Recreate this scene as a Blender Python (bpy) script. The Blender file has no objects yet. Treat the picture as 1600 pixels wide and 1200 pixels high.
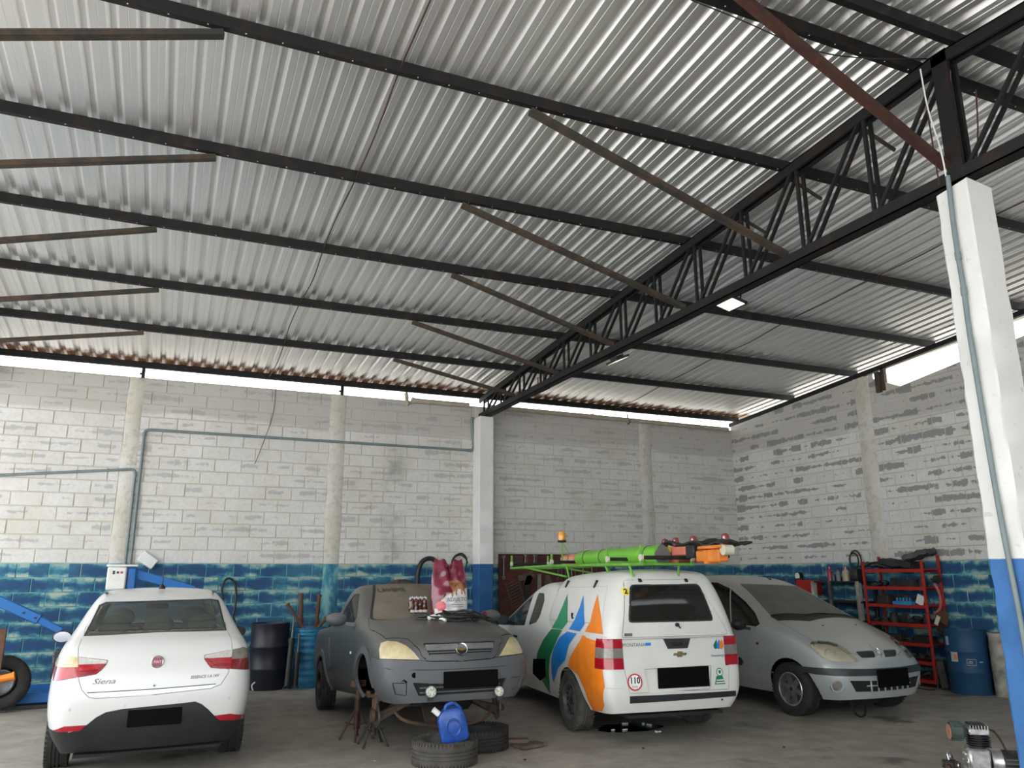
import bpy, bmesh, math, random
from mathutils import Vector, Matrix
from mathutils.bvhtree import BVHTree
random.seed(7)
scn = bpy.context.scene
COL = scn.collection
PI = math.pi

# ------------------------------------------------------------------ camera
CAMH = 1.65
FPX = 1218.7
pitch, roll, yaw = math.radians(13.83), math.radians(-.2294), math.radians(23.618)
cF = Vector((math.sin(yaw)*math.cos(pitch), math.cos(yaw)*math.cos(pitch), math.sin(pitch)))
_r = Vector((math.cos(yaw), -math.sin(yaw), 0)); _u = _r.cross(cF)
cR = math.cos(roll)*_r + math.sin(roll)*_u
cU = -math.sin(roll)*_r + math.cos(roll)*_u
CAM = Vector((0, 0, CAMH))
cam_data = bpy.data.cameras.new('camera'); cam = bpy.data.objects.new('camera', cam_data); COL.objects.link(cam)
cam.matrix_world = Matrix(((cR.x, cU.x, -cF.x, 0), (cR.y, cU.y, -cF.y, 0), (cR.z, cU.z, -cF.z, CAMH), (0, 0, 0, 1)))
cam_data.sensor_width = 36; cam_data.lens = FPX/1600*36
cam_data.clip_start = .05; cam_data.clip_end = 500
scn.camera = cam
def ray(x, y):
    return cF + cR*((x-800)/FPX) - cU*((y-600)/FPX)
def onY(x, y, Y): d = ray(x, y); return CAM + d*(Y/d.y)
def onX(x, y, X): d = ray(x, y); return CAM + d*(X/d.x)
def onZ(x, y, Z=0): d = ray(x, y); return CAM + d*((Z-CAMH)/d.z)

# ------------------------------------------------------------------ world, sun, exposure
w = bpy.data.worlds.new('sky'); scn.world = w; w.use_nodes = True
nt = w.node_tree; nt.nodes.clear()
bgn = nt.nodes.new('ShaderNodeBackground'); bgn.inputs[0].default_value = (.93, .97, 1, 1); bgn.inputs[1].default_value = 4.0
nt.links.new(bgn.outputs[0], nt.nodes.new('ShaderNodeOutputWorld').inputs[0])
sun_d = bpy.data.lights.new('sun', 'SUN'); sun_d.energy = 11.0; sun_d.angle = math.radians(12); sun_d.color = (1, .98, .955)
sun = bpy.data.objects.new('sun', sun_d); COL.objects.link(sun)
sun.rotation_euler = (math.radians(-28), math.radians(-22), 0)
vs = scn.view_settings
vs.view_transform = 'Standard'; vs.look = 'None'; vs.gamma = 1; vs.use_curve_mapping = False
vs.exposure = 0.12

# ------------------------------------------------------------------ object helpers
def empty(name, loc=(0, 0, 0), rz=0, label=None, cat=None, group=None, kind=None, mat=None):
    o = bpy.data.objects.new(name, None); COL.objects.link(o); o.empty_display_size = .1
    if mat is not None: o.matrix_world = mat
    else: o.location = loc; o.rotation_euler = (0, 0, rz)
    return tag(o, label, cat, group, kind)
def tag(o, label=None, cat=None, group=None, kind=None):
    if label: o['label'] = label
    if cat: o['category'] = cat
    if group: o['group'] = group
    if kind: o['kind'] = kind
    return o
def mesh_obj(name, me, parent=None, material=None):
    o = bpy.data.objects.new(name, me); COL.objects.link(o)
    if parent: o.parent = parent
    if material and not me.materials: me.materials.append(material)
    return o
class B:
    """collects shapes into one mesh"""
    def __init__(s): s.v = []; s.f = []; s.M = None
    def add(s, vs, fs):
        n = len(s.v)
        for p in vs:
            p = Vector(p); s.v.append(s.M @ p if s.M else p)
        s.f += [tuple(i+n for i in f) for f in fs]
        return s
    def box(s, c, d, rot=None, ch=0):
        """chamfered box: centre c, full size d"""
        hx, hy, hz = d[0]/2, d[1]/2, d[2]/2
        R = rot if rot is not None else Matrix.Identity(3)
        c = Vector(c)
        if ch <= 0:
            P = [Vector((sx*hx, sy*hy, sz*hz)) for sx in (-1, 1) for sy in (-1, 1) for sz in (-1, 1)]
            F = [(0, 1, 3, 2), (4, 6, 7, 5), (0, 4, 5, 1), (2, 3, 7, 6), (0, 2, 6, 4), (1, 5, 7, 3)]
            return s.add([c + R @ p for p in P], F)
        ch = min(ch, hx*.9, hy*.9, hz*.9)
        bm = bmesh.new(); bmesh.ops.create_cube(bm, size=1)
        for v in bm.verts: v.co = Vector((v.co.x*d[0], v.co.y*d[1], v.co.z*d[2]))
        bmesh.ops.bevel(bm, geom=bm.edges[:], offset=ch, segments=1, affect='EDGES')
        bm.verts.index_update()
        s.add([c + R @ v.co for v in bm.verts], [tuple(v.index for v in f.verts) for f in bm.faces]); bm.free()
        return s
    def beam(s, a, b, w, h, up=(0, 0, 1), ch=0):
        a = Vector(a); b = Vector(b); x = (b-a); L = x.length; x.normalize()
        u = Vector(up); y = u.cross(x)
        if y.length < 1e-4: y = Vector((0, 1, 0)).cross(x)
        y.normalize(); z = x.cross(y)
        R = Matrix((x, y, z)).transposed()
        return s.box((a+b)/2, (L, w, h), R, ch)
    def cyl(s, a, b, r, r2=None, n=16, cap=True):
        a = Vector(a); b = Vector(b); r2 = r if r2 is None else r2
        x = (b-a).normalized(); t = Vector((0, 0, 1)) if abs(x.z) < .9 else Vector((1, 0, 0))
        u = x.cross(t).normalized(); v = x.cross(u)
        P = []
        for i in range(n):
            d = u*math.cos(2*PI*i/n) + v*math.sin(2*PI*i/n); P += [a+d*r, b+d*r2]
        F = [(2*i, 2*((i+1) % n), 2*((i+1) % n)+1, 2*i+1) for i in range(n)]
        if cap: F += [tuple(range(0, 2*n, 2))[::-1], tuple(range(1, 2*n, 2))]
        return s.add(P, F)
    def tube(s, pts, r, n=8, closed=False):
        pts = [Vector(p) for p in pts]; m = len(pts)
        rr = r if isinstance(r, (list, tuple)) else [r]*m
        P = []; pu = None
        for i, p in enumerate(pts):
            if closed: t = pts[(i+1) % m] - pts[i-1]
            else: t = pts[min(i+1, m-1)] - pts[max(i-1, 0)]
            if t.length < 1e-9: t = Vector((0, 0, 1))
            t.normalize()
            if pu is None:
                a = Vector((0, 0, 1)) if abs(t.z) < .9 else Vector((1, 0, 0)); u = t.cross(a).normalized()
            else:
                u = pu - t*pu.dot(t)
                if u.length < 1e-6: u = t.orthogonal()
                u.normalize()
            pu = u; v = t.cross(u)
            P += [p + (u*math.cos(2*PI*k/n) + v*math.sin(2*PI*k/n))*rr[i] for k in range(n)]
        F = []
        for i in range(m if closed else m-1):
            j = (i+1) % m
            F += [(i*n+k, i*n+(k+1) % n, j*n+(k+1) % n, j*n+k) for k in range(n)]
        if not closed: F += [tuple(range(n))[::-1], tuple((m-1)*n+k for k in range(n))]
        return s.add(P, F)
    def lathe(s, prof, o=(0, 0, 0), axis='z', n=32):
        """prof: list of (r, h) revolved about axis through o"""
        o = Vector(o); m = len(prof); P = []
        for i in range(n):
            c, sn = math.cos(2*PI*i/n), math.sin(2*PI*i/n)
            for r, h in prof:
                if axis == 'z': P.append(o+Vector((r*c, r*sn, h)))
                elif axis == 'y': P.append(o+Vector((r*c, h, -r*sn)))
                else: P.append(o+Vector((h, r*c, r*sn)))
        F = []
        for i in range(n):
            j = (i+1) % n
            for k in range(m-1):
                a, b2, c2, d = i*m+k, j*m+k, j*m+k+1, i*m+k+1
                q = [a, b2, c2, d]
                if prof[k][0] == 0: q = [a, c2, d]
                elif prof[k+1][0] == 0: q = [a, b2, d]
                F.append(tuple(q))
        return s.add(P, F)
    def prism(s, poly, a0, a1, axis='y'):
        """extrude a 2-D polygon: axis y -> poly is (x,z); axis x -> (y,z); axis z -> (x,y)"""
        n = len(poly)
        def mk(p, a):
            if axis == 'y': return (p[0], a, p[1])
            if axis == 'x': return (a, p[0], p[1])
            return (p[0], p[1], a)
        P = [mk(p, a0) for p in poly] + [mk(p, a1) for p in poly]
        F = [(i, (i+1) % n, n+(i+1) % n, n+i) for i in range(n)] + [tuple(range(n))[::-1], tuple(range(n, 2*n))]
        return s.add(P, F)
    def sphere(s, c, r, n=16, m=10, sc=(1, 1, 1)):
        prof = [(0 if k in (0, m) else r*math.sin(PI*k/m), -r*math.cos(PI*k/m)) for k in range(m+1)]
        k0 = len(s.v); M0 = s.M; s.M = None; s.lathe(prof, (0, 0, 0), 'z', n)
        for i in range(k0, len(s.v)):
            v = s.v[i]; p = Vector((v.x*sc[0], v.y*sc[1], v.z*sc[2])) + Vector(c); s.v[i] = M0 @ p if M0 else p
        s.M = M0
        return s
    def mesh(s, name, smooth=40, clean=True):
        me = bpy.data.meshes.new(name); me.from_pydata([tuple(p) for p in s.v], [], s.f)
        if clean:
            bm = bmesh.new(); bm.from_mesh(me); bmesh.ops.remove_doubles(bm, verts=bm.verts[:], dist=1e-6)
            bmesh.ops.recalc_face_normals(bm, faces=bm.faces[:]); bm.to_mesh(me); bm.free()
        shade(me, smooth); return me
    def obj(s, name, material, parent=None, smooth=40):
        me = s.mesh(name, smooth); return mesh_obj(name, me, parent, material)
def shade(me, ang=40):
    if ang:
        me.shade_smooth()
        me.set_sharp_from_angle(angle=math.radians(ang))
def copy_tree(o, parent=None):
    c = o.copy(); COL.objects.link(c); c.parent = parent
    for ch in o.children:
        if ch.parent == o: copy_tree(ch, c)
    return c
def arc(cx, cy, r, a0, a1, n):
    return [(cx+r*math.cos(math.radians(a0+(a1-a0)*i/n)), cy+r*math.sin(math.radians(a0+(a1-a0)*i/n))) for i in range(n+1)]
def smooth_path(pts, n=6):
    """Catmull-Rom through 3-D points"""
    P = [Vector(p) for p in pts]; out = []
    for i in range(len(P)-1):
        a, b, c, d = P[max(i-1, 0)], P[i], P[i+1], P[min(i+2, len(P)-1)]
        for k in range(n):
            t = k/n
            out.append(.5*((2*b) + (c-a)*t + (2*a-5*b+4*c-d)*t*t + (3*b-a-3*c+d)*t**3))
    out.append(P[-1]); return out

# ------------------------------------------------------------------ materials
MATS = {}
class N:
    """small node-graph helper"""
    def __init__(s, name):
        m = bpy.data.materials.new(name); m.use_nodes = True; s.m = m; s.t = m.node_tree
        s.b = s.t.nodes['Principled BSDF']; MATS[name] = m
    def n(s, typ, **kw):
        nd = s.t.nodes.new(typ)
        for k, v in kw.items():
            if k.startswith('i_'): nd.inputs[int(k[2:]) if k[2:].isdigit() else k[2:]].default_value = v
            else: setattr(nd, k, v)
        return nd
    def l(s, a, b): s.t.links.new(a, b)
    def set(s, **kw):
        for k, v in kw.items():
            key = {'col': 'Base Color', 'rough': 'Roughness', 'metal': 'Metallic', 'spec': 'Specular IOR Level', 'trans': 'Transmission Weight', 'coat': 'Coat Weight',
                   'coatr': 'Coat Roughness', 'alpha': 'Alpha', 'ecol': 'Emission Color', 'estr': 'Emission Strength', 'ior': 'IOR', 'sheen': 'Sheen Weight'}[k]
            i = s.b.inputs[key]
            if hasattr(v, 'is_output') or isinstance(v, bpy.types.NodeSocket): s.l(v, i)
            else: i.default_value = (*v, 1) if isinstance(v, tuple) and len(v) == 3 else v
        return s
    def pos(s, obj=False):
        if obj: return s.n('ShaderNodeTexCoord').outputs['Object']
        return s.n('ShaderNodeNewGeometry').outputs['Position']
    def noise(s, scale, vec=None, detail=5, rough=.6, stretch=None, dim='3D'):
        nd = s.n('ShaderNodeTexNoise'); nd.inputs['Scale'].default_value = scale; nd.inputs['Detail'].default_value = detail; nd.inputs['Roughness'].default_value = rough
        if vec is None: vec = s.pos()
        if stretch:
            mp = s.n('ShaderNodeMapping'); mp.inputs['Scale'].default_value = stretch; s.l(vec, mp.inputs[0]); vec = mp.outputs[0]
        s.l(vec, nd.inputs['Vector']); return nd.outputs['Fac']
    def ramp(s, fac, stops, interp='LINEAR'):
        r = s.n('ShaderNodeValToRGB'); cr = r.color_ramp; cr.interpolation = interp
        while len(cr.elements) < len(stops): cr.elements.new(.5)
        for e, (p, c) in zip(cr.elements, stops):
            e.position = p; e.color = (c, c, c, 1) if not isinstance(c, tuple) else (*c, 1)
        s.l(fac, r.inputs[0]); return r.outputs[0]
    def mix(s, fac, a, b, blend='MIX'):
        m = s.n('ShaderNodeMix', data_type='RGBA', blend_type=blend)
        for sock, v in ((m.inputs[0], fac), (m.inputs[6], a), (m.inputs[7], b)):
            if isinstance(v, bpy.types.NodeSocket): s.l(v, sock)
            elif isinstance(v, tuple): sock.default_value = (*v, 1)
            else: sock.default_value = v
        return m.outputs[2]
    def math(s, op, a, b=None, clamp=False):
        m = s.n('ShaderNodeMath', operation=op); m.use_clamp = clamp
        for sock, v in ((m.inputs[0], a), (m.inputs[1], b)):
            if v is None: continue
            if isinstance(v, bpy.types.NodeSocket): s.l(v, sock)
            else: sock.default_value = v
        return m.outputs[0]
    def sep(s, vec):
        x = s.n('ShaderNodeSeparateXYZ'); s.l(vec, x.inputs[0]); return x.outputs
    def bump(s, h, strength=.3, dist=.01):
        b = s.n('ShaderNodeBump'); b.inputs['Strength'].default_value = strength; b.inputs['Distance'].default_value = dist
        s.l(h, b.inputs['Height']); s.l(b.outputs[0], s.b.inputs['Normal']); return s
def simple(name, col, rough=.5, metal=0, var=.12, vscale=6, bump=0, bscale=60, **kw):
    """plain material with a little mottling"""
    if name in MATS: return MATS[name]
    m = N(name); p = m.pos(True)
    f = m.noise(vscale, p)
    c2 = tuple(max(0, c*(1-var*2)) for c in col); c3 = tuple(min(1, c*(1+var)) for c in col)
    m.set(col=m.ramp(f, [(.3, c2), (.7, c3)]), rough=rough, metal=metal, **kw)
    if bump: m.bump(m.noise(bscale, p, 3), bump, .004)
    return m.m
# ================================================================== setting
D = 13.45; XR = 11.09; COURSE = .2063; BLK = .41; BAND = 1.857
SL = .071; Z0 = 4.915; RIDGE = 3.58
def zpb(Y):                       # underside of the purlins
    return Z0 + SL*(D-Y) if Y >= RIDGE else Z0 + SL*(D-RIDGE) - SL*(RIDGE-Y)

def wall_paint(name, right=False):
    m = N(name); P = m.pos(); x, y, z = m.sep(P)
    u = y if right else x
    oi = m.n('ShaderNodeObjectInfo').outputs['Random']
    base = m.ramp(m.noise(1.1, P, 4), [(.35, (.68, .67, .65)), (.55, (.64, .625, .59)), (.74, (.55, .525, .44))])
    base = m.mix(m.ramp(oi, [(0, .0), (1, .28)]), base, (.50, .49, .47))
    fine = m.noise(22, P, 4); base = m.mix(m.ramp(fine, [(.35, .25), (.6, 0.0)]), base, (.40, .39, .37))
    # bare grey top courses
    top = m.ramp(m.math('ADD', z, m.math('MULTIPLY', m.noise(.7, P, 2), .7)), [(0, 0.0), (1, 1.0)])
    ztop = m.n('ShaderNodeMapRange'); m.l(m.math('ADD', z, m.math('MULTIPLY', m.noise(.5, P, 2), .5)), ztop.inputs[0])
    ztop.inputs[1].default_value = 4.36; ztop.inputs[2].default_value = 4.42
    base = m.mix(m.math('MULTIPLY', ztop.outputs[0], .75), base, (.44, .42, .39))
    # worn patches: paint rubbed off along the block middles
    v = m.math('FRACT', m.math('DIVIDE', z, COURSE)); mid = m.math('SUBTRACT', 1, m.math('MULTIPLY', m.math('ABSOLUTE', m.math('SUBTRACT', v, .58)), 1.7))
    st = (1, 3.6, 5.5) if right else (3.2, 1, 5.5)
    wn = m.noise(1.9, P, 5, .66, st)
    big = m.noise(.55, P, 2)
    wf = m.math('ADD', m.math('MULTIPLY', wn, m.math('MULTIPLY', mid, 1.0)), m.math('MULTIPLY', big,   .50 if right else .38))
    row = m.math('FLOOR', m.math('DIVIDE', z, COURSE)); cu = m.math('FLOOR', m.math('ADD', m.math('DIVIDE', u, BLK*.62), m.math('MULTIPLY', row, .37)))
    cv = m.n('ShaderNodeCombineXYZ'); m.l(cu, cv.inputs[0]); m.l(row, cv.inputs[1]); wh = m.n('ShaderNodeTexWhiteNoise'); m.l(cv.outputs[0], wh.inputs['Vector']); cell = wh.outputs['Value']
    wf = m.math('ADD', wf, m.math('MULTIPLY', m.math('SUBTRACT', cell, .62), .34))
    worn = m.ramp(wf, [(.62, 0.0), (.665, 1.0)] if right else [(.635, 0.0), (.72, 1.0)])
    base = m.mix(m.math('MULTIPLY', worn, .85 if right else .5), base, (.21, .21, .205) if right else (.27, .27, .275))
    if not right:   # damp streak left of the back column
        g = m.math('SUBTRACT', 1, m.math('MULTIPLY', m.math('ABSOLUTE', m.math('SUBTRACT', x, 3.62)), 3.6), True)
        zz = m.n('ShaderNodeMapRange'); m.l(z, zz.inputs[0]); zz.inputs[1].default_value = 4.1; zz.inputs[2].default_value = 3.6
        d = m.math('MULTIPLY', m.math('MULTIPLY', g, zz.outputs[0]), m.ramp(m.noise(3, P, 4, .6, (1, 1, .8)), [(.40, 0.0), (.60, 1.0)]))
        base = m.mix(m.math('MULTIPLY', d, .75), base, (.20, .205, .20))
        g2 = m.math('SUBTRACT', 1, m.math('MULTIPLY', m.math('ABSOLUTE', m.math('SUBTRACT', x, 10.1)), 1.6), True)
        zz2 = m.n('ShaderNodeMapRange'); m.l(z, zz2.inputs[0]); zz2.inputs[1].default_value = 2.75; zz2.inputs[2].default_value = 2.3
        d2 = m.math('MULTIPLY', m.math('MULTIPLY', g2, zz2.outputs[0]), m.ramp(m.noise(3.4, P, 4), [(.40, 0.0), (.58, 1.0)]))
        base = m.mix(m.math('MULTIPLY', d2, .7), base, (.16, .165, .09))
    # blue dado
    warp = m.math('ADD', z, m.math('MULTIPLY', m.math('SUBTRACT', m.noise(6, P, 4), .5), .09))
    v2 = m.math('FRACT', m.math('DIVIDE', warp, COURSE)); mid2 = m.math('SUBTRACT', 1, m.math('MULTIPLY', m.math('ABSOLUTE', m.math('SUBTRACT', v2, .48)), 2.0))
    bn = m.noise(2.3, P, 6, .68, (1, 1, 1.6))
    bf = m.math('ADD', m.math('ADD', m.math('MULTIPLY', mid2, .26), m.math('MULTIPLY', bn, .9)), m.math('MULTIPLY', m.math('SUBTRACT', cell, .35), .14))
    blue = m.ramp(bf, [(.43, (.40, .43, .34)), (.49, (.15, .33, .33)), (.55, (.04, .18, .25)), (.61, (.016, .085, .17)), (.70, (.012, .058, .15)), (.9, (.014, .06, .16))])
    if not right:
        lite = m.ramp(m.noise(.8, P, 3), [(.5, 0.0), (.62, 1.0)]); blue = m.mix(m.math('MULTIPLY', lite, .35), blue, (.06, .24, .32))
    isb = m.n('ShaderNodeMapRange'); m.l(m.math('ADD', z, m.math('MULTIPLY', m.math('SUBTRACT', m.noise(9, P, 3), .5), .05)), isb.inputs[0])
    isb.inputs[1].default_value = BAND+.006; isb.inputs[2].default_value = BAND-.006
    m.set(col=m.mix(isb.outputs[0], base, blue), rough=.8)
    m.bump(m.noise(38, P, 4), .35, .006)
    return m.m
def mortar_paint(name):
    m = N(name); P = m.pos(); z = m.sep(P)[2]
    base = m.ramp(m.noise(2.2, P, 4), [(.35, (.52, .50, .46)), (.65, (.50, .46, .34))])
    blue = m.ramp(m.noise(4, P, 4), [(.35, (.05, .22, .28)), (.55, (.14, .38, .40)), (.7, (.38, .44, .34))])
    isb = m.n('ShaderNodeMapRange'); m.l(z, isb.inputs[0]); isb.inputs[1].default_value = BAND+.006; isb.inputs[2].default_value = BAND-.006
    m.set(col=m.mix(isb.outputs[0], base, blue), rough=.9); m.bump(m.noise(50, P, 3), .4, .006); return m.m
def column_paint(name, split, blue, chips=True):
    m = N(name); P = m.pos(); z = m.sep(P)[2]
    white = m.ramp(m.noise(2.5, P, 5), [(.3, (.66, .655, .63)), (.7, (.74, .735, .71))])
    white = m.mix(m.ramp(m.noise(14, P, 4), [(.28, .45), (.36, 0.0)]), white, (.42, .40, .36))
    b = m.ramp(m.noise(5, P, 5), [(.3, tuple(c*.8 for c in blue)), (.7, tuple(c*1.15 for c in blue))])
    if chips: b = m.mix(m.ramp(m.noise(9, P, 5), [(.70, 0.0), (.73, 1.0)]), b, (.6, .6, .57))
    isb = m.n('ShaderNodeMapRange'); m.l(m.math('ADD', z, m.math('MULTIPLY', m.noise(30, P, 2), .006)), isb.inputs[0]); isb.inputs[1].default_value = split+.004; isb.inputs[2].default_value = split-.004
    m.set(col=m.mix(isb.outputs[0], white, b), rough=.75); m.bump(m.noise(26, P, 5), .35, .008); return m.m

M_block = wall_paint('painted_block'); M_blockR = wall_paint('painted_block_right', True); M_mortar = mortar_paint('mortar')
M_col_near = column_paint('column_paint', 1.752, (.045, .16, .40)); M_col_back = column_paint('back_column_paint', 1.86, (.014, .09, .25), False)

def floor_mat():
    m = N('concrete_floor'); P = m.pos()
    a = m.ramp(m.noise(.45, P, 6, .62), [(.3, (.245, .22, .188)), (.5, (.335, .302, .26)), (.7, (.40, .362, .312))])
    a = m.mix(m.ramp(m.noise(3.2, P, 6, .7), [(.35, .45), (.6, 0.0)]), a, (.13, .118, .10))
    a = m.mix(m.ramp(m.noise(1.3, P, 5, .6, (1, 2.6, 1)), [(.56, 0.0), (.72, .5)]), a, (.38, .36, .32))
    oil = m.ramp(m.noise(.9, P, 4, .55), [(.63, 0.0), (.69, .75)])
    a = m.mix(oil, a, (.05, .047, .043))
    x, y, z = m.sep(P)
    # unseen yard outside the shed, made paler to bounce light under the roof
    d = m.n('ShaderNodeMapRange'); m.l(y, d.inputs[0]); d.inputs[1].default_value = -3.4; d.inputs[2].default_value = -3.9
    dx = m.n('ShaderNodeMapRange'); m.l(x, dx.inputs[0]); dx.inputs[1].default_value = -4.9; dx.inputs[2].default_value = -5.3
    yard = m.math('MAXIMUM', d.outputs[0], dx.outputs[0])
    a = m.mix(yard, a, (.50, .49, .475))
    m.set(col=a, rough=m.ramp(oil, [(0, .8), (1, .45)]))
    m.bump(m.noise(18, P, 6, .7), .25, .01); return m.m
M_floor = floor_mat()

def roof_mat():
    m = N('galvanised_sheet'); P = m.pos(); y = m.sep(P)[1]
    a = m.ramp(m.noise(.8, P, 3, .5), [(.3, (.75, .75, .74)), (.7, (.80, .797, .785))])
    e = m.n('ShaderNodeMapRange'); m.l(y, e.inputs[0]); e.inputs[1].default_value = 12.75; e.inputs[2].default_value = 13.5
    rn = m.noise(5.5, P, 5, .7, (1, .5, 1))
    rf = m.ramp(m.math('ADD', m.math('MULTIPLY', e.outputs[0], .62), m.math('MULTIPLY', rn, .6)), [(.60, 0.0), (.74, 1.0)])
    rf = m.math('MULTIPLY', rf, m.ramp(e.outputs[0], [(.05, 0.0), (.35, 1.0)]))
    a = m.mix(rf, a, m.ramp(m.noise(16, P, 4), [(.35, (.10, .03, .012)), (.65, (.33, .17, .08))]))
    m.set(col=a, metal=m.math('MULTIPLY', m.math('SUBTRACT', 1, rf), .75), rough=.36)
    return m.m
M_roof = roof_mat()
def rusty(name, paint, rust, lo, hi, rough=.55):
    m = N(name); P = m.pos()
    f = m.ramp(m.noise(4.5, P, 5, .68), [(lo, 0.0), (hi, 1.0)])
    a = m.mix(f, paint, m.ramp(m.noise(15, P, 4), [(.3, tuple(c*.6 for c in rust)), (.7, rust)]))
    m.set(col=a, rough=rough, spec=.3); m.bump(m.noise(40, P, 3), .2, .003); return m.m
M_steel = rusty('black_painted_steel', (.009, .009, .010), (.03, .019, .014), .5, .68, .65)
M_brace = rusty('mottled_rusty_steel', (.035, .033, .03), (.10, .066, .042), .40, .60, .7)
M_redsteel = rusty('red_oxide_steel', (.045, .022, .018), (.085, .038, .026), .4, .6, .6)
M_pvc = simple('grey_conduit', (.17, .215, .22), .5, var=.08)
M_pvcb = simple('beige_pvc', (.42, .37, .29), .6, var=.1)
M_black = simple('black_plastic', (.014, .014, .015), .5, var=.1)
M_white = simple('white_plastic', (.72, .72, .69), .45, var=.06)

# ---- floor
b = B(); b.add([(-40, -40, 0), (40, -40, 0), (40, 40, 0), (-40, 40, 0)], [(0, 1, 2, 3)])
tag(b.obj('floor', M_floor, smooth=0), kind='structure')

# ---- block walls
def in_frame(p, pad=40):
    q = Vector(p)-CAM; zc = q.dot(cF)
    if zc < .1: return False
    px, py = 800+FPX*q.dot(cR)/zc, 600-FPX*q.dot(cU)/zc
    return -pad < px < 1600+pad and -pad < py < 1200+pad
def block_wall(wname, u0, u1, topf, strips, toW, mat_block, maxparts=300, depth=.05, hide=None):
    """blocks proud of a mortar core; toW(u, d, z) maps wall coords (d = depth into the room) to the world"""
    # core
    n = 24; P = []; F = []
    us = [u0+(u1-u0)*i/n for i in range(n+1)]
    for u in us:
        for d, z in ((0, 0), (0, topf(u)), (-.14, topf(u)), (-.14, 0)): P.append(toW(u, d, z))
    for i in range(n):
        for k in range(4):
            F.append((i*4+k, i*4+(k+1) % 4, (i+1)*4+(k+1) % 4, (i+1)*4+k))
    F += [(0, 1, 2, 3), tuple(n*4+k for k in (3, 2, 1, 0))]
    wall = B().add(P, F).obj(wname, M_mortar, smooth=0); wall['kind'] = 'structure'
    cuts = sorted(strips); edges = [u0]+[e for s in cuts for e in s]+[u1]
    panels = [(edges[2*i], edges[2*i+1]) for i in range(len(edges)//2)]
    items = []
    rnd = random.Random(wname)
    nrow = int(max(topf(u) for u in us)/COURSE)+1
    for pa, pb in panels:
        off = rnd.random()*BLK
        for r in range(nrow):
            z0 = r*COURSE+.006; z1 = (r+1)*COURSE-.006
            u = pa - off - (BLK/2 if r % 2 else 0)
            while u < pb:
                a, c = max(u+.006, pa+.002), min(u+BLK-.006, pb-.002); u += BLK
                if c-a < .03: continue
                ta, tc = min(z1, topf(a)), min(z1, topf(c))
                if min(ta, tc) < z0+.03: continue
                items.append((a, c, z0, ta, tc))
    items = [(it, toW((it[0]+it[1])/2, 0, (it[2]+it[3])/2)) for it in items]
    vis = [t for t in items if in_frame(t[1], -4) and not (hide and hide(t[1]))]; vis.sort(key=lambda t: (Vector(t[1])-CAM).length)
    chosen = set(id(t) for t in vis[:maxparts]); cache = {}; stuff = B()
    for t in items:
        (a, c, z0, ta, tc), _ = t
        pr = rnd.uniform(.006, .013); w = c-a; e = .006
        def geo(uo, zo, dd):
            zt0, zt1 = ta-z0+zo, tc-z0+zo
            pts = [(uo, 0, zo), (uo+w, 0, zo), (uo+w, 0, zt1), (uo, 0, zt0), (uo+e, dd, zo+e), (uo+w-e, dd, zo+e), (uo+w-e, dd, zt1-e), (uo+e, dd, zt0-e)]
            return [toW(*p) for p in pts], [(4, 5, 6, 7), (0, 1, 5, 4), (1, 2, 6, 5), (2, 3, 7, 6), (3, 0, 4, 7)]
        if id(t) in chosen:
            key = (round(w, 2), round(ta-z0, 2), round(tc-z0, 2))
            o0 = Vector(toW(0, 0, 0))
            if key not in cache:
                V, F = geo(0, 0, .010); me = B().add([Vector(p)-o0 for p in V], F).mesh('block', 0); me.materials.append(mat_block); cache[key] = me
            ob = mesh_obj('block', cache[key], wall)
            ob.location = Vector(toW(a, pr-.010, z0))-o0
            if o0.length > 0: ob.location += o0
        else:
            stuff.add(*geo(a, z0, pr))
    if stuff.f:
        so = stuff.obj('block_rest', mat_block, wall, 0); so['kind'] = 'stuff'
    for i, (sa, sb) in enumerate(strips):
        sg = B(); zt = min(topf(sa), topf(sb)); nz = 14; PP = []; FF = []; rr = random.Random(i)
        for k in range(nz+1):
            z = zt*k/nz; ja, jb = rr.uniform(-.02, .02), rr.uniform(-.02, .02)
            for uu, dd in ((sa+ja-.012, 0), (sa+ja+.01, .014), (sb+jb-.01, .014), (sb+jb+.012, 0)): PP.append(toW(uu, dd, z))
        for k in range(nz):
            for q in range(3): FF.append((k*4+q, k*4+q+1, k*4+q+5, k*4+q+4))
        sg.add(PP, FF).obj('concrete_strip', M_mortar_strip, wall, 50)
    return wall
def strip_mat():
    m = N('rendered_strip'); P = m.pos(); z = m.sep(P)[2]
    base = m.ramp(m.noise(1.6, P, 5), [(.35, (.61, .595, .56)), (.65, (.54, .51, .43))])
    base = m.mix(m.ramp(m.noise(9, P, 5, .7), [(.38, .6), (.5, 0.0)]), base, (.40, .37, .30))
    blue = m.ramp(m.noise(5, P, 5, .65, (1, 1, .45)), [(.38, (.02, .09, .2)), (.5, (.04, .2, .28)), (.64, (.2, .42, .42))])
    isb = m.n('ShaderNodeMapRange'); m.l(z, isb.inputs[0]); isb.inputs[1].default_value = BAND+.006; isb.inputs[2].default_value = BAND-.006
    m.set(col=m.mix(isb.outputs[0], base, blue), rough=.85); m.bump(m.noise(16, P, 5), .5, .012); return m.m
M_mortar_strip = strip_mat()

def top_back(u):
    return 4.755 if u < 4.2 or u > 4.24 else 4.74
block_wall('wall_back', -5.3, XR+.1, lambda u: 4.757 - max(0, u-6)*.008, [(-.75, -.53), (2.44, 2.70), (5.12, 5.33), (8.72, 9.0)],
           lambda u, d, z: (u, D-d, z), M_block)
def top_right(y):
    return 4.80+.076*(13.35-y) if y > 9.36 else min(4.692+.123*(9.35-y), 5.25)
block_wall('wall_right', -4.0, D, top_right, [(9.70, 10.02), (5.3, 5.55)], lambda u, d, z: (XR-d, u, z), M_blockR)

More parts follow.
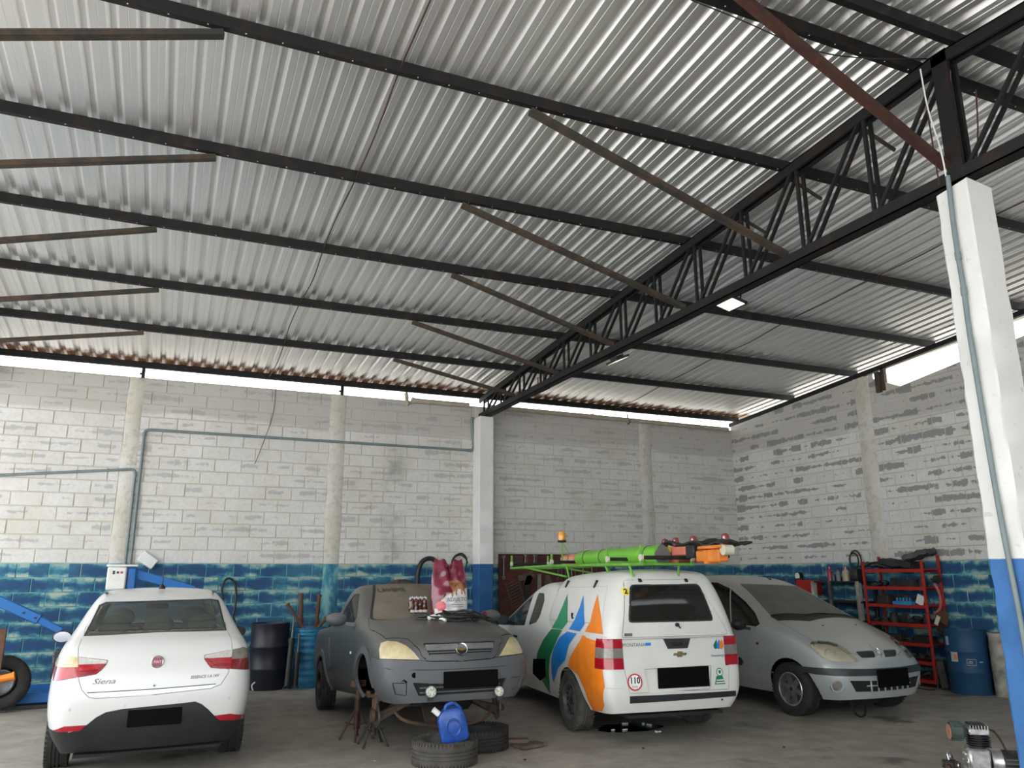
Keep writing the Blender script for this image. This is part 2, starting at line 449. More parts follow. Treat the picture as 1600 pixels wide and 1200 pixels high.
# ---- back column and near column (ragged concrete posts)
def ragged_column(name, x0, x1, y0, y1, zt, mat, label, ch=.02, rag=.012, topjag=.03):
    n = 40; P = []; F = []; rr = random.Random(name)
    ring = [(x0, y0+ch), (x0+ch, y0), (x1-ch, y0), (x1, y0+ch), (x1, y1-ch), (x1-ch, y1), (x0+ch, y1), (x0, y1-ch)]
    cx, cy = (x0+x1)/2, (y0+y1)/2
    for k in range(n+1):
        z = zt*k/n
        for x, y in ring:
            j = rr.uniform(-rag, .002); f = Vector((x-cx, y-cy, 0)).normalized()*j*.6
            P.append((x+f.x, y+f.y, z + (rr.uniform(-topjag, topjag) if k == n else 0)))
    for k in range(n):
        for q in range(8): F.append((k*8+q, k*8+(q+1) % 8, (k+1)*8+(q+1) % 8, (k+1)*8+q))
    top = len(P); P.append((cx, cy, zt-.01)); F += [(n*8+q, n*8+(q+1) % 8, top) for q in range(8)]
    o = B().add(P, F).obj(name, mat, smooth=28); tag(o, label, 'column'); return o
ragged_column('concrete_column', 5.08, 5.36, 13.10, 13.44, 4.5, M_col_back, 'white and dark blue concrete column against the back wall, below the truss end', .012, .012, .01)
ragged_column('concrete_column', 5.095, 5.385, 3.40, 3.66, 4.43, M_col_near, 'large white and blue concrete column with chipped top in the right foreground', .014, .016, .035)

# ---- unseen wall added behind the camera to keep light off the right side
def plain_wall(name, x0, x1, y0, y1, zt):
    o = B().box(((x0+x1)/2, (y0+y1)/2, zt/2), (x1-x0, y1-y0, zt)).obj(name, M_mortar, smooth=0); o['kind'] = 'structure'
plain_wall('wall_front_added', 5.0, XR+.1, -4.14, -4.0, 4.6)

# ---- roof sheets (kept under the object called ceiling)
ceil = empty('ceiling', (0, 0, 0), kind='structure')
def sheet_mesh(y_lo, y_hi, zlo, zhi):
    prof = []
    for r in range(5):
        x = r*.2
        prof += [(x, 0), (x+.048, 0), (x+.051, .005), (x+.057, .005), (x+.060, 0), (x+.108, 0), (x+.134, .042), (x+.174, .042)]
    prof += [(1.0, 0), (1.03, 0)]
    ny = 6; P = []; F = []; n = len(prof)
    for k in range(ny+1):
        t = k/ny
        for x, z in prof: P.append((x, y_lo+(y_hi-y_lo)*t, zlo+(zhi-zlo)*t+z))
    for k in range(ny):
        for i in range(n-1): F.append((k*n+i, k*n+i+1, (k+1)*n+i+1, (k+1)*n+i))
    me = B().add(P, F).mesh('roof_sheet', 0); me.materials.append(M_roof); return me
zt = .102
YO = 13.78
me1 = sheet_mesh(RIDGE, YO, zpb(RIDGE)+zt, zpb(YO)+zt); me2 = sheet_mesh(-4.0, RIDGE, zpb(-4.0)+zt, zpb(RIDGE)+zt)
for i in range(3, 20):
    for me in (me1, me2):
        o = mesh_obj('roof_sheet', me, ceil); o.location = (-8.25+i*1.0, 0, .0012*(i % 2))
# ---- purlins: lipped C channels along the shed
def c_beam(x0, x1, Y, zb, h=.1, w=.055, t=.006):
    prof = [(0, 0), (w, 0), (w, .02), (w-t, .02), (w-t, t), (t, t), (t, h-t), (w-t, h-t), (w-t, h-.02), (w, h-.02), (w, h), (0, h)]
    return B().prism([(Y-w/2+p[0], zb+p[1]) for p in prof], x0, x1, 'x')
ordn = ['along the eave above the back wall', 'first in from the eave', 'second in from the eave', 'third in from the eave', 'fourth in from the eave', 'fifth in from the eave', 'at the ridge on the far side', 'at the ridge on the near side']
PUR = [13.45, 11.73, 10.12, 8.50, 6.91, 5.28, 3.77, 3.40]
for i, Y in enumerate(PUR):
    o = c_beam(-5.3, 11.3, Y, zpb(Y)).obj('roof_purlin', M_steel, smooth=0)
    tag(o, 'long black steel roof purlin, '+ordn[i], 'purlin', 'roof purlins')
    if i < 7:       # screw heads / plates on the underside
        g = B()
        for k in range(0, 62): g.cyl((-5+k*.26, Y-.012, zpb(Y)+.008), (-5+k*.26, Y-.012, zpb(Y)-.002), .006, n=5)
        g.obj('screw', M_white, o)['kind'] = 'stuff'
for Y, od in ((1.8, 'first'), (.2, 'second'), (-1.4, 'third'), (-3.0, 'fourth')):
    tag(c_beam(-5.3, 11.3, Y, zpb(Y)).obj('roof_purlin', M_steel, smooth=0), 'black steel roof purlin on the near slope, '+od+' this side of the ridge', 'purlin', 'roof purlins on the near slope')
# gable beam on the right wall
g = B(); g.beam((XR+.02, 13.5, 4.79+.04), (XR+.02, 3.6, 4.79+.0765*9.9+.04), .07, .08)
tag(g.obj('gable_beam', M_steel, smooth=0), 'black sloping steel beam along the top of the right wall', 'beam')
g = B(); g.box((XR+.02, 9.39, 4.93), (.07, .07, .42)); g.box((XR-.01, 9.47, 4.88), (.1, .09, .36))
tag(g.obj('gable_post', M_brace, smooth=0), 'short rusty post beside the opening in the right wall', 'post')
# eave posts standing on the back wall
for px in (221, 535):
    p = onY(px, 610, D-.02); g = B(); g.box((p.x, D, 4.83), (.05, .05, .17)); g.box((p.x-.03, D, 4.82), (.05, .012, .03))
    tag(g.obj('eave_post', M_steel, smooth=0), 'short black post under the eave purlin, '+('left' if px < 300 else 'right')+' one on the back wall', 'post')

# ---- trusses
def truss(name, X, label):
    t = empty(name, (X, 8.5, 4.5), label=label, cat='truss')
    def ob(b, nm, m=M_steel):
        for i, v in enumerate(b.v): b.v[i] = v-Vector((X, 8.5, 4.5))
        return b.obj(nm, m, t, 0)
    zb = 4.51
    def ztc(Y): return zpb(Y)
    b = B()
    for s in (-1, 1):
        b.beam((X+s*.045, 13.42, ztc(13.42)-.05), (X+s*.045, RIDGE, ztc(RIDGE)-.05), .03, .1)
    b.beam((X, 13.42, ztc(13.42)-.006), (X, RIDGE, ztc(RIDGE)-.006), .12, .012); ob(b, 'top_chord')
    b = B()
    for s in (-1, 1): b.beam((X+s*.045, RIDGE, ztc(RIDGE)-.05), (X+s*.045, -3.9, ztc(-3.9)-.05), .03, .1)
    b.beam((X, RIDGE, ztc(RIDGE)-.006), (X, -3.9, ztc(-3.9)-.006), .12, .012); ob(b, 'top_chord')
    b = B()
    b.box((X, (13.42-3.9)/2, zb+.004), (.13, 17.32, .008))
    for s in (-1, 1): b.box((X+s*.058, (13.42-3.9)/2, zb+.05), (.014, 17.32, .1))
    ob(b, 'bottom_chord')
    nodes = [13.1]+[PUR[0]-.35-.81*k for k in range(1, 12)]+[RIDGE]
    Y = 13.2; k = 0; ys = []
    while Y > -3.6:
        ys.append(Y); Y -= .81
    for i, Y in enumerate(ys):
        for s in (-1, 1):
            b = B(); b.beam((X+s*.04, Y, zb+.03), (X+s*.04, Y, ztc(Y)-.02), .028, .028, (0, 1, 0)); ob(b, 'web_vertical')
            if i:
                b = B(); b.beam((X+s*.04, ys[i-1], zb+.03), (X+s*.04, Y, ztc(Y)-.02), .028, .028, (1, 0, 0)); ob(b, 'web_diagonal')
    b = B()
    for s in (-1, 1): b.box((X+s*.05, 3.53, (zb+ztc(RIDGE))/2), (.02, .13, ztc(RIDGE)-zb))
    ob(b, 'king_post')
    b = B(); b.box((X, 13.27, 4.505), (.26, .2, .014)); ob(b, 'bearing_plate')
    return t
XT = 5.245; XL = -2.75
truss('roof_truss', XT, 'black steel lattice truss from the near column to the back wall')
truss('roof_truss', XL, 'black steel lattice truss beyond the left edge of view')
# ---- knee braces between the trusses and the purlins
bx = [3.2, 3.03, 3.05, 2.6, 2.62]; bl = [-.67, -.48, -.51, -.02, -.07]
names = ['first', 'second', 'third', 'fourth', 'fifth']
for i in range(5):
    Y = PUR[i+1]; m = M_brace if i > 2 else M_redsteel if i < 1 else M_brace
    g = B(); g.beam((bx[i]-.12, Y+.03, zpb(Y)-.02), (XT-.06, Y+.03, 4.62), .045, .07, (0, 1, 0)); 
    tag(g.obj('knee_brace', M_brace, smooth=0), 'rusty diagonal brace running down to the truss, '+names[i]+' from the back wall', 'brace', 'braces left of the truss')
    g = B(); g.beam((bl[i]+.12, Y+.03, zpb(Y)-.02), (XL+.06, Y+.03, 4.62), .045, .07, (0, 1, 0))
    tag(g.obj('knee_brace', M_brace, smooth=0), 'dark brace entering from the left edge of view, '+names[i]+' from the back wall', 'brace', 'braces at the left edge')
g = B(); p = onX(1495, 258, XT); a = onY(1165, 0, 3.6); g.beam((a.x-.6*(XT-a.x), 3.6, a.z+.6*(a.z-p.z)), (XT-.05, 3.6, p.z), .05, .07, (0, 1, 0))
tag(g.obj('knee_brace', M_redsteel, smooth=0), 'reddish-brown brace coming down to the top of the near column', 'brace')
for i, Y in enumerate((6.05, 5.28, 4.4)):   # small stubs right of the truss
    g = B(); g.beam((XT, Y, zpb(Y)-.05), (XT+.42, Y-.02, zpb(Y)-.22), .02, .03)
    tag(g.obj('stub_brace', M_brace, smooth=0), 'thin short rusty strut hanging off the truss top, '+['far', 'middle', 'near'][i]+' one', 'brace', 'short struts on the truss')
# sag rods
for X, lab in ((1.36, 'thin sag rod crossing the purlins above the parked cars'), (8.15, 'thin sag rod crossing the purlins in the right bay')):
    pts = []
    for i in range(len(PUR)-1):
        a, c = PUR[i], PUR[i+1]
        pts.append((X+.015*math.sin(i*2), a, zpb(a)+.03)); pts.append((X+.03*math.sin(i*3+1), (a+c)/2, zpb((a+c)/2)+.012))
    tag(B().tube(smooth_path(pts, 4), .007, 5).obj('sag_rod', M_redsteel), lab, 'rod')

# ---- conduits and pipes
def pipe(name, pts, r, m, label, cat='pipe', joints=()):
    o = empty(name, pts[0], label=label, cat=cat); o0 = Vector(pts[0])
    b = B().tube([Vector(p)-o0 for p in pts], r, 10); b.obj('tube', m, o)
    for j in joints:
        a = Vector(pts[j])-o0; d = (Vector(pts[min(j+1, len(pts)-1)])-Vector(pts[j])).normalized(); B().cyl(a-d*.03, a+d*.03, r*1.25, n=10).obj('coupling', m, o)
    return o
def wallpath(pix, Y, rad=.08):
    P = [onY(x, y, Y) for x, y in pix]; out = [P[0]]
    for i in range(1, len(P)-1):
        a = (P[i-1]-P[i]).normalized()*rad; c = (P[i+1]-P[i]).normalized()*rad
        for t in (0, .25, .5, .75, 1): out.append(P[i]+a*(1-t)**2+c*t**2)
    out.append(P[-1]); return out
pipe('conduit', wallpath([(203, 884), (226, 671), (740, 704), (737, 652)], D-.035), .022, M_pvc, 'grey conduit rising, crossing the back wall and ending at the column top', 'conduit', (1, 6, 7, 11))
pipe('conduit', wallpath([(195, 884), (212, 733), (-60, 745)], D-.035), .02, M_pvc, 'grey conduit bending off to the left edge of the back wall', 'conduit', (1, 6))
pc = [(1481, 275), (1489, 345), (1497, 400), (1506, 455), (1518, 540), (1560, 790), (1600, 1000)]
pp = [onX(x, y, 5.095-.02) for x, y in pc]; pp.append(Vector((pp[-1].x, pp[-1].y, .25)))
pipe('conduit', smooth_path(pp, 5), .017, M_pvc, 'grey-green conduit clipped to the near column', 'conduit', (10, 15))
p0 = onY(636, 624, D-.02)
pipe('drain_pipe', [(p0.x, D+.05, 4.9), (p0.x, D-.03, 4.72), (p0.x+.03, D-.05, 4.68)], .035, M_pvcb, 'short beige pipe elbow coming over the back wall')
pipe('drain_pipe', [(p0.x+.1, D-.07, 4.75), (4.97, D-.07, 4.75)], .045, M_pvcb, 'beige pipe along the wall top, left of the back column', joints=(0,))
pipe('drain_pipe', [(5.36, D-.07, 4.75), (7.6, D-.07, 4.74), (10.95, D-.07, 4.71)], .045, M_pvcb, 'beige pipe along the wall top, right of the back column', joints=(1,))
g = B(); p = onY(980, 650, D-.08); g.tube([(p.x, p.y, 4.86), (p.x, p.y-.02, 4.76), (p.x+.05, p.y-.03, 4.68), (p.x, p.y, 4.64)], .012, 6)
tag(g.obj('pipe_hook', M_black), 'small black hook holding the pipe to the eave', 'hook')
# wires by the column head
for k, (pix, Xp, m, lab) in enumerate([([(1438, 108), (1450, 170), (1470, 235), (1478, 275)], 5.06, M_white, 'thin white cable from the ridge down to the near column conduit'),
                                  ([(1447, 160), (1455, 210), (1468, 290)], 5.1, M_redsteel, 'left thin rusty wire above the near column'), ([(1485, 110), (1487, 200), (1500, 290)], 5.2, M_redsteel, 'middle rusty wire above the near column'),
                                  ([(1525, 140), (1528, 200), (1526, 255)], 5.3, M_redsteel, 'right rusty wire above the near column')]):
    tag(B().tube(smooth_path([onX(x, y, Xp) for x, y in pix], 5), .006, 5).obj('wire', m), lab, 'wire')
tag(B().tube(smooth_path([onY(x, y, D-.05) for x, y in [(432, 580), (428, 640), (412, 690), (398, 725)]], 5), .005, 5).obj('wire', M_black), 'thin dark wire dangling down the back wall', 'wire')
tag(B().tube(smooth_path([onY(x, y, 3.62) for x, y in [(1080, 0), (1155, 30), (1260, 75), (1340, 90), (1450, 92)]], 6), .005, 5).obj('wire', M_black), 'thin cable strung below the ridge purlin', 'wire')
tag(B().tube(smooth_path([onX(x, y, XR-.03) for x, y in [(1142, 690), (1146, 760), (1150, 790)]], 4), .008, 5).obj('wire', M_pvcb), 'thin pipe in the wall corner', 'wire')

# ---- floodlights hung from the truss
def lamp_panel():
    m = N('flood_glass_glow'); m.set(col=(.8, .82, .72), rough=.25, ecol=(.9, 1, .75), estr=.9); return m.m  # unlit faces; a faint emission is added to make them look pale
M_flood = lamp_panel()
def floodlight(p, tilt, rz, label):
    o = empty('floodlight', p, rz, label=label, cat='floodlight', group='floodlights under the truss')
    R = Matrix.Rotation(tilt, 3, 'Y'); 
    def bx(c, d, nm, m, ch=.006):
        b = B(); b.box(R @ Vector(c), d, R, ch); return b.obj(nm, m, o)
    bx((0, 0, 0), (.21, .30, .03), 'housing', M_black); bx((0, 0, -.016), (.17, .26, .006), 'glass', M_flood, .002); bx((0, 0, .03), (.12, .16, .035), 'heat_sink', M_black)
    b = B(); b.tube([R @ Vector((0, -.155, 0)), R @ Vector((0, -.155, .09)), R @ Vector((0, .155, .09)), R @ Vector((0, .155, 0))], .008, 6); b.obj('bracket', M_black, o)
    b = B(); b.cyl((0, -.1, .06), (0, -.1, .20), .009, n=6); b.cyl((0, .1, .06), (0, .1, .20), .009, n=6); b.obj('hanger', M_black, o)
    return o
p = onX(965, 562, XT+.12); floodlight(p, math.radians(-24), 0, 'square floodlight with pale unlit face given a glow below the truss middle')
p = onX(845, 606, XT+.12); floodlight(p, math.radians(12), 0, 'floodlight seen edge-on near the back end of the truss')
p = onX(1142, 474, XT+.12); floodlight(p, math.radians(14), 0, 'floodlight seen edge-on nearer the camera under the truss')
# ================================================================== car tool-kit
def inpoly(p, poly):
    x, y = p; c = False; n = len(poly); j = n-1
    for i in range(n):
        xi, yi = poly[i]; xj, yj = poly[j]
        if (yi > y) != (yj > y) and x < (xj-xi)*(y-yi)/(yj-yi)+xi: c = not c
        j = i
    return c
def rounded(poly, r, n=4):
    """round the corners of a 2-D polygon"""
    out = []; m = len(poly)
    for i in range(m):
        p = Vector(poly[i]); a = Vector(poly[i-1])-p; b = Vector(poly[(i+1) % m])-p
        rr = min(r, a.length*.45, b.length*.45); a = a.normalized()*rr; b = b.normalized()*rr
        for k in range(n+1):
            t = k/n; out.append(tuple(p+a*(1-t)**2+b*t**2))
    return out
VIEW = {'L': (0, 2), 'R': (0, 2), 'B': (1, 2), 'F': (1, 2), 'T': (0, 1)}
class Car:
    def __init__(s, name, label, x, y, h, pitch=0, z=0, cat='car'):
        c, sn = math.cos(h), math.sin(h); cp, sp = math.cos(pitch), math.sin(pitch)
        X = Vector((c*cp, sn*cp, sp)); Y = Vector((-sn, c, 0)); Z = X.cross(Y)
        s.M = Matrix(((X.x, Y.x, Z.x, x), (X.y, Y.y, Z.y, y), (X.z, Y.z, Z.z, z), (0, 0, 0, 1)))
        s.Mi = s.M.inverted(); s.root = empty(name, mat=s.M, label=label, cat=cat); s.regs = ['body']; s.shells = []
    # ---- base surface
    def cage(s, st, frac=(0, .38, .74, 1), rear=None, front=None, level=3, bottom=True):
        """st: stations (x, ys, zs, crown, bow[, dxs]) from rear to front -> smooth bmesh shell"""
        K = len(st[0][1]); NI = len(st); js = [-f for f in frac[::-1][:-1]]+list(frac); NJ = len(js); V = []; idx = {}
        def put(key, p): idx[key] = len(V); V.append(p)
        def side(i, k):
            q = st[i]; dx = q[5][k] if len(q) > 5 else 0
            return q[0]+dx, q[1][k], q[2][k]
        for i in range(NI):
            for k in range(K):
                x, y, z = side(i, k)
                put((i, 'L', k), (x, y, z)); put((i, 'R', k), (x, -y, z))
            x, y, z = side(i, K-1); cr, bw = st[i][3], st[i][4]
            for j, f in enumerate(js):
                if 0 < j < NJ-1: put((i, 'T', j), (x+bw*(1-f*f), y*f, z+cr*(1-f*f)))
        def top(i, j): return idx[(i, 'R', K-1)] if j == 0 else idx[(i, 'L', K-1)] if j == NJ-1 else idx[(i, 'T', j)]
        for e, bows in ((0, rear or [.05]*K), (NI-1, front or [.1]*K)):
            sg = -1 if e == 0 else 1
            for k in range(K-1):
                x, y, z = side(e, k)
                for j, f in enumerate(js):
                    if 0 < j < NJ-1: put((e, 'E', j, k), (x+sg*bows[k]*(1-f*f), y*f, z))
        def end(e, j, k):
            if k == K-1: return top(e, j)
            return idx[(e, 'R', k)] if j == 0 else idx[(e, 'L', k)] if j == NJ-1 else idx[(e, 'E', j, k)]
        F = []
        for i in range(NI-1):
            for k in range(K-1):
                F.append((idx[(i, 'L', k)], idx[(i, 'L', k+1)], idx[(i+1, 'L', k+1)], idx[(i+1, 'L', k)]))
                F.append((idx[(i, 'R', k)], idx[(i+1, 'R', k)], idx[(i+1, 'R', k+1)], idx[(i, 'R', k+1)]))
            for j in range(NJ-1): F.append((top(i, j), top(i+1, j), top(i+1, j+1), top(i, j+1)))
        for k in range(K-1):
            for j in range(NJ-1):
                F.append((end(0, j, k), end(0, j, k+1), end(0, j+1, k+1), end(0, j+1, k)))
                F.append((end(NI-1, j, k), end(NI-1, j+1, k), end(NI-1, j+1, k+1), end(NI-1, j, k+1)))
        me = bpy.data.meshes.new('tmp'); me.from_pydata(V, [], F)
        o = bpy.data.objects.new('tmp', me); COL.objects.link(o)
        md = o.modifiers.new('s', 'SUBSURF'); md.levels = level; md.render_levels = level
        dg = bpy.context.evaluated_depsgraph_get(); ev = o.evaluated_get(dg); m2 = ev.to_mesh()
        bm = bmesh.new(); bm.from_mesh(m2); ev.to_mesh_clear(); bpy.data.objects.remove(o); bpy.data.meshes.remove(me)
        bmesh.ops.recalc_face_normals(bm, faces=bm.faces[:])
        # orient outwards
        ctr = sum((v.co for v in bm.verts), Vector())/len(bm.verts)
        if sum(1 if f.normal.dot(f.calc_center_median()-ctr) > 0 else -1 for f in bm.faces) < 0: bmesh.ops.reverse_faces(bm, faces=bm.faces[:])
        bm.normal_update(); bm.faces.layers.int.new('reg')
        s.bm = bm; s.bvh = BVHTree.FromBMesh(bm); s.shells.append(bm); s.holes = set()
        return s
    # ---- photo pixel -> point on this shell (local)
    def hit(s, px, py):
        d = s.Mi.to_3x3() @ ray(px, py); o = s.Mi @ CAM; d.normalize()
        loc, n, i, t = s.bvh.ray_cast(o, d)
        if loc is None:
            t = (Vector((1.2, 0, .8))-o).dot(d); best = None
            for k in range(-40, 41):
                q = o+d*(t+k*.08); r = s.bvh.find_nearest(q)
                if best is None or r[3] < best[1]: best = (r[0], r[3])
            loc = best[0]
        return loc
    def pix(s, view, pts):
        a, b = VIEW[view]; return [(h[a], h[b]) for h in (s.hit(*p) for p in pts)]
    # ---- region cutting
    def reg(s, name):
        if name not in s.regs: s.regs.append(name)
        return s.regs.index(name)
    def face_ok(s, f, view, lim=.12):
        n = f.normal
        return {'L': n.y > lim, 'R': n.y < -lim, 'B': n.x < -lim, 'F': n.x > lim, 'T': n.z > lim}[view]
    def cut(s, name, view, poly, only=None, lim=.12, where=None, keep=()):
        bm = s.bm; lay = bm.faces.layers.int['reg']; a, b = VIEW[view]; rid = s.reg(name)
        onlyid = [s.regs.index(x) for x in only] if only else None
        x0 = min(p[0] for p in poly)-.01; x1 = max(p[0] for p in poly)+.01; y0 = min(p[1] for p in poly)-.01; y1 = max(p[1] for p in poly)+.01
        cand = []
        for f in bm.faces:
            if not s.face_ok(f, view, lim): continue
            if where and not where(f.calc_center_median()): continue
            us = [v.co[a] for v in f.verts]; ws = [v.co[b] for v in f.verts]
            if max(us) < x0 or min(us) > x1 or max(ws) < y0 or min(ws) > y1: continue
            cand.append(f)
        cand = set(cand); n = len(poly)
        for i in range(n):
            p, q = poly[i], poly[(i+1) % n]
            du, dw = q[0]-p[0], q[1]-p[1]; L = math.hypot(du, dw)
            if L < 1e-5: continue
            ex0, ex1 = min(p[0], q[0])-.003, max(p[0], q[0])+.003; ey0, ey1 = min(p[1], q[1])-.003, max(p[1], q[1])+.003
            sub = []
            for f in cand:
                us = [v.co[a] for v in f.verts]; ws = [v.co[b] for v in f.verts]
                if max(us) < ex0 or min(us) > ex1 or max(ws) < ey0 or min(ws) > ey1: continue
                sd = [(u-p[0])*dw-(w_-p[1])*du for u, w_ in zip(us, ws)]
                if max(sd) > 1e-7 and min(sd) < -1e-7: sub.append(f)
            if not sub: continue
            co = [0, 0, 0]; no = [0, 0, 0]; co[a], co[b] = p; no[a], no[b] = dw/L, -du/L
            g = set(sub)
            for f in sub: g.update(f.edges); g.update(f.verts)
            cand.difference_update(sub)
            r = bmesh.ops.bisect_plane(bm, geom=list(g), dist=1e-6, plane_co=co, plane_no=no)
            cand.update(x for x in r['geom'] if isinstance(x, bmesh.types.BMFace) and x.is_valid)
            cand = {f for f in cand if f.is_valid}
        for f in cand:
            c = f.calc_center_median()
            if inpoly((c[a], c[b]), poly) and (onlyid is None or f[lay] in onlyid): f[lay] = rid
        return s
    def mir(s, name, view, poly, **kw):
        """cut on both sides"""
        if view == 'L': s.cut(name, 'L', poly, **kw); s.cut(name, 'R', poly, **kw)
        else: s.cut(name, view, poly, **kw); s.cut(name, view, [(-p[0], p[1]) for p in poly] if view in 'BF' else [(p[0], -p[1]) for p in poly], **kw)
        return s
    def hole(s, name): s.holes.add(s.reg(name)); return s
    # ---- regions -> parts
    def part(s, reg, name, mat, off=0., gap=.003, depth=.012, parent=None, label=None, side=None, smooth=35, dup=False):
        bm = s.bm; lay = bm.faces.layers.int['reg']; rid = s.reg(reg); bm.normal_update()
        fs = [f for f in bm.faces if f[lay] == rid and (side is None or side(f.calc_center_median()))]
        if not fs: print('EMPTY REGION', reg); return None
        nb = bmesh.new(); mp = {}
        for f in fs:
            vs = []
            for v in f.verts:
                if v not in mp: mp[v] = nb.verts.new(v.co+v.normal*off)
                vs.append(mp[v])
            try: nb.faces.new(vs)
            except ValueError: pass
        nrm = {mp[v]: v.normal.copy() for v in mp}
        if gap > 0:      # pull the border back along the surface to leave a shut line
            be = [e for e in nb.edges if len(e.link_faces) == 1]; mv = {}
            for e in be:
                f = e.link_faces[0]; d = (e.verts[1].co-e.verts[0].co); inw = f.calc_center_median()-(e.verts[0].co+e.verts[1].co)/2
                if d.length < 1e-6: continue
                d.normalize(); inw -= d*inw.dot(d); nn = nrm[e.verts[0]]; inw -= nn*inw.dot(nn)
                if inw.length < 1e-7: continue
                inw.normalize()
                for v in e.verts: mv.setdefault(v, Vector()); mv[v] += inw
            for v, m in mv.items():
                if m.length > 1e-6: v.co += m.normalized()*gap
        be = [e for e in nb.edges if len(e.link_faces) == 1]
        if depth > 0:
            lo = {}
            for e in be:
                for v in e.verts:
                    if v not in lo: lo[v] = nb.verts.new(v.co-nrm[v]*depth)
            for e in be:
                a, b2 = e.verts; f = e.link_faces[0]
                # winding opposite to the face
                for l in f.loops:
                    if l.edge == e: a, b2 = l.vert, l.link_loop_next.vert
                try: nb.faces.new((b2, a, lo[a], lo[b2]))
                except ValueError: pass
        me = bpy.data.meshes.new(name); nb.to_mesh(me); nb.free(); shade(me, smooth)
        o = mesh_obj(name, me, parent or s.root, mat)
        if label: o['label'] = label
        return o
    def liner(s, mat, skip=(), name='inner_shell', off=.016):
        bm = s.bm; lay = bm.faces.layers.int['reg']; sk = set(s.holes) | {s.reg(x) for x in skip}
        nb = bmesh.new(); mp = {}
        for f in bm.faces:
            if f[lay] in sk: continue
            vs = []
            for v in f.verts:
                if v not in mp: mp[v] = nb.verts.new(v.co-v.normal*off)
                vs.append(mp[v])
            try: nb.faces.new(vs)
            except ValueError: pass
        me = bpy.data.meshes.new(name); nb.to_mesh(me); nb.free(); shade(me, 35)
        return mesh_obj(name, me, s.root, mat)
    def decal(s, name, view, polys, mat, off=.002, parent=None, label=None, lim=.12, only_front=True):
        """flat print: polygons (list of 2-D loops, or (verts, tris)) laid onto the shell, finely divided"""
        a, b = VIEW[view]; nb = bmesh.new()
        for poly in polys:
            vs = []
            for p in poly:
                q = [0, 0, 0]; q[a], q[b] = p; vs.append(nb.verts.new(q))
            try: nb.faces.new(vs)
            except ValueError: pass
        bmesh.ops.triangulate(nb, faces=nb.faces[:])
        for it in range(3):
            le = [e for e in nb.edges if e.calc_length() > .045]
            if not le: break
            bmesh.ops.subdivide_edges(nb, edges=le, cuts=1); bmesh.ops.triangulate(nb, faces=nb.faces[:])
        dirs = {'L': (0, -1, 0), 'R': (0, 1, 0), 'B': (1, 0, 0), 'F': (-1, 0, 0), 'T': (0, 0, -1)}
        d = Vector(dirs[view])
        for v in nb.verts:
            o = v.co-d*6; loc, n, i, t = s.bvh.ray_cast(o, d)
            if loc is None: loc, n, i, t = s.bvh.find_nearest(v.co)
            if n.dot(d) > 0: n = -n
            v.co = loc+n*off
        bm2 = nb
        for f in bm2.faces:
            f.normal_update()
            if f.normal.dot(d) > 0: f.normal_flip()
        me = bpy.data.meshes.new(name); bm2.to_mesh(me); bm2.free(); shade(me, 60)
        o = mesh_obj(name, me, parent or s.root, mat)
        if label: o['label'] = label
        return o
    def text(s, name, txt, view, at, size, mat, off=.003, flip=False, shear=0, bold=0, rot=0, parent=None, sx=1, label=None, align='CENTER'):
        polys = text_polys(txt, size, shear, bold, align); c, sn = math.cos(rot), math.sin(rot)
        # on the rear, reading left-to-right means +y to -y; on the front -y to +y
        sg = -1 if view in ('B', 'R') else 1
        if view == 'L': sg = -1
        if view == 'R': sg = 1
        P = [[(at[0]+sg*sx*(x*c-y*sn), at[1]+(x*sn+y*c)) for x, y in tri] for tri in polys]
        return s.decal(name, view, P, mat, off, parent, label)
    def bolt(s, b, name, mat, parent=None, smooth=40, label=None):
        o = b.obj(name, mat, parent or s.root, smooth)
        if label: o['label'] = label
        return o
    def done(s):
        for b in s.shells: b.free()
def text_polys(txt, size, shear=0, bold=0, align='CENTER'):
    cu = bpy.data.curves.new('t', 'FONT'); cu.body = txt; cu.size = size; cu.shear = shear; cu.offset = bold; cu.align_x = align; cu.align_y = 'CENTER'; cu.resolution_u = 2
    o = bpy.data.objects.new('t', cu); COL.objects.link(o); dg = bpy.context.evaluated_depsgraph_get(); ev = o.evaluated_get(dg); me = ev.to_mesh()
    P = [[(me.vertices[i].co.x, me.vertices[i].co.y) for i in f.vertices] for f in me.polygons]
    ev.to_mesh_clear(); bpy.data.objects.remove(o); bpy.data.curves.remove(cu); return P
def text_obj(name, txt, size, M, mat, parent, thick=.001, shear=0, bold=0):
    """flat lettering on a plane: local x right, y up, matrix M"""
    b = B(); 
    for tri in text_polys(txt, size, shear, bold): b.add([M @ Vector((x, y, thick)) for x, y in tri], [tuple(range(len(tri)))])
    return b.obj(name, mat, parent, 0)

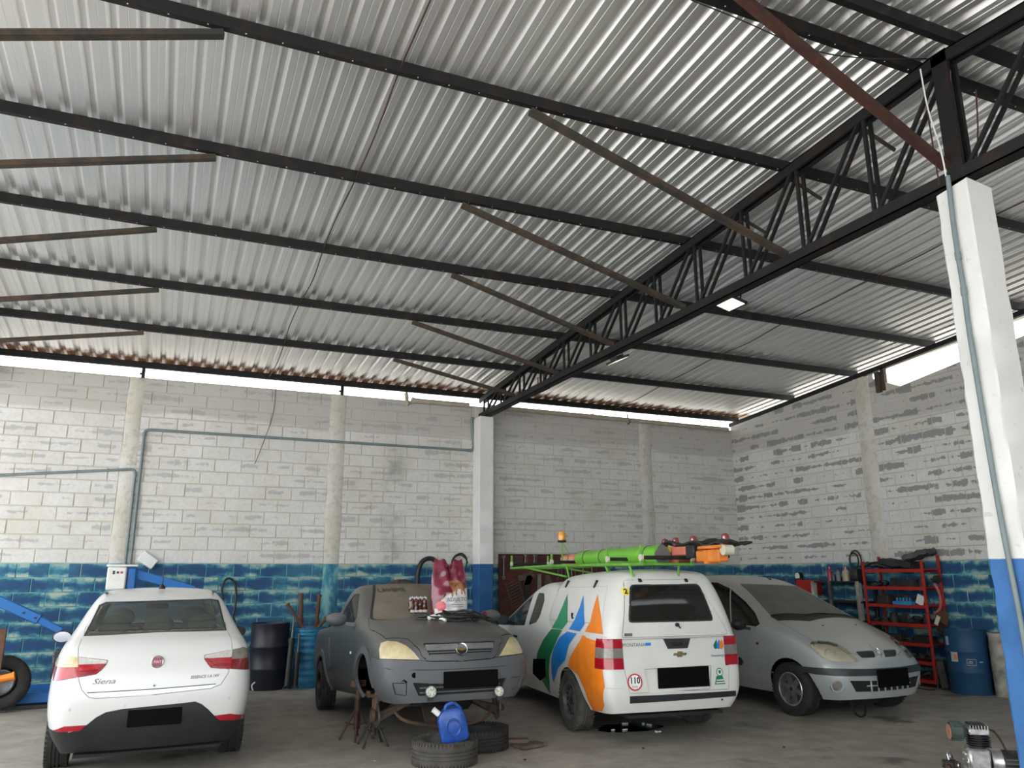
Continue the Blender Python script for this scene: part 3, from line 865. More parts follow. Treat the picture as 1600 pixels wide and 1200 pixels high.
# ---- car materials
def paint(name, col, rough=.28, dirt=(.35, .32, .27), damt=.25, metal=0, coat=.5, dust=None, dust_amt=0):
    m = N(name); P = m.pos(True)
    f = m.ramp(m.noise(2.6, P, 3, .5), [(.35, 0.0), (.8, 1.0)]); c = m.mix(m.math('MULTIPLY', f, damt), col, dirt)
    if dust:
        g = m.n('ShaderNodeNewGeometry').outputs['Normal']; nz = m.sep(g)[2]
        k = m.math('MULTIPLY', m.ramp(nz, [(.15, 0.0), (.75, 1.0)]), m.ramp(m.noise(2.1, P, 6, .62), [(.3, .45), (.6, 1.0)]))
        c = m.mix(m.math('MULTIPLY', k, dust_amt), c, dust)
    m.set(col=c, rough=rough, metal=metal, coat=coat, coatr=.12); return m.m
def glass(name, tint, refl=.9, rough=.03, opac=0., film=(.5, .5, .45)):
    """thin car glass: tinted see-through plus fresnel reflection, optional dust film"""
    m = N(name); t = m.t; out = t.nodes['Material Output']
    tr = m.n('ShaderNodeBsdfTransparent'); tr.inputs[0].default_value = (*tint, 1)
    gl = m.n('ShaderNodeBsdfGlossy'); gl.inputs['Roughness'].default_value = rough
    fr = m.n('ShaderNodeFresnel'); fr.inputs[0].default_value = 1.5
    mx = m.n('ShaderNodeMixShader'); m.l(m.math('MULTIPLY', fr.outputs[0], refl), mx.inputs[0]); m.l(tr.outputs[0], mx.inputs[1]); m.l(gl.outputs[0], mx.inputs[2]); res = mx
    if opac > 0:
        df = m.n('ShaderNodeBsdfDiffuse'); df.inputs[0].default_value = (*film, 1); P = m.pos(True)
        m2 = m.n('ShaderNodeMixShader'); m.l(m.ramp(m.noise(4, P, 6, .65), [(.3, opac*.85), (.7, min(1, opac*1.12))]), m2.inputs[0]); m.l(mx.outputs[0], m2.inputs[1]); m.l(df.outputs[0], m2.inputs[2]); res = m2
    m.l(res.outputs[0], out.inputs[0]); return m.m
def lens(name, col, rough=.12, depth=.35):
    m = N(name); P = m.pos(True); wv = m.noise(30, P, 2); m.set(col=m.ramp(wv, [(.3, tuple(c*.75 for c in col)), (.7, col)]), rough=rough, coat=.8, coatr=.05); return m.m
M_tyre = simple('tyre_rubber', (.022, .021, .02), .8, var=.25, vscale=9, bump=.2)
M_tyred = simple('dusty_tyre_rubber', (.075, .068, .06), .9, var=.3, vscale=7, bump=.2)
M_steelrim = simple('grey_steel_rim', (.16, .16, .16), .45, .6, var=.25)
M_alloy = simple('alloy_rim', (.50, .50, .49), .3, .85, var=.2)
M_chrome = simple('chrome', (.75, .75, .75), .18, 1, var=.05)
M_dark = simple('dark_trim', (.02, .021, .023), .55, var=.15)
M_bumper = simple('charcoal_bumper_plastic', (.035, .037, .041), .5, var=.15)
M_liner = simple('dark_inner', (.012, .012, .012), .9, var=.1)
M_plate = simple('black_plate', (.002, .002, .002), .8, var=.1, spec=.1)
M_seat = simple('grey_seat_fabric', (.10, .105, .10), .9, var=.15)
M_red = lens('red_lens', (.42, .008, .018)); M_redd = lens('dark_red_lens', (.20, .006, .012)); M_amber = lens('cream_lens', (.68, .52, .30), .2); M_clear = lens('clear_lens', (.62, .60, .56), .12); M_smoke = lens('smoky_lens', (.24, .22, .19), .15)
def tyre_prof(r, w):
    h = w/2
    return [(r*.60, -h*.80), (r*.66, -h*.96), (r*.80, -h*1.03), (r*.92, -h*.98), (r*.975, -h*.86), (r, -h*.70), (r, -h*.36), (r*.972, -h*.34), (r*.972, -h*.28), (r, -h*.26), (r, -h*.04), (r*.972, -h*.03), (r*.972, h*.03), (r, h*.04),
            (r, h*.26), (r*.972, h*.28), (r*.972, h*.34), (r, h*.36), (r, h*.70), (r*.975, h*.86), (r*.92, h*.98), (r*.80, h*1.03), (r*.66, h*.96), (r*.60, h*.80)]
def wheel(car, x, y, r=.298, w=.185, kind='steel', mt=None, steer=0, mr=None, z=None):
    """wheel standing at (x, y): tyre is the part, rim and fittings its sub-parts"""
    z = r if z is None else z; sd = 1 if y > 0 else -1
    b = B(); b.M = Matrix.Translation((x, y, z)) @ Matrix.Rotation(steer, 4, 'Z'); b.lathe(tyre_prof(r, w), (0, 0, 0), 'y', 48); M = b.M
    # shoulder tread blocks
    for k in range(44):
        a = 2*PI*k/44
        for q in (-1, 1):
            R = Matrix.Rotation(a, 3, 'Y'); b.box(R @ Vector((r*.985, q*w*.40, 0)), (.012, w*.16, .020), R)
    t = car.bolt(b, 'wheel', mt or M_tyre)
    def sub(bb, nm, m): bb.M = None; o = bb.obj(nm, m, t, 40); return o
    rr = r*.62; o = sd*w/2
    mm = mr or {'steel': M_steelrim, 'alloy': M_alloy, 'black': M_black}[kind]
    g = B(); g.M = M; g.lathe([(rr*1.03, o*.92), (rr*.99, o*.98), (rr*.93, o*.90), (rr*.90, o*.45), (rr*.88, -o*.8)], (0, 0, 0), 'y', 40); sub(g, 'rim', mm)
    g = B(); g.M = M
    if kind == 'steel' or kind == 'black':
        g.lathe([(rr*.92, o*.30), (rr*.80, o*.52), (rr*.62, o*.50), (rr*.45, o*.66), (rr*.30, o*.70), (rr*.27, o*.55), (0, o*.55)], (0, 0, 0), 'y', 40); sub(g, 'wheel_disc', mm)
        g = B(); g.M = M
        for k in range(14):
            a = 2*PI*k/14; c = Vector((math.cos(a)*rr*.73, o*.50, math.sin(a)*rr*.73)); g.cyl(c, c+Vector((0, sd*.008, 0)), rr*.075, n=10)
        sub(g, 'vent_hole', M_liner)
        g = B(); g.M = M
        for k in range(4):
            a = 2*PI*k/4+.4; c = Vector((math.cos(a)*rr*.36, o*.62, math.sin(a)*rr*.36)); g.cyl(c, c+Vector((0, sd*.02, 0)), rr*.06, n=6)
        g.cyl((0, o*.5, 0), (0, o*.75, 0), rr*.2, n=16); sub(g, 'wheel_nut', M_dark)
    else:
        for k in range(6):
            a = 2*PI*k/6+.25; R = Matrix.Rotation(a, 3, 'Y')
            g.add([R @ Vector(p) for p in ((rr*.15, o*.75, -rr*.14), (rr*.15, o*.75, rr*.14), (rr*.93, o*.82, rr*.10), (rr*.93, o*.82, -rr*.10), (rr*.15, o*.4, -rr*.16), (rr*.15, o*.4, rr*.16), (rr*.93, o*.5, rr*.13), (rr*.93, o*.5, -rr*.13))],
                  [(0, 1, 2, 3), (4, 7, 6, 5), (0, 4, 5, 1), (1, 5, 6, 2), (2, 6, 7, 3), (3, 7, 4, 0)])
        g.cyl((0, o*.3, 0), (0, o*.78, 0), rr*.24, n=20); sub(g, 'spoke', mm)
        g = B(); g.M = M; g.cyl((0, o*.75, 0), (0, o*.82, 0), rr*.12, n=16); sub(g, 'hub_cap', M_dark)
        g = B(); g.M = M; g.cyl((0, o*.0, 0), (0, o*.12, 0), rr*.82, n=32); sub(g, 'brake_disc', M_steelrim)
    return t
def mirror_part(car, x, y, z, mat, glass_mat, rear_face=True, w=.20, h=.135):
    """door mirror on a short arm; glass looks rearwards (-x)"""
    sd = 1 if y > 0 else -1
    b = B(); b.sphere((x, y, z), 1, 20, 12, (.085, w/2, h/2)); 
    for i, v in enumerate(b.v):
        if v.x < x-.03: b.v[i] = Vector((x-.03, v.y, v.z))
    b.beam((x+.01, y-sd*w*.4, z-h*.3), (x+.03, y-sd*(w*.5+.08), z-h*.42), .05, .04)
    o = car.bolt(b, 'door_mirror', mat)
    g = B(); g.M = Matrix.Translation((x-.033, y, z)); P = [(0, math.cos(2*PI*k/20)*w*.42, math.sin(2*PI*k/20)*h*.40) for k in range(20)]; g.add(P+[(-.003, p[1], p[2]) for p in P], [tuple(range(20)), tuple(range(20, 40))[::-1]]+[(k, (k+1) % 20, 20+(k+1) % 20, 20+k) for k in range(20)])
    g.M = None; g.obj('mirror_glass', glass_mat, o); return o
def seat(car, x, y, mat, hz=1.18):
    b = B(); b.box((x-.02, y, .58), (.5, .5, .16), None, .04); R = Matrix.Rotation(math.radians(-16), 3, 'Y'); b.box(Vector((x-.30, y, .88)), (.13, .48, .56), R, .05)
    o = car.bolt(b, 'seat', mat)
    b = B(); b.sphere((x-.40, y, hz), 1, 16, 10, (.055, .135, .10)); b.cyl((x-.39, y-.06, hz-.16), (x-.39, y-.06, hz), .008, n=6); b.cyl((x-.39, y+.06, hz-.16), (x-.39, y+.06, hz), .008, n=6)
    b.obj('headrest', mat, o); return o
# ================================================================== white sedan (rear view)
M_fpaint = paint('white_car_paint', (.67, .67, .655), .25, (.62, .60, .56), .12)
G_fiat = glass('smoked_rear_glass', (.86, .90, .86), .7, .03, .14, (.30, .32, .29))
M_mglass = simple('mirror_glass', (.30, .32, .36), .08, 1, var=.05)
fc = Car('sedan_car', 'white four-door sedan seen from behind, parked at the left', .02, 8.66, math.radians(91.07))
fc.cage([
    (-.88, [.58, .72, .765, .74, .71, .64], [.24, .42, .68, .93, 1.03, 1.09], .015, -.02, [.12, .01, -.02, .03, .07, .13]),
    (-.66, [.68, .80, .83, .79, .755, .68], [.22, .40, .68, .96, 1.07, 1.13], .02, 0),
    (-.38, [.70, .82, .845, .81, .765, .65], [.21, .40, .68, .97, 1.09, 1.18], .03, 0),
    (-.02, [.70, .82, .85, .82, .765, .61], [.2, .4, .68, .97, 1.09, 1.36], .045, 0),
    (.30, [.70, .82, .85, .82, .765, .585], [.2, .4, .68, .97, 1.08, 1.50], .04, 0),
    (.85, [.70, .82, .85, .82, .765, .585], [.2, .4, .68, .97, 1.07, 1.52], .04, 0),
    (1.45, [.70, .82, .85, .82, .76, .54], [.2, .4, .68, .96, 1.05, 1.46], .04, 0),
    (1.9, [.70, .82, .85, .81, .75, .61], [.2, .4, .66, .94, 1.03, 1.25], .05, 0),
    (2.35, [.70, .82, .84, .80, .74, .67], [.2, .4, .64, .90, .98, 1.03], .05, 0),
    (2.8, [.68, .80, .82, .76, .70, .62], [.2, .4, .62, .84, .90, .93], .05, 0),
    (3.15, [.62, .74, .75, .68, .62, .54], [.22, .4, .58, .74, .79, .82], .04, 0),
    (3.36, [.45, .58, .60, .54, .5, .44], [.24, .4, .55, .66, .7, .73], .02, .03)],
    rear=[.04, .06, .07, .06, .05, .04])
P = fc.pix
# black lower bumper with its raised middle, and reflectors
low = P('B', [(60, 1146), (90, 1147), (120, 1142), (135, 1133), (150, 1121), (165, 1113), (190, 1108), (240, 1103), (290, 1098), (305, 1096), (315, 1100), (325, 1108), (335, 1118), (350, 1122), (372, 1124), (392, 1122)])
low = low+[(-1.1, .0), (1.1, .0)]
fc.cut('bumper_low', 'B', low, lim=-.2)
for sd in (1, -1): fc.cut('bumper_low', 'L' if sd > 0 else 'R', [(-1.2, .0), (-.30, .0), (-.34, .40), (-.55, .425), (-1.2, .43)], lim=.3)
fc.cut('reflector', 'B', P('B', [(83, 1141), (100, 1135), (134, 1133), (125, 1142), (90, 1143)]), lim=-.3, where=lambda c: c.x < -.2)
fc.cut('reflector', 'B', P('B', [(335, 1118), (360, 1115), (378, 1116), (384, 1121), (360, 1125), (342, 1125)]), lim=-.3, where=lambda c: c.x < -.2)
# boot lid
lid = P('B', [(130, 993), (122, 1012), (122, 1060), (127, 1078), (138, 1090), (150, 1092), (240, 1086), (330, 1076), (345, 1070), (357, 1052), (363, 1030), (363, 1005), (355, 984)])
lid = [lid[0]]+lid[1:]+[(lid[-1][0], 1.30), (lid[0][0], 1.30)]
fc.cut('boot_lid', 'B', lid, lim=.02, where=lambda c: c.x < -.30)
# rear lamps: inner half on the lid, outer half on the wing
La = P('B', [(123, 1027), (168, 1032), (166, 1038), (158, 1047), (150, 1053), (122, 1058)]); Lo = P('B', [(122, 1058), (84, 1064), (86, 1042), (90, 1028), (100, 1025), (123, 1027)])
Ra = P('B', [(363, 1015), (320, 1024), (319, 1028), (324, 1036), (330, 1043), (361, 1045)]); Ro = P('B', [(361, 1045), (388, 1046), (388, 1012), (380, 1011), (363, 1015)])
fc.cut('lamp_in_L', 'B', La, lim=-.5, where=lambda c: c.x < -.2); fc.cut('lamp_in_R', 'B', Ra, lim=-.5, where=lambda c: c.x < -.2); fc.cut('lamp_out_L', 'B', Lo, lim=-.6, where=lambda c: c.x < -.2); fc.cut('lamp_out_R', 'B', Ro, lim=-.6, where=lambda c: c.x < -.2)
def half(name, poly, t): # upper pale part of a lamp
    zs = [p[1] for p in poly]; zc = min(zs)+(max(zs)-min(zs))*t
    fc.cut(name+'_pale', 'B', [(-1.2, zc), (1.2, zc), (1.2, 1.4), (-1.2, 1.4)], only=[name], lim=-.6)
half('lamp_in_L', La, .62); half('lamp_in_R', Ra, .60); half('lamp_out_L', Lo, .56); half('lamp_out_R', Ro, .52)
# rear window with black edge, side windows
gl = P('B', [(131, 994), (155, 945), (166, 940), (330, 935), (342, 937), (355, 985), (245, 988)])
fc.cut('glass_edge', 'B', gl, lim=.02, where=lambda c: c.x < .5); cxg = sum(p[0] for p in gl)/len(gl); czg = sum(p[1] for p in gl)/len(gl)
fc.cut('rear_glass', 'B', [(cxg+(p[0]-cxg)*.975, czg+(p[1]-czg)*.96) for p in gl], lim=.02, where=lambda c: c.x < .5)
fc.mir('side_glass', 'L', rounded([(-.02, 1.12), (.42, 1.40), (.95, 1.43), (.98, 1.10)], .05)); fc.mir('side_glass_front', 'L', rounded([(1.04, 1.10), (1.02, 1.43), (1.42, 1.39), (1.98, 1.08)], .05))
fc.cut('windscreen', 'T', [(1.52, -.47), (1.52, .47), (2.26, .62), (2.26, -.62)])
for xw, nm in ((0, 'arch'), (2.51, 'arch')): fc.mir('arch', 'L', arc(xw, .30, .345, -60, 240, 22), lim=.2)
fc.hole('arch')
fc.mir('door', 'L', rounded([(.20, .26), (.42, .62), (.25, .78), (.1, 1.04), (1.02, 1.03), (1.03, .26)], .04), only=['body']); fc.mir('door_front', 'L', rounded([(1.05, .26), (1.045, 1.03), (2.02, 1.0), (2.1, .26)], .04), only=['body'])
fc.cut('bonnet', 'T', rounded([(2.36, -.62), (2.36, .62), (3.1, .52), (3.24, .3), (3.24, -.3), (3.1, -.52)], .08), only=['body'])
# parts
fc.part('body', 'body', M_fpaint, 0, 0)
fc.part('bumper_low', 'lower_bumper', simple('black_bumper', (.020, .021, .023), .5, var=.15), .004, .001)
for sd, nm in ((lambda c: c.y > 0, 'L'), (lambda c: c.y < 0, 'R')):
    fc.part('reflector', 'reflector', M_red, .006, .001, side=sd)
    fc.part('arch' if False else 'door', 'rear_door', M_fpaint, 0, .003, side=sd); fc.part('door_front', 'front_door', M_fpaint, 0, .003, side=sd)
    fc.part('side_glass', 'side_window', G_fiat, -.004, .0, .004, side=sd); fc.part('side_glass_front', 'side_window', G_fiat, -.004, .0, .004, side=sd)
bl = fc.part('boot_lid', 'boot_lid', M_fpaint, .001, .0045, .02)
ge = fc.part('glass_edge', 'window_seal', M_dark, -.002, .0); fc.part('rear_glass', 'rear_window', G_fiat, -.002, 0, .004); fc.part('windscreen', 'windscreen', G_fiat, -.002, 0, .004); fc.part('bonnet', 'bonnet', M_fpaint, 0, .004)
for sd in 'LR':
    li = fc.part('lamp_in_'+sd, 'tail_lamp', M_red, .006, .001, .02, label='red and clear tail lamp on the boot lid'); fc.part('lamp_in_'+sd+'_pale', 'reversing_lens', M_clear, .006, .001, .02, parent=li)
    lo = fc.part('lamp_out_'+sd, 'tail_lamp', M_red if sd == 'L' else M_redd, .006, .001, .02, label='red and cream outer tail lamp' if sd == 'L' else 'red and smoky outer tail lamp')
    fc.part('lamp_out_'+sd+'_pale', 'indicator_lens', M_amber if sd == 'L' else M_smoke, .006, .001, .02, parent=lo)
    sg = 1 if sd == 'L' else -1
    for k in range(3):
        px = [(125, 1049+2.6*k), (152-4*k, 1046+2.4*k), (164-5*k, 1038+3*k), (164.5-5*k, 1039+3*k), (152.5-4*k, 1047.2+2.4*k), (125, 1050.2+2.6*k)] if sd == 'L' else [(359, 1037+2.6*k), (333+3*k, 1036+2.4*k), (323+4*k, 1028+3*k), (322.5+4*k, 1029+3*k), (332.5+3*k, 1037.2+2.4*k), (359, 1038.2+2.6*k)]
        fc.decal('lens_rib', 'B', [P('B', px)], M_redd, .0085, parent=li)
# chrome strip under the lid, lock, badge and lettering
st = P('B', [(136, 1083), (240, 1077), (337, 1069), (330, 1075), (240, 1084), (143, 1089)])
fc.decal('chrome_strip', 'B', [st], simple('satin_strip', (.62, .62, .64), .3, .5), .004, parent=bl)
fc.decal('strip_shadow_line', 'B', [P('B', [(136, 1082), (240, 1076), (337, 1068), (337, 1069.3), (240, 1077.4), (136, 1083.4)])], M_dark, .0045, parent=bl)
q = fc.hit(246, 1034)
g = B(); g.M = Matrix.Translation(q+Vector((-.004, 0, 0))) @ Matrix.Rotation(math.radians(8), 4, 'Y'); g.lathe([(.052, .004), (.052, -.006), (.047, -.010), (.041, -.007), (.0, -.007)], (0, 0, 0), 'x', 36); bd = fc.bolt(g, 'badge_ring', M_alloy)
g = B(); g.M = Matrix.Translation(q+Vector((-.004, 0, 0))) @ Matrix.Rotation(math.radians(8), 4, 'Y'); g.prism(rounded([(-.035, -.036), (.035, -.036), (.038, .036), (-.038, .036)], .012), -.0125, -.0072, 'x'); g.M = None; g.obj('badge_field', simple('badge_maroon', (.22, .012, .04), .3), bd)
M_foilish = simple('badge_silver', (.62, .60, .60), .4, .2)
Mx = Matrix.Translation(q+Vector((-.0175, 0, 0))) @ Matrix.Rotation(math.radians(8), 4, 'Y') @ Matrix(((0, 0, -1, 0), (-1, 0, 0, 0), (0, 1, 0, 0), (0, 0, 0, 1)))
text_obj('badge_letters', 'FIAT', .030, Mx, M_foilish, bd)
q = fc.hit(241, 1071); g = B(); g.cyl(q+Vector((.004, 0, 0)), q+Vector((-.006, 0, 0)), .013, n=16); lk = fc.bolt(g, 'lock', M_chrome); g = B(); g.cyl(q+Vector((0, 0, 0)), q+Vector((-.0075, 0, 0)), .006, n=10); g.obj('keyhole', M_dark, lk)
q = fc.hit(162, 1065); fc.text('model_script', 'Siena', 'B', (q.y, q.z), .062, M_steelrim, .006, shear=.35, sx=1.35, parent=bl)
q = fc.hit(320, 1057); fc.text('trim_lettering', 'ESSENCE 1.6 16V', 'B', (q.y, q.z), .034, M_steelrim, .006, shear=.2, bold=.0005, sx=.95, parent=bl, rot=.02)
# black number plate (blacked out in the photograph), parking sensors
pl = P('B', [(192, 1110), (292, 1101), (292, 1134), (193, 1140)]); q = fc.hit(242, 1120)
g = B(); g.box((q.x-.012, q.y, q.z), (.012, .42, .135), None, .004); fc.bolt(g, 'number_plate', M_plate)
for p in ((109, 1109), (195, 1103), (280, 1096), (358, 1091)):
    q = fc.hit(*p); g = B(); g.cyl(q+Vector((.003, 0, 0)), q+Vector((-.003, 0, 0)), .012, n=14); fc.bolt(g, 'parking_sensor', simple('sensor_white', (.6, .6, .58), .35))
for xw in (0, 2.51):
    for y in (.735, -.735): wheel(fc, xw, y, .295, .19, 'steel')
mirror_part(fc, 1.60, .93, 1.02, M_black, M_mglass); mirror_part(fc, 1.60, -.90, 1.02, M_black, M_dark)
for y in (.36, -.36): seat(fc, 1.35, y, M_seat, 1.24); 
for y in (.40, 0, -.40): seat(fc, .42, y, M_seat, 1.20)
g = B(); g.box((1.62, 0, 1.33), (.04, .24, .065), None, .015); fc.bolt(g, 'inside_mirror', M_dark)
g = B(); g.box((.9, 0, .21), (3.4, 1.15, .02)); g.box((-.2, 0, .34), (.5, .8, .14), None, .05); fc.bolt(g, 'underbody', M_liner)
g = B(); q = fc.hit(250, 921); g.lathe([(.035, 0), (.026, .03), (.006, .05), (.004, .2), (0, .2)], (.32, 0, 1.535), 'z', 10); fc.bolt(g, 'aerial', M_black)
g = B(); g.beam((.25, .50, 1.50), (1.4, .50, 1.50), .02, .012); g.beam((.25, -.50, 1.50), (1.4, -.50, 1.50), .02, .012); fc.bolt(g, 'roof_gutter', M_dark)
fc.liner(simple('grey_headliner', (.22, .225, .215), .9), ('side_glass', 'side_glass_front', 'rear_glass', 'windscreen', 'glass_edge'))
fc.done()
# ================================================================== white pickup with canopy (rear three-quarter)
M_vpaint = paint('white_van_paint', (.70, .70, .67), .35, (.42, .38, .28), .28, coat=.3)
M_green = simple('green_print', (.012, .20, .065), .4, var=.1); M_greenl = simple('light_green_print', (.02, .27, .12), .4, var=.1); M_blue = simple('blue_print', (.012, .22, .66), .4, var=.1); M_orange = simple('orange_print', (.86, .23, .015), .4, var=.08)
G_van = glass('dark_van_glass', (.30, .33, .33), 1.0, .04, .10, (.25, .25, .24)); G_vand = glass('dark_rear_glass', (.09, .10, .10), .9, .06, .10, (.14, .14, .13))
vc = Car('pickup_van', 'white utility pickup with a canopy and green, blue and orange stripes', 5.08, 8.12, math.radians(84.5), cat='van')
yl = [.72, .82, .845, .82, .80]
vc.cage([
    (-.92, [.66, .775, .785, .775, .77, .75], [.30, .45, .72, .96, 1.01, 1.05], .01, 0, [.03, -.03, .0, .0, .005, .01]),
    (-.78, [.72, .83, .84, .815, .80, .775], [.28, .44, .72, .97, 1.03, 1.06], .005, 0),
    (-.40, yl+[.775], [.26, .42, .72, .98, 1.035, 1.065], 0, 0),
    (.25, yl+[.775], [.25, .42, .72, .98, 1.04, 1.07], 0, 0),
    (.55, yl+[.765], [.25, .42, .72, .98, 1.045, 1.08], 0, 0),
    (.70, yl+[.63], [.25, .42, .72, .98, 1.045, 1.40], .03, 0),
    (.95, yl+[.57], [.25, .42, .72, .98, 1.045, 1.54], .04, 0),
    (1.35, yl+[.56], [.25, .42, .72, .98, 1.04, 1.565], .04, 0),
    (1.78, yl+[.54], [.25, .42, .72, .97, 1.03, 1.50], .04, 0),
    (2.2, [.72, .82, .845, .81, .78, .63], [.25, .42, .71, .96, 1.02, 1.28], .05, 0),
    (2.62, [.72, .82, .84, .80, .76, .69], [.25, .42, .70, .94, 1.00, 1.06], .05, 0),
    (3.0, [.70, .80, .82, .77, .73, .66], [.24, .42, .68, .90, .96, .99], .05, 0),
    (3.36, [.62, .74, .75, .70, .66, .58], [.24, .42, .64, .82, .87, .90], .04, 0),
    (3.54, [.46, .60, .62, .56, .52, .46], [.26, .42, .60, .72, .77, .80], .02, .03)], frac=(0, .45, .86, 1), rear=[.03, .03, .03, .02, .015, .01])
P = vc.pix
vc.mir('arch', 'L', arc(0, .30, .36, -55, 235, 24), lim=.2); vc.mir('arch', 'L', arc(2.67, .30, .36, -55, 235, 24), lim=.2); vc.hole('arch')
# tailgate, plate bay, tail lamps
tg = P('B', [(970.6, 999), (975, 1046), (984, 1084), (1060, 1080), (1138.6, 1077), (1139, 1036), (1134.5, 994.5)])
vc.cut('tailgate', 'B', tg+[(tg[-1][0], 1.043), (tg[0][0], 1.043)], lim=.1)
vc.cut('plate_bay', 'B', P('B', [(1007, 1046), (1014, 1082), (1110, 1076), (1111, 1040)]), lim=.1)
tl = P('B', [(938, 1003), (943, 999.5), (971, 998.5), (974.5, 1046), (942, 1044)]); tr = [(-p[0], p[1]) for p in P('B', [(970.5, 999), (974.5, 1046)])]
zt0, zt1 = tl[3][1], max(p[1] for p in tl)
ltop = min(zt1, 1.035)
for sd in 'LR':
    sg = 1 if sd == 'L' else -1; nm = 'tail_'+sd; yi = abs(tl[2][0]); yb = abs(tl[3][0])
    poly = [(sg*yi, ltop), (sg*yb, zt0), (sg*1.0, zt0), (sg*1.0, ltop)]
    vc.cut(nm, 'B', poly, lim=-2, where=lambda c: c.x < -.74)
    dz = (ltop-zt0)
    vc.cut(nm+'_mid', 'B', [(-1.2, zt0+dz*.36), (1.2, zt0+dz*.36), (1.2, zt0+dz*.70), (-1.2, zt0+dz*.70)], only=[nm], lim=-2)
# bumper with black step
vc.cut('bumper', 'B', [(-1, .0), (1, .0), (1, .545), (.60, .545), (.56, .48), (-.60, .48), (-.62, .545), (-1, .545)], lim=-2, where=lambda c: c.x < -.80, only=['body'])
vc.cut('step', 'B', P('B', [(984, 1088), (984, 1099), (1149, 1087), (1149, 1079)]), lim=.1)
# doors and side glass
fw = P('L', [(783, 962), (790, 950), (800, 939), (813, 930.5), (826, 926), (836.5, 924.5), (828, 947), (820, 976.5), (785, 976.5)])
rw = P('L', [(842, 926), (850.5, 927), (851, 938), (844, 962), (838, 972.5), (825.5, 976.8), (834, 950)])
vc.mir('door_glass', 'L', rounded(fw, .03)); vc.mir('quarter_glass', 'L', rounded(rw, .04))
fx = [p[0] for p in fw]
vc.mir('door', 'L', rounded([(min(fx)-.05, 1.05), (min(fx)-.09, .98), (min(fx)-.16, .62), (min(fx)-.13, .30), (2.22, .28), (2.25, .98), (2.32, 1.06)], .05), only=['body'])
vc.cut('windscreen', 'T', [(1.86, -.46), (1.86, .46), (2.52, .62), (2.52, -.62)])
vc.cut('bonnet', 'T', rounded([(2.66, -.64), (2.66, .64), (3.3, .52), (3.45, .3), (3.45, -.3), (3.3, -.52)], .08), only=['body'])
vc.cut('head_lamp_L', 'F', [(.36, .66), (.36, .80), (.72, .88), (.74, .70)], lim=.05); vc.cut('head_lamp_R', 'F', [(-.36, .66), (-.36, .80), (-.72, .88), (-.74, .70)], lim=.05)
vc.cut('grille', 'F', [(-.34, .52), (.34, .52), (.34, .72), (-.34, .72)], lim=.05)
vc.part('body', 'body', M_vpaint, 0, 0); tgo = vc.part('tailgate', 'tailgate', M_vpaint, .001, .004, .02); vc.part('plate_bay', 'plate_recess', M_vpaint, -.012, 0, .0); vc.part('bumper', 'rear_bumper', M_vpaint, .003, .001, .03); vc.part('step', 'bumper_step', M_dark, .008, 0, .03)
for sd in 'LR':
    o = vc.part('tail_'+sd, 'tail_lamp', M_red, .008, .001, .02, side=lambda c: True); vc.part('tail_'+sd+'_mid', 'clear_lens', M_smoke, .008, .001, .02, parent=o)
    vc.part('head_lamp_'+sd, 'head_lamp', M_clear, .004, .002)
for f in (lambda c: c.y > 0, lambda c: c.y < 0):
    vc.part('door', 'door', M_vpaint, 0, .004, side=f); vc.part('door_glass', 'door_window', G_van, -.004, 0, .004, side=f); vc.part('quarter_glass', 'quarter_window', G_vand, -.002, 0, .004, side=f)
vc.part('windscreen', 'windscreen', G_van, -.002, 0, .004); vc.part('bonnet', 'bonnet', M_vpaint, 0, .004); vc.part('grille', 'grille', M_dark, -.004, 0)
# livery on the body side
def C3(pts): return [(740+x/3.4289, 810+y/3.4289) for x, y in pts]
def C7(pts): return [(780+x/7.2727, 900+y/7.2727) for x, y in pts]
def stripe(nm, pts, m, lab): vc.cut(nm, 'L', P('L', C3(pts)), only=['body'], lim=.1)
gb = C7([(600, 603), (727, 612), (640, 690), (600, 760)])+C3([(412, 740), (405, 800), (410, 880), (413, 938), (385, 895), (352, 835), (335, 780), (345, 715), (375, 650)])
bb = C7([(790, 625), (905, 640), (830, 715), (795, 780)])+C3([(492, 760), (455, 800), (440, 850), (430, 880), (420, 830), (418, 760), (430, 700), (460, 640)])
ob = C7([(965, 655), (1185, 668)])+C3([(688, 640), (690, 800), (704, 900), (702, 1000), (690, 1032), (640, 1035), (600, 925), (562, 840), (505, 790), (520, 740), (550, 690), (575, 648)])
for nm, px, m, lab in (('green_stripe', gb, M_green, 'dark green stripe'), ('blue_stripe', bb, M_blue, 'bright blue stripe'), ('orange_stripe', ob, M_orange, 'orange stripe by the tail lamp')):
    vc.decal(nm, 'L', [P('L', px)], m, .005, label=lab)
vc.decal('blacked_out_number', 'L', [P('L', C3([(322, 752), (388, 752), (390, 845), (360, 870), (320, 830)]))], M_plate, .0065)
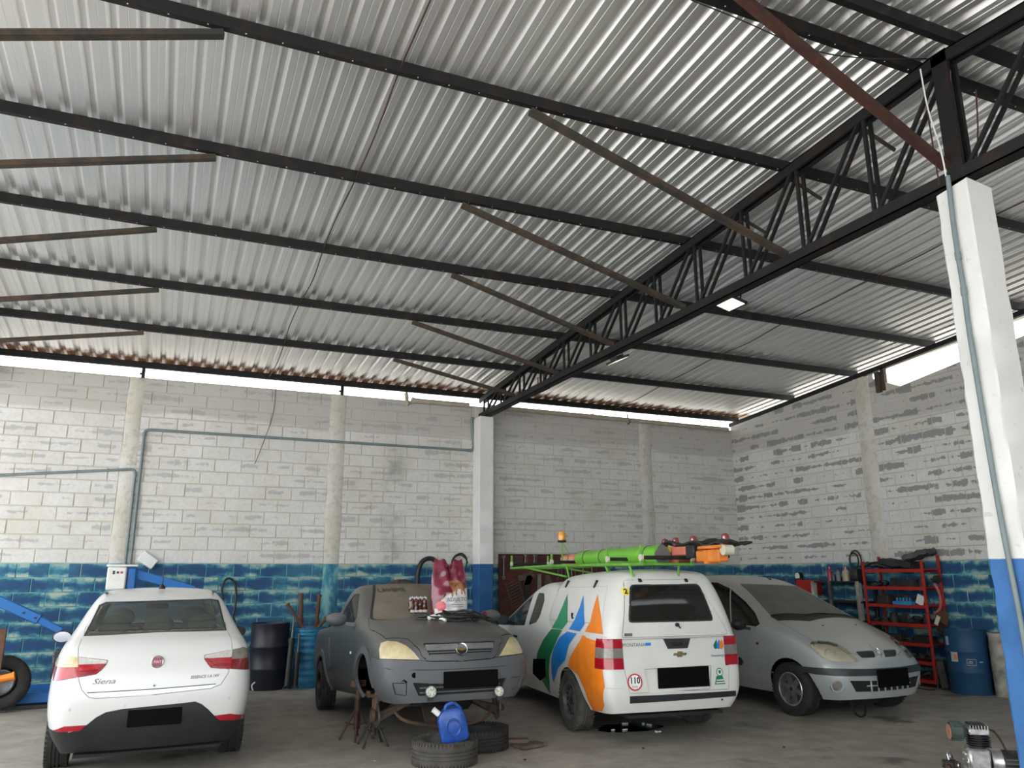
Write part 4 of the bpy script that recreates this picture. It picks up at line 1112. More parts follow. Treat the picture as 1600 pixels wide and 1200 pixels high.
# tailgate fittings
def Z5(pts): return [(860+x/5, 980+y/5) for x, y in pts]
vc.decal('handle_bezel', 'B', [P('B', Z5([(877, 92), (1090, 86), (1070, 163), (915, 170)]))], M_dark, .006, parent=tgo)
q = vc.hit(1057, 1006); g = B(); g.box((q.x-.012, q.y, q.z), (.03, .13, .028), None, .01); g.obj('tailgate_handle', M_black, tgo)
bow = [(-.075, -.012), (-.03, -.012), (-.03, -.028), (.03, -.028), (.03, -.012), (.075, -.012), (.085, .012), (.035, .012), (.035, .028), (-.025, .028), (-.025, .012), (-.065, .012)]
q = vc.hit(1061, 1022); g = B(); g.prism([(q.y-p[0], q.z+p[1]) for p in bow], q.x-.012, q.x+.004, 'x'); g.obj('bow_tie_badge', M_chrome, tgo, 0)
g = B(); g.prism([(q.y-p[0]*.8, q.z+p[1]*.75) for p in bow], q.x-.014, q.x-.004, 'x'); g.obj('bow_tie_gold', simple('badge_gold', (.55, .40, .16), .3, .8), tgo, 0)
q = vc.hit(990, 1008); vc.text('model_lettering', 'MONTANA', 'B', (q.y, q.z), .05, M_steelrim, .004, sx=1.0, parent=tgo)
vc.decal('blue_badge', 'B', [P('B', Z5([(738, 122), (783, 120), (785, 142), (740, 145)]))], M_blue, .004, parent=tgo)
q = vc.hit(1122, 1024); vc.text('company_lettering', 'Neoenergia', 'B', (q.y, q.z), .038, simple('dark_green_ink', (.02, .10, .09), .5), .004, parent=tgo)
M_teal = simple('teal_print', (.01, .14, .13), .4)
for dx, m in ((1271, M_teal), (1293, M_blue)):
    vc.decal('logo_drop', 'B', [P('B', Z5([(dx+26, 92), (dx+14, 112), (dx, 140), (dx+4, 160), (dx+18, 172), (dx+28, 165), (dx+18, 150), (dx+16, 130)]))], m, .004, parent=tgo)
vc.decal('logo_drop', 'B', [P('B', Z5([(1335, 92), (1316, 125), (1314, 150), (1325, 170), (1340, 170), (1351, 150), (1348, 125)]))], M_orange, .004, parent=tgo)
def ring(c, r, n=26): return [(c[0]+r*math.cos(2*PI*k/n), c[1]+r*math.sin(2*PI*k/n)) for k in range(n)]
q = vc.hit(992, 1066); cz = (q.y, q.z); sr = .083
vc.decal('speed_sign', 'B', [ring(cz, sr)], simple('sign_red', (.55, .02, .03), .4), .003, parent=tgo); vc.decal('sign_white', 'B', [ring(cz, sr*.82)], simple('sign_white', (.8, .8, .78), .4), .0045, parent=tgo)
vc.text('sign_number', '110', 'B', (cz[0], cz[1]+.014), .085, M_black, .006, bold=.003, sx=.9, parent=tgo); vc.text('sign_unit', 'km/h', 'B', (cz[0], cz[1]-.042), .03, M_black, .006, parent=tgo)
M_grn2 = simple('sticker_green', (.01, .22, .10), .4)
vc.decal('green_sticker', 'B', [P('B', Z5([(1283, 448), (1296, 380), (1342, 378), (1366, 443)]))], M_grn2, .003, parent=tgo)
q = vc.hit(860+1320/5, 980+350/5); vc.decal('green_sticker_disc', 'B', [ring((q.y, q.z), .042)], M_grn2, .0035, parent=tgo); vc.decal('sticker_white', 'B', [ring((q.y, q.z), .033)], MATS['sign_white'], .0045, parent=tgo); vc.decal('sticker_shield', 'B', [[(q.y-.016, q.z+.018), (q.y+.016, q.z+.018), (q.y+.014, q.z-.008), (q.y, q.z-.02), (q.y-.014, q.z-.008)]], M_grn2, .006, parent=tgo)
q = vc.hit(860+1325/5, 980+418/5)
for k in range(2): vc.decal('sticker_line', 'B', [[(q.y-.045-.008*k, q.z-.024*k), (q.y+.045+.008*k, q.z-.024*k), (q.y+.045+.008*k, q.z-.024*k+.013), (q.y-.045-.008*k, q.z-.024*k+.013)]], MATS['sign_white'], .0045, parent=tgo)
q = vc.hit(1068, 1058); g = B(); g.box((q.x-.006, q.y, q.z), (.012, .60, .20), None, .004); vc.bolt(g, 'number_plate', M_plate)
vc.decal('keyhole', 'B', [ring(((lambda h: (h.y, h.z))(vc.hit(1127, 1092))), .012, 12)], M_black, .016)
for xw in (0, 2.67):
    for y in (.735, -.735): wheel(vc, xw, y, .31, .19, 'steel', M_tyred)
mirror_part(vc, 2.12, .94, 1.07, M_black, M_dark); mirror_part(vc, 2.12, -.94, 1.07, M_black, M_dark)
for y in (.36, -.36): seat(vc, 1.45, y, M_seat, 1.24)
g = B(); g.box((1.0, 0, .26), (3.8, 1.1, .03)); g.box((-.3, 0, .38), (.9, .9, .2), None, .05); g.cyl((-.7, -.3, .30), (.6, -.3, .30), .05, n=10); vc.bolt(g, 'underbody', M_liner)
q = vc.hit(806, 994); g = B(); g.box((q.x, q.y+.01, q.z), (.14, .03, .03), None, .01); vc.bolt(g, 'door_handle', M_black)
vc.liner(M_liner, ('door_glass', 'quarter_glass', 'windscreen'))
# ---- canopy (second shell of the same vehicle)
vc.cage([
    (-.955, [.72, .655, .54, .45], [1.02, 1.22, 1.50, 1.64], .03, 0, [.0, .0, .045, .10]),
    (-.80, [.80, .745, .63, .51], [1.02, 1.25, 1.54, 1.685], .04, 0),
    (-.30, [.805, .75, .64, .52], [1.025, 1.25, 1.54, 1.68], .045, 0),
    (.30, [.805, .75, .64, .52], [1.03, 1.25, 1.53, 1.665], .045, 0),
    (.68, [.80, .75, .64, .52], [1.035, 1.25, 1.51, 1.64], .045, 0),
    (.90, [.76, .71, .60, .50], [1.04, 1.25, 1.48, 1.60], .04, 0)], frac=(0, .45, .86, 1), rear=[.02, .02, .02, .02], front=[.02]*4)
P = vc.pix
rd = P('B', [(972.5, 906), (1084, 905), (1137, 988), (1134, 992), (971.5, 997)])
vc.cut('hatch', 'B', rounded(rd, .03), lim=.05)
rg = P('B', [(983.5, 914), (1092, 912.5), (1115, 970), (981.8, 973)]); vc.cut('hatch_seal', 'B', rounded(rg, .05), lim=.05)
cx = sum(p[0] for p in rg)/4; cz_ = sum(p[1] for p in rg)/4; vc.cut('hatch_glass', 'B', rounded([(cx+(p[0]-cx)*.96, cz_+(p[1]-cz_)*.93) for p in rg], .045), lim=.05)
sp = P('L', C7([(640, 105), (1238, 115), (1175, 545), (580, 500)])); vc.cut('side_hatch', 'L', rounded(sp, .03), lim=.05)
vc.part('body', 'canopy', M_vpaint, 0, 0, .02); ht = vc.part('hatch', 'canopy_hatch', M_vpaint, .003, .005, .012); vc.part('hatch_seal', 'hatch_seal', M_dark, .001, 0, parent=ht); vc.part('hatch_glass', 'hatch_window', G_vand, .002, 0, .003, parent=ht)
sh = vc.part('side_hatch', 'canopy_side_door', M_vpaint, .002, .0035, .010)
gc = C7([(781, 205), (783, 300), (782, 520), (780, 525), (718, 608), (600, 590), (632, 540), (660, 490), (720, 350)])
bc = C7([(963, 215), (967, 350), (975, 545), (965, 560), (920, 628), (795, 608), (830, 550), (860, 500), (920, 350)])
oc = C7([(1125, 205), (1140, 330), (1163, 470), (1172, 600), (1183, 662), (978, 635), (1005, 575), (1035, 530), (1085, 350)])
for nm, px, m in (('green_flame', gc, M_greenl), ('blue_flame', bc, M_blue), ('orange_flame', oc, M_orange)): vc.decal(nm, 'L', [P('L', px)], m, .0045)
for p in ((1000, 903), (1072, 903)):
    q = vc.hit(p[0]-1, p[1]+1); g = B(); g.beam(q+Vector((.05, 0, .035)), q+Vector((-.022, 0, -.035)), .045, .02, ch=.006); vc.bolt(g, 'hatch_hinge', M_black)
for p in ((887, 913.5), (931.5, 913.5)):
    q = vc.hit(*p); g = B(); g.beam(q+Vector((0, -.025, .045)), q+Vector((0, .018, -.04)), .05, .018, (1, 0, 0), ch=.006); vc.bolt(g, 'hatch_hinge', M_black)
q = vc.hit(895, 961); g = B(); g.box((q.x, q.y+.006, q.z), (.03, .03, .05), None, .008); g.box((q.x-.02, q.y+.012, q.z-.03), (.05, .012, .02), None, .004); vc.bolt(g, 'canopy_lock', M_black)
q = vc.hit(1057, 976); g = B(); g.cyl(q+Vector((.01, 0, 0)), q+Vector((-.03, 0, 0)), .02, n=12); g.beam(q+Vector((-.025, 0, .0)), q+Vector((-.03, -.03, -.035)), .015, .012); g.obj('hatch_lock', M_black, ht)
M_yel = simple('yellow_sticker', (.80, .68, .03), .5)
for (px, py), t, v, sz in (((977.8, 924.6), '2', 'B', .033), ((871.5, 920.5), '1', 'L', .033)):
    q = vc.hit(px, py); c = (q.y, q.z) if v == 'B' else (q.x, q.z)
    vc.decal('number_sticker', v, [[(c[0]-sz, c[1]-sz*1.05), (c[0]+sz, c[1]-sz*1.05), (c[0]+sz, c[1]+sz*1.05), (c[0]-sz, c[1]+sz*1.05)]] if v == 'B' else [ring(c, sz)], M_yel, .005); vc.text('sticker_number', t, v, c, .07, M_black, .0065, bold=.003)
q = vc.hit(981.5, 993); vc.text('maker_lettering', 'Cobra', 'B', (q.y, q.z+.006), .038, M_dark, .006, bold=.001, parent=ht) if False else vc.decal('maker_badge', 'B', [[(q.y-.045, q.z-.008), (q.y+.045, q.z-.008), (q.y+.045, q.z+.022), (q.y-.045, q.z+.022)]], M_steelrim, .005, parent=ht)
q = vc.hit(1093, 958); 
gsq = N('green_bag'); gsq.set(col=gsq.ramp(gsq.noise(9, gsq.pos(True), 4), [(.4, (.02, .13, .06)), (.52, (.12, .35, .22)), (.62, (.6, .66, .6))]), rough=.5)
b = B(); b.sphere((q.x+.16, q.y+.04, q.z-.04), .12, 14, 10, (.6, 1, 1.05)); vc.bolt(b, 'cargo_bag', gsq.m)
vc.liner(M_liner, ('hatch_glass', 'hatch_seal', 'hatch'), 'canopy_lining')
vc.done()

# ================================================================== rack, tube and ladder on the van
def van_world(p): return vc.M @ Vector(p)
rk = empty('ladder_rack', mat=vc.M.copy(), label='green steel ladder rack with rollers above the white van', cat='roof rack')
M_rgreen = simple('rack_green', (.16, .42, .06), .5, var=.15); M_cream = simple('cream_disc', (.62, .58, .46), .5)
YL, YR, ZR = .45, -.15, 1.765
b = B(); 
for y in (YL, YR): b.tube([(3.22, y, ZR), (1.6, y, ZR+.015), (-1.15, y, ZR)], .017, 8)
b.obj('rail', M_rgreen, rk)
for x in (3.2, 1.47, -.30, -1.1):
    g = B(); g.cyl((x, YL, ZR), (x, YR, ZR), .014, n=8); g.obj('cross_bar', M_rgreen, rk)
for x in (3.2, 1.47, -.30, -1.12):
    for y in (YL, YR): g = B(); g.beam((x, y, ZR), (x-.02, y, ZR+.19), .022, .03); g.obj('post', M_rgreen, rk)
    g = B(); g.cyl((x-.02, YL-.03, ZR+.065), (x-.02, YR+.03, ZR+.065), .02, n=12); r = g.obj('roller', M_black, rk)
    for y in (YL, YR): g = B(); g.cyl((x-.02, y-.012, ZR+.065), (x-.02, y+.016, ZR+.065), .035, n=18); g.cyl((x-.02, y+.016, ZR+.065), (x-.02, y+.02, ZR+.065), .012, n=10); g.obj('end_disc', M_cream, r)
for y in (YL, YR):
    for x, zb in ((.92, 1.56), (-.25, 1.66), (-.85, 1.64)): g = B(); g.cyl((x, y, ZR), (x, y*.9, zb), .014, n=8); g.obj('support_leg', M_rgreen, rk)
    g = B(); g.cyl((2.5, y, ZR), (.93, y, 1.64), .013, n=8); g.obj('stay', M_rgreen, rk)
g = B(); g.cyl((1.95, .10, ZR), (1.95, .10, 2.12), .012, n=8); g.tube(smooth_path([(1.94, .06, ZR), (1.92, .02, 1.95), (1.95, .09, 2.11)], 5), .005, 5); st = g.obj('beacon_stem', M_rgreen, rk)
MB_ = N('amber_beacon'); MB_.set(col=(.80, .32, .02), rough=.15, coat=.6); g = B(); g.lathe([(0, 0), (.055, 0), (.058, .02), (.053, .10), (.045, .125), (0, .13)], (1.95, .10, 2.135), 'z', 20); g.obj('beacon_lens', MB_.m, st)
g = B(); g.lathe([(0, 0), (.055, 0), (.062, .012), (.062, .03), (0, .03)], (1.95, .10, 2.11), 'z', 20); g.obj('beacon_base', M_dark, st)
# green carrying tube with its dark end cap
tb = empty('pole_tube', mat=vc.M @ Matrix.Translation((0, .12, 1.868)), label='fat bright green storage tube with a grey end cap on the roof rack', cat='tube')
b = B(); b.lathe([(0, -.98), (.092, -.98), (.098, -.94), (.098, 1.2), (.085, 1.25), (0, 1.25)], (0, 0, 0), 'x', 28); b.obj('tube_body', simple('tube_green', (.17, .50, .04), .35, var=.08), tb)
for x in (.95, .45, -.72): g = B(); g.lathe([(.100, -.008), (.104, 0), (.100, .008)], (x, 0, 0), 'x', 24); g.obj('strap', M_black, tb)
g = B(); g.prism(arc(0, -.012, .092, 160, 380, 16)+[(.035, .085), (0, .105), (-.035, .085)], -1.0, -.978, 'x'); cp = g.obj('end_cap', simple('cap_grey', (.13, .125, .13), .5), tb)
for k in range(3): g = B(); g.box((-1.002, -.025+.025*k, -.055-.008*(k % 2)), (.006, .02, .008)); g.obj('cap_slot', M_black, cp)
# folded fibreglass ladder
ld = empty('ladder', mat=vc.M @ Matrix.Translation((.36, -.22, 1.835)), label='salmon-orange fibreglass extension ladder lying on the van rack', cat='ladder')
M_sal = simple('salmon_fibreglass', (.62, .19, .12), .5, var=.1); M_org = simple('orange_fibreglass', (.72, .22, .03), .45, var=.12)
for y in (.21, -.17):
    g = B(); g.box((.10, y, .065), (3.5, .035, .085), None, .006); g.obj('rail', M_sal, ld); g = B(); g.box((.25, y*.88, -.02), (3.3, .03, .07), None, .006); g.obj('rail', M_sal, ld)
    g = B(); g.box((-1.72, y, .05), (.16, .05, .13), None, .01); g.obj('rail_shoe', M_black, ld)
for k in range(11): g = B(); g.cyl((-1.45+k*.3, .21, .065), (-1.45+k*.3, -.17, .065), .014, n=8); g.obj('rung', M_alloy, ld)
g = B(); g.box((-1.28, .232, .075), (.09, .008, .075), Matrix.Rotation(.5, 3, 'Y')); g.obj('yellow_tag', M_yel, ld)
g = B(); g.box((1.62, .23, .04), (.5, .01, .07)); g.obj('label_strip', simple('ladder_label', (.70, .36, .26), .5), ld)
g = B(); g.box((-2.02, .16, .0), (.42, .12, .12), None, .015); g.box((-2.05, .16, .085), (.44, .10, .035), None, .01); g.box((-2.0, .16, -.01), (.06, .13, .13)); g.obj('orange_foot', M_org, ld)
g = B(); g.cyl((-2.28, .20, .05), (-2.28, .10, .05), .05, n=16); g.obj('foot_roller', M_cream, ld)
for x, y in ((-.98, .1), (-1.25, .12), (-1.62, .12), (-2.18, .10)):
    g = B(); g.lathe([(.028, -.018), (.048, -.018), (.052, 0), (.048, .018), (.028, .018)], (x, y, .165), 'y', 18); w_ = g.obj('wall_wheel', simple('wheel_red', (.30, .05, .05), .5), ld); g = B(); g.cyl((x, y-.012, .165), (x, y+.012, .165), .028, n=14); g.obj('wheel_hub', M_white, w_)
pad = []; PV = []; PF = []; nx = 12
for i in range(nx+1):
    x = -1.05-i*.10
    for j in range(5):
        y = .20-j*.09; PV.append((x, y, .135+.028*math.sin(i*1.1)+.02*math.sin(j*1.7+i*.5)+(.02 if i > 9 else 0)-(.05 if i == nx else 0)))
for i in range(nx):
    for j in range(4): PF.append((i*5+j, i*5+j+1, (i+1)*5+j+1, (i+1)*5+j))
n0 = len(PV); PV += [(x, y, z-.018) for x, y, z in PV]; PF += [tuple(n0+k for k in f[::-1]) for f in PF]
bd_ = [(i*5, (i+1)*5) for i in range(nx)]+[((i+1)*5+4, i*5+4) for i in range(nx)]+[(j+1, j) for j in range(4)]+[(nx*5+j, nx*5+j+1) for j in range(4)]
PF += [(a_, b_, b_+n0, a_+n0) for a_, b_ in bd_]
pd = B().add(PV, PF).obj('cover_sheet', M_black); pd.matrix_world = vc.M @ Matrix.Translation((.36, -.22, 1.845)); tag(pd, 'black rubber sheet draped over the rear end of the ladder', 'cover')
# ================================================================== silver compact MPV (front three-quarter)
M_spaint = paint('silver_car_paint', (.44, .48, .48), .3, (.30, .29, .25), .3, .3, .35, (.42, .40, .35), .5)
G_scen = glass('dusty_windscreen', (.40, .43, .40), .7, .08, .50, (.27, .275, .245)); G_sdark = glass('dark_side_glass', (.12, .13, .13), .8, .05, .10, (.12, .12, .11))
G_lens = glass('lamp_cover', (.97, .95, .90), .8, .04, .06, (.7, .66, .52)); M_reflect = simple('lamp_reflector', (.84, .81, .70), .3, .3, var=.06, vscale=4)
M_bowl = simple('lamp_bowl', (.9, .88, .80), .2, .5, var=.03)
sc = Car('mpv_car', 'silver-grey compact people carrier parked nose-out beside the red shelves', 7.88, 10.5, math.radians(-88.2))
w5 = [.74, .83, .86, .84, .80]
sc.cage([
    (-.70, [.62, .75, .78, .76, .73, .55], [.26, .42, .70, .96, 1.06, 1.48], .03, 0, [.06, -.03, -.02, .02, .06, .25]),
    (-.42, [.70, .82, .85, .83, .79, .58], [.24, .40, .70, .96, 1.06, 1.57], .04, 0, [0, 0, 0, 0, 0, .1]),
    (.20, w5+[.59], [.22, .40, .70, .96, 1.06, 1.60], .05, 0), (.80, w5+[.59], [.22, .40, .70, .96, 1.05, 1.605], .05, 0),
    (1.28, w5+[.58], [.22, .40, .70, .96, 1.04, 1.57], .05, .03),
    (1.75, w5+[.645], [.22, .40, .70, .96, 1.03, 1.36], .06, .05),
    (2.20, [.74, .83, .86, .84, .79, .715], [.22, .40, .70, .95, 1.02, 1.12], .06, .08),
    (2.55, [.73, .83, .86, .82, .77, .70], [.22, .40, .69, .91, .97, 1.00], .06, .08),
    (2.90, [.70, .81, .84, .77, .71, .63], [.22, .40, .66, .82, .86, .88], .06, .10),
    (3.14, [.62, .76, .77, .68, .61, .52], [.23, .40, .60, .70, .74, .77], .04, .10),
    (3.26, [.50, .64, .65, .54, .48, .40], [.25, .40, .56, .63, .66, .69], .03, .08)], rear=[.05]*6, front=[.06, .10, .10, .09, .09, .08])
P = sc.pix
def K5(pts): return [(1220+x/6.957, 960+y/6.957) for x, y in pts]
def K4(pts): return [(1090+x/8, 890+y/8) for x, y in pts]
sc.mir('arch', 'L', arc(0, .30, .355, -55, 235, 24), lim=.2); sc.mir('arch', 'L', arc(2.58, .30, .365, -55, 235, 24), lim=.2); sc.hole('arch')
ws = P('F', [(1153, 911.5), (1245, 911), (1334, 963), (1205, 963)])
sc.cut('windscreen', 'F', rounded(ws, .04), lim=.05, where=lambda c: c.x < 2.4)
f = P('R', K4([(420, 245), (600, 400), (720, 540), (778, 680), (735, 708), (425, 672)])); r_ = P('R', K4([(-60, 160), (130, 155), (250, 160), (408, 235), (412, 668), (300, 655), (-60, 640)]))
sc.mir('front_glass', 'L', f); sc.mir('mid_glass', 'L', r_)
xm = min(p[0] for p in r_); sc.mir('back_glass', 'L', rounded([(xm-.06, 1.48), (xm-.06, 1.10), (-.42, 1.10), (-.18, 1.46)], .05))
dx = P('R', [(1180, 1000)])[0][0]
sc.mir('door', 'L', rounded([(dx, .30), (dx, 1.02), (f[5][0]-.02, 1.04), (f[5][0]-.05, .30)], .05), only=['body'])
sc.mir('back_door', 'L', rounded([(f[5][0]-.07, .30), (f[5][0]-.04, 1.04), (.05, 1.05), (.36, .62), (.30, .30)], .05), only=['body'])
# bonnet, lamps, grilles, bumper
bl_ = P('T', K4([(1000, 650), (1200, 760), (1430, 885)])); hb = P('T', K5([(850, 515), (1050, 505), (1320, 492)]))
bon = [(bl_[0][0], bl_[0][1]), bl_[1], bl_[2]]; 
half_ = [(2.27, -.60)]+bon+[(3.05, -.58), (3.22, -.40), (3.31, -.20)]
sc.cut('bonnet', 'T', half_+[(x, -y) for x, y in half_[::-1]], lim=.1, only=['body'])
hlp = K5([(302, 320), (330, 290), (400, 280), (520, 290), (620, 320), (700, 370), (770, 430), (850, 515), (640, 512), (540, 508), (470, 485), (400, 430), (340, 370)])
hl = P('F', hlp); sc.cut('lamp_R', 'F', hl, lim=-.3, where=lambda c: c.x > 2.4); sc.cut('lamp_L', 'F', [(-y, z) for y, z in hl], lim=-.3, where=lambda c: c.x > 2.4)
sc.cut('grille', 'F', rounded(P('F', K5([(810, 405), (1000, 392), (1030, 468), (875, 472)])), .02), lim=-.2, where=lambda c: c.x > 2.6); sc.cut('grille', 'F', rounded(P('F', K5([(1110, 388), (1245, 382), (1252, 455), (1130, 465)])), .02), lim=-.2, where=lambda c: c.x > 2.6)
st = P('F', K5([(165, 555), (250, 565), (450, 582), (650, 590), (980, 590)])); sb = P('F', K5([(980, 668), (600, 670), (380, 650), (240, 625), (190, 595)]))
strip = st+[(-p[0], p[1]) for p in st[::-1]]+[(-p[0], p[1]) for p in sb[::-1]]+sb
sc.cut('bumper_strip', 'F', strip, lim=-.5, where=lambda c: c.x > 2.55)
lg = P('F', K5([(750, 722), (985, 722), (1100, 720)])); lb = P('F', K5([(1050, 838), (820, 845), (790, 790)]))
sc.cut('intake', 'F', lg+[(-p[0], p[1]) for p in lg[::-1]]+[(-p[0], p[1]) for p in lb[::-1]]+lb, lim=.1)
fo = sc.hit(*K5([(613, 783)])[0]); sc.cut('fog_R', 'F', [(fo.y+.036*math.cos(a*PI/10), fo.z+.060*math.sin(a*PI/10)) for a in range(20)], lim=-.2, where=lambda c: c.x > 2.6); sc.cut('fog_L', 'F', [(-fo.y+.036*math.cos(a*PI/10), fo.z+.060*math.sin(a*PI/10)) for a in range(20)], lim=-.2, where=lambda c: c.x > 2.6)
sc.part('body', 'body', M_spaint, 0, 0); sc.part('bonnet', 'bonnet', M_spaint, .002, .005, .02)
for sd, fn in (('R', lambda c: c.y < 0), ('L', lambda c: c.y > 0)):
    rf = sc.part('lamp_'+sd, 'head_lamp', M_reflect, -.045, .004, .0); sc.part('lamp_'+sd, 'lamp_lens', G_lens, .003, .003, .045, parent=rf)
    sg = -1 if sd == 'R' else 1
    for (px, py), rr in (((540, 425), .075), ((640, 430), .06), ((400, 340), .04), ((740, 460), .035)):
        h = sc.hit(*K5([(px, py)])[0]); rr *= .8; g = B(); g.M = Matrix.Translation((h.x-.085, sg*(abs(h.y)-.035), h.z-.015)); g.lathe([(rr, .03), (rr*.85, .0), (rr*.5, -.03), (0, -.04)], (0, 0, 0), 'x', 20); g.sphere((0, 0, 0), rr*.25, 10, 8); g.M = None; g.obj('lamp_bowl', M_bowl, rf)
    sc.part('grille', 'grille', M_dark, -.006, .0, .0, side=fn); fg = sc.part('fog_'+sd, 'fog_lamp', M_smoke, -.006, 0, .0); 
    g = B(); c = Vector((fo.x+.004, sg*abs(fo.y), fo.z)); n = Vector((.72, sg*.62, 0)).normalized(); u = Vector((-n.y, n.x, 0)); g.tube([c+u*.064*math.cos(2*PI*k/20)+Vector((0, 0, .064*math.sin(2*PI*k/20))) for k in range(20)], .006, 6, True); g.obj('fog_rim', M_spaint, fg)
    for rg, nm, m in (('door', 'front_door', M_spaint), ('back_door', 'rear_door', M_spaint)): sc.part(rg, nm, m, 0, .004, side=fn)
    for rg in ('front_glass', 'mid_glass', 'back_glass'): sc.part(rg, 'side_window', G_sdark, -.002, 0, .004, side=fn)
sc.part('bumper_strip', 'bumper_strip', M_bumper, .012, .001, .02); sc.part('intake', 'lower_intake', M_liner, -.02, 0, 0); sc.part('windscreen', 'windscreen', G_scen, -.003, 0, .004)
# slats of the lower intake
zs0, zs1 = lb[0][1], lg[0][1]
for k in range(-3, 4):
    h = sc.bvh.ray_cast(Vector((6, k*.1, (zs0+zs1)/2)), Vector((-1, 0, 0)))[0]; g = B(); g.box((h.x-.008, k*.1, (zs0+zs1)/2), (.02, .014, zs1-zs0), None, .003); sc.bolt(g, 'intake_slat', M_spaint)
g = B(); pts = [sc.bvh.ray_cast(Vector((6, y, (zs0+zs1)/2)), Vector((-1, 0, 0)))[0]+Vector((-.006, 0, 0)) for y in [i*.06-.36 for i in range(13)]]; g.tube(pts, .008, 6); sc.bolt(g, 'intake_bar', M_spaint)
q = sc.hit(*K5([(1150, 690)])[0]); qx = sc.bvh.ray_cast(Vector((6, 0.1, q.z)), Vector((-1, 0, 0)))[0]
g = B(); g.box((qx.x+.012, .02, q.z+.0), (.014, .52, .20), None, .005); sc.bolt(g, 'number_plate', M_plate)
# lozenge badge on the nose rib
q = sc.hit(*K5([(1060, 420)])[0]); n = Vector((.85, 0, .52)); u = Vector((0, 1, 0)); v = n.cross(u).normalized()*-1
g = B()
def loz(a, b2): return [q+n*.008+v*b2, q+n*.008+u*a, q+n*.008-v*b2, q+n*.008-u*a]
g.tube(loz(.036, .062), .008, 6, True); sc.bolt(g, 'lozenge_badge', M_chrome)
g = B(); h2 = sc.hit(*K5([(965, 325)])[0]); g.beam(h2+Vector((.0, 0, .006)), q+Vector((0, -.02, .02)), .02, .012); sc.bolt(g, 'nose_rib', M_spaint)
for p in ((455, 122), (812, 114)): h = sc.hit(*K5([p])[0]); g = B(); g.sphere(h, .014, 10, 8, (1.2, 1, .6)); sc.bolt(g, 'washer_jet', M_black)
# cowl, wipers, mirrors, mouldings
g = B(); g.tube(smooth_path([sc.hit(*K4([p])[0])+Vector((.01, 0, .012)) for p in ((905, 580), (1100, 562), (1340, 575))], 5), .008, 6); g.tube(smooth_path([sc.hit(*K4([p])[0])+Vector((.01, 0, .012)) for p in ((1340, 575), (1550, 555), (1900, 590))], 5), .008, 6); sc.bolt(g, 'wiper', M_black)
cw = P('T', K4([(905, 585), (1340, 580), (1950, 580), (1980, 625), (1400, 650), (1010, 645)])); sc.decal('cowl', 'T', [cw], M_dark, .004)
mirror_part(sc, 1.90, -.98, 1.03, M_black, M_dark, w=.22, h=.16); mirror_part(sc, 1.90, .98, 1.03, M_black, M_dark, w=.22, h=.16)
for sg, v_ in ((-1, 'R'), (1, 'L')):
    sc.decal('side_moulding', v_, [[(.45, .50), (1.75, .50), (1.80, .55), (1.75, .60), (.45, .60)]], M_bumper, .008)
h = sc.hit(*K4([(750, 922)])[0]); g = B(); g.box((h.x, h.y-.004, h.z), (.05, .012, .03), None, .005); sc.bolt(g, 'side_repeater', M_redd)
g = B(); h = sc.hit(*K4([(905, 125)])[0]); g.tube([h, h+Vector((-.10, 0, .05))], .006, 6); g.sphere(h, .02, 10, 8); sc.bolt(g, 'aerial', M_black)
for xw in (0, 2.58):
    for y in (.745, -.745): wheel(sc, xw, y, .305, .195, 'alloy', M_tyre, 0)
for y in (.36, -.36): seat(sc, 1.30, y, M_seat, 1.28)
g = B(); g.box((1.95, 0, .98), (.5, 1.3, .12), None, .04); sc.bolt(g, 'dashboard', M_dark)
g = B(); g.box((1.0, 0, .22), (3.4, 1.1, .03)); g.box((2.9, -.05, .20), (.3, .4, .12), None, .03); g.tube(smooth_path([(3.0, -.35, .26), (3.05, -.3, .05), (3.0, -.1, .02), (2.95, 0, .2)], 5), .012, 6); sc.bolt(g, 'underbody', M_liner)
sc.liner(M_liner, ('windscreen', 'front_glass', 'mid_glass', 'back_glass', 'lamp_L', 'lamp_R', 'intake', 'grille', 'fog_L', 'fog_R'))
sc.done()
# ================================================================== dusty grey pickup on stands (front)
M_gpaint = paint('dusty_grey_paint', (.05, .056, .064), .42, (.11, .10, .085), .5, .1, .15, (.13, .122, .108), .8)
M_gbump = paint('faded_bumper', (.075, .082, .092), .5, (.13, .12, .10), .35, 0, 0, (.18, .165, .14), .6)
G_dust = glass('caked_windscreen', (.3, .3, .28), .3, .2, .88, (.24, .21, .165)); G_gside = glass('open_side_glass', (.5, .55, .52), .6, .05, .1, (.25, .23, .2))
M_yellow = N('yellowed_lens'); M_yellow.set(col=M_yellow.ramp(M_yellow.noise(7, M_yellow.pos(True), 4), [(.3, (.36, .29, .15)), (.65, (.58, .50, .30))]), rough=.3, coat=.3, coatr=.2); M_yellow = M_yellow.m
gc_ = Car('pickup_truck', 'dusty dark grey pickup with its front wheels off, propped on axle stands', 2.80, 10.75, math.radians(-91.4), .085)
w4 = [.70, .79, .805, .775, .745]
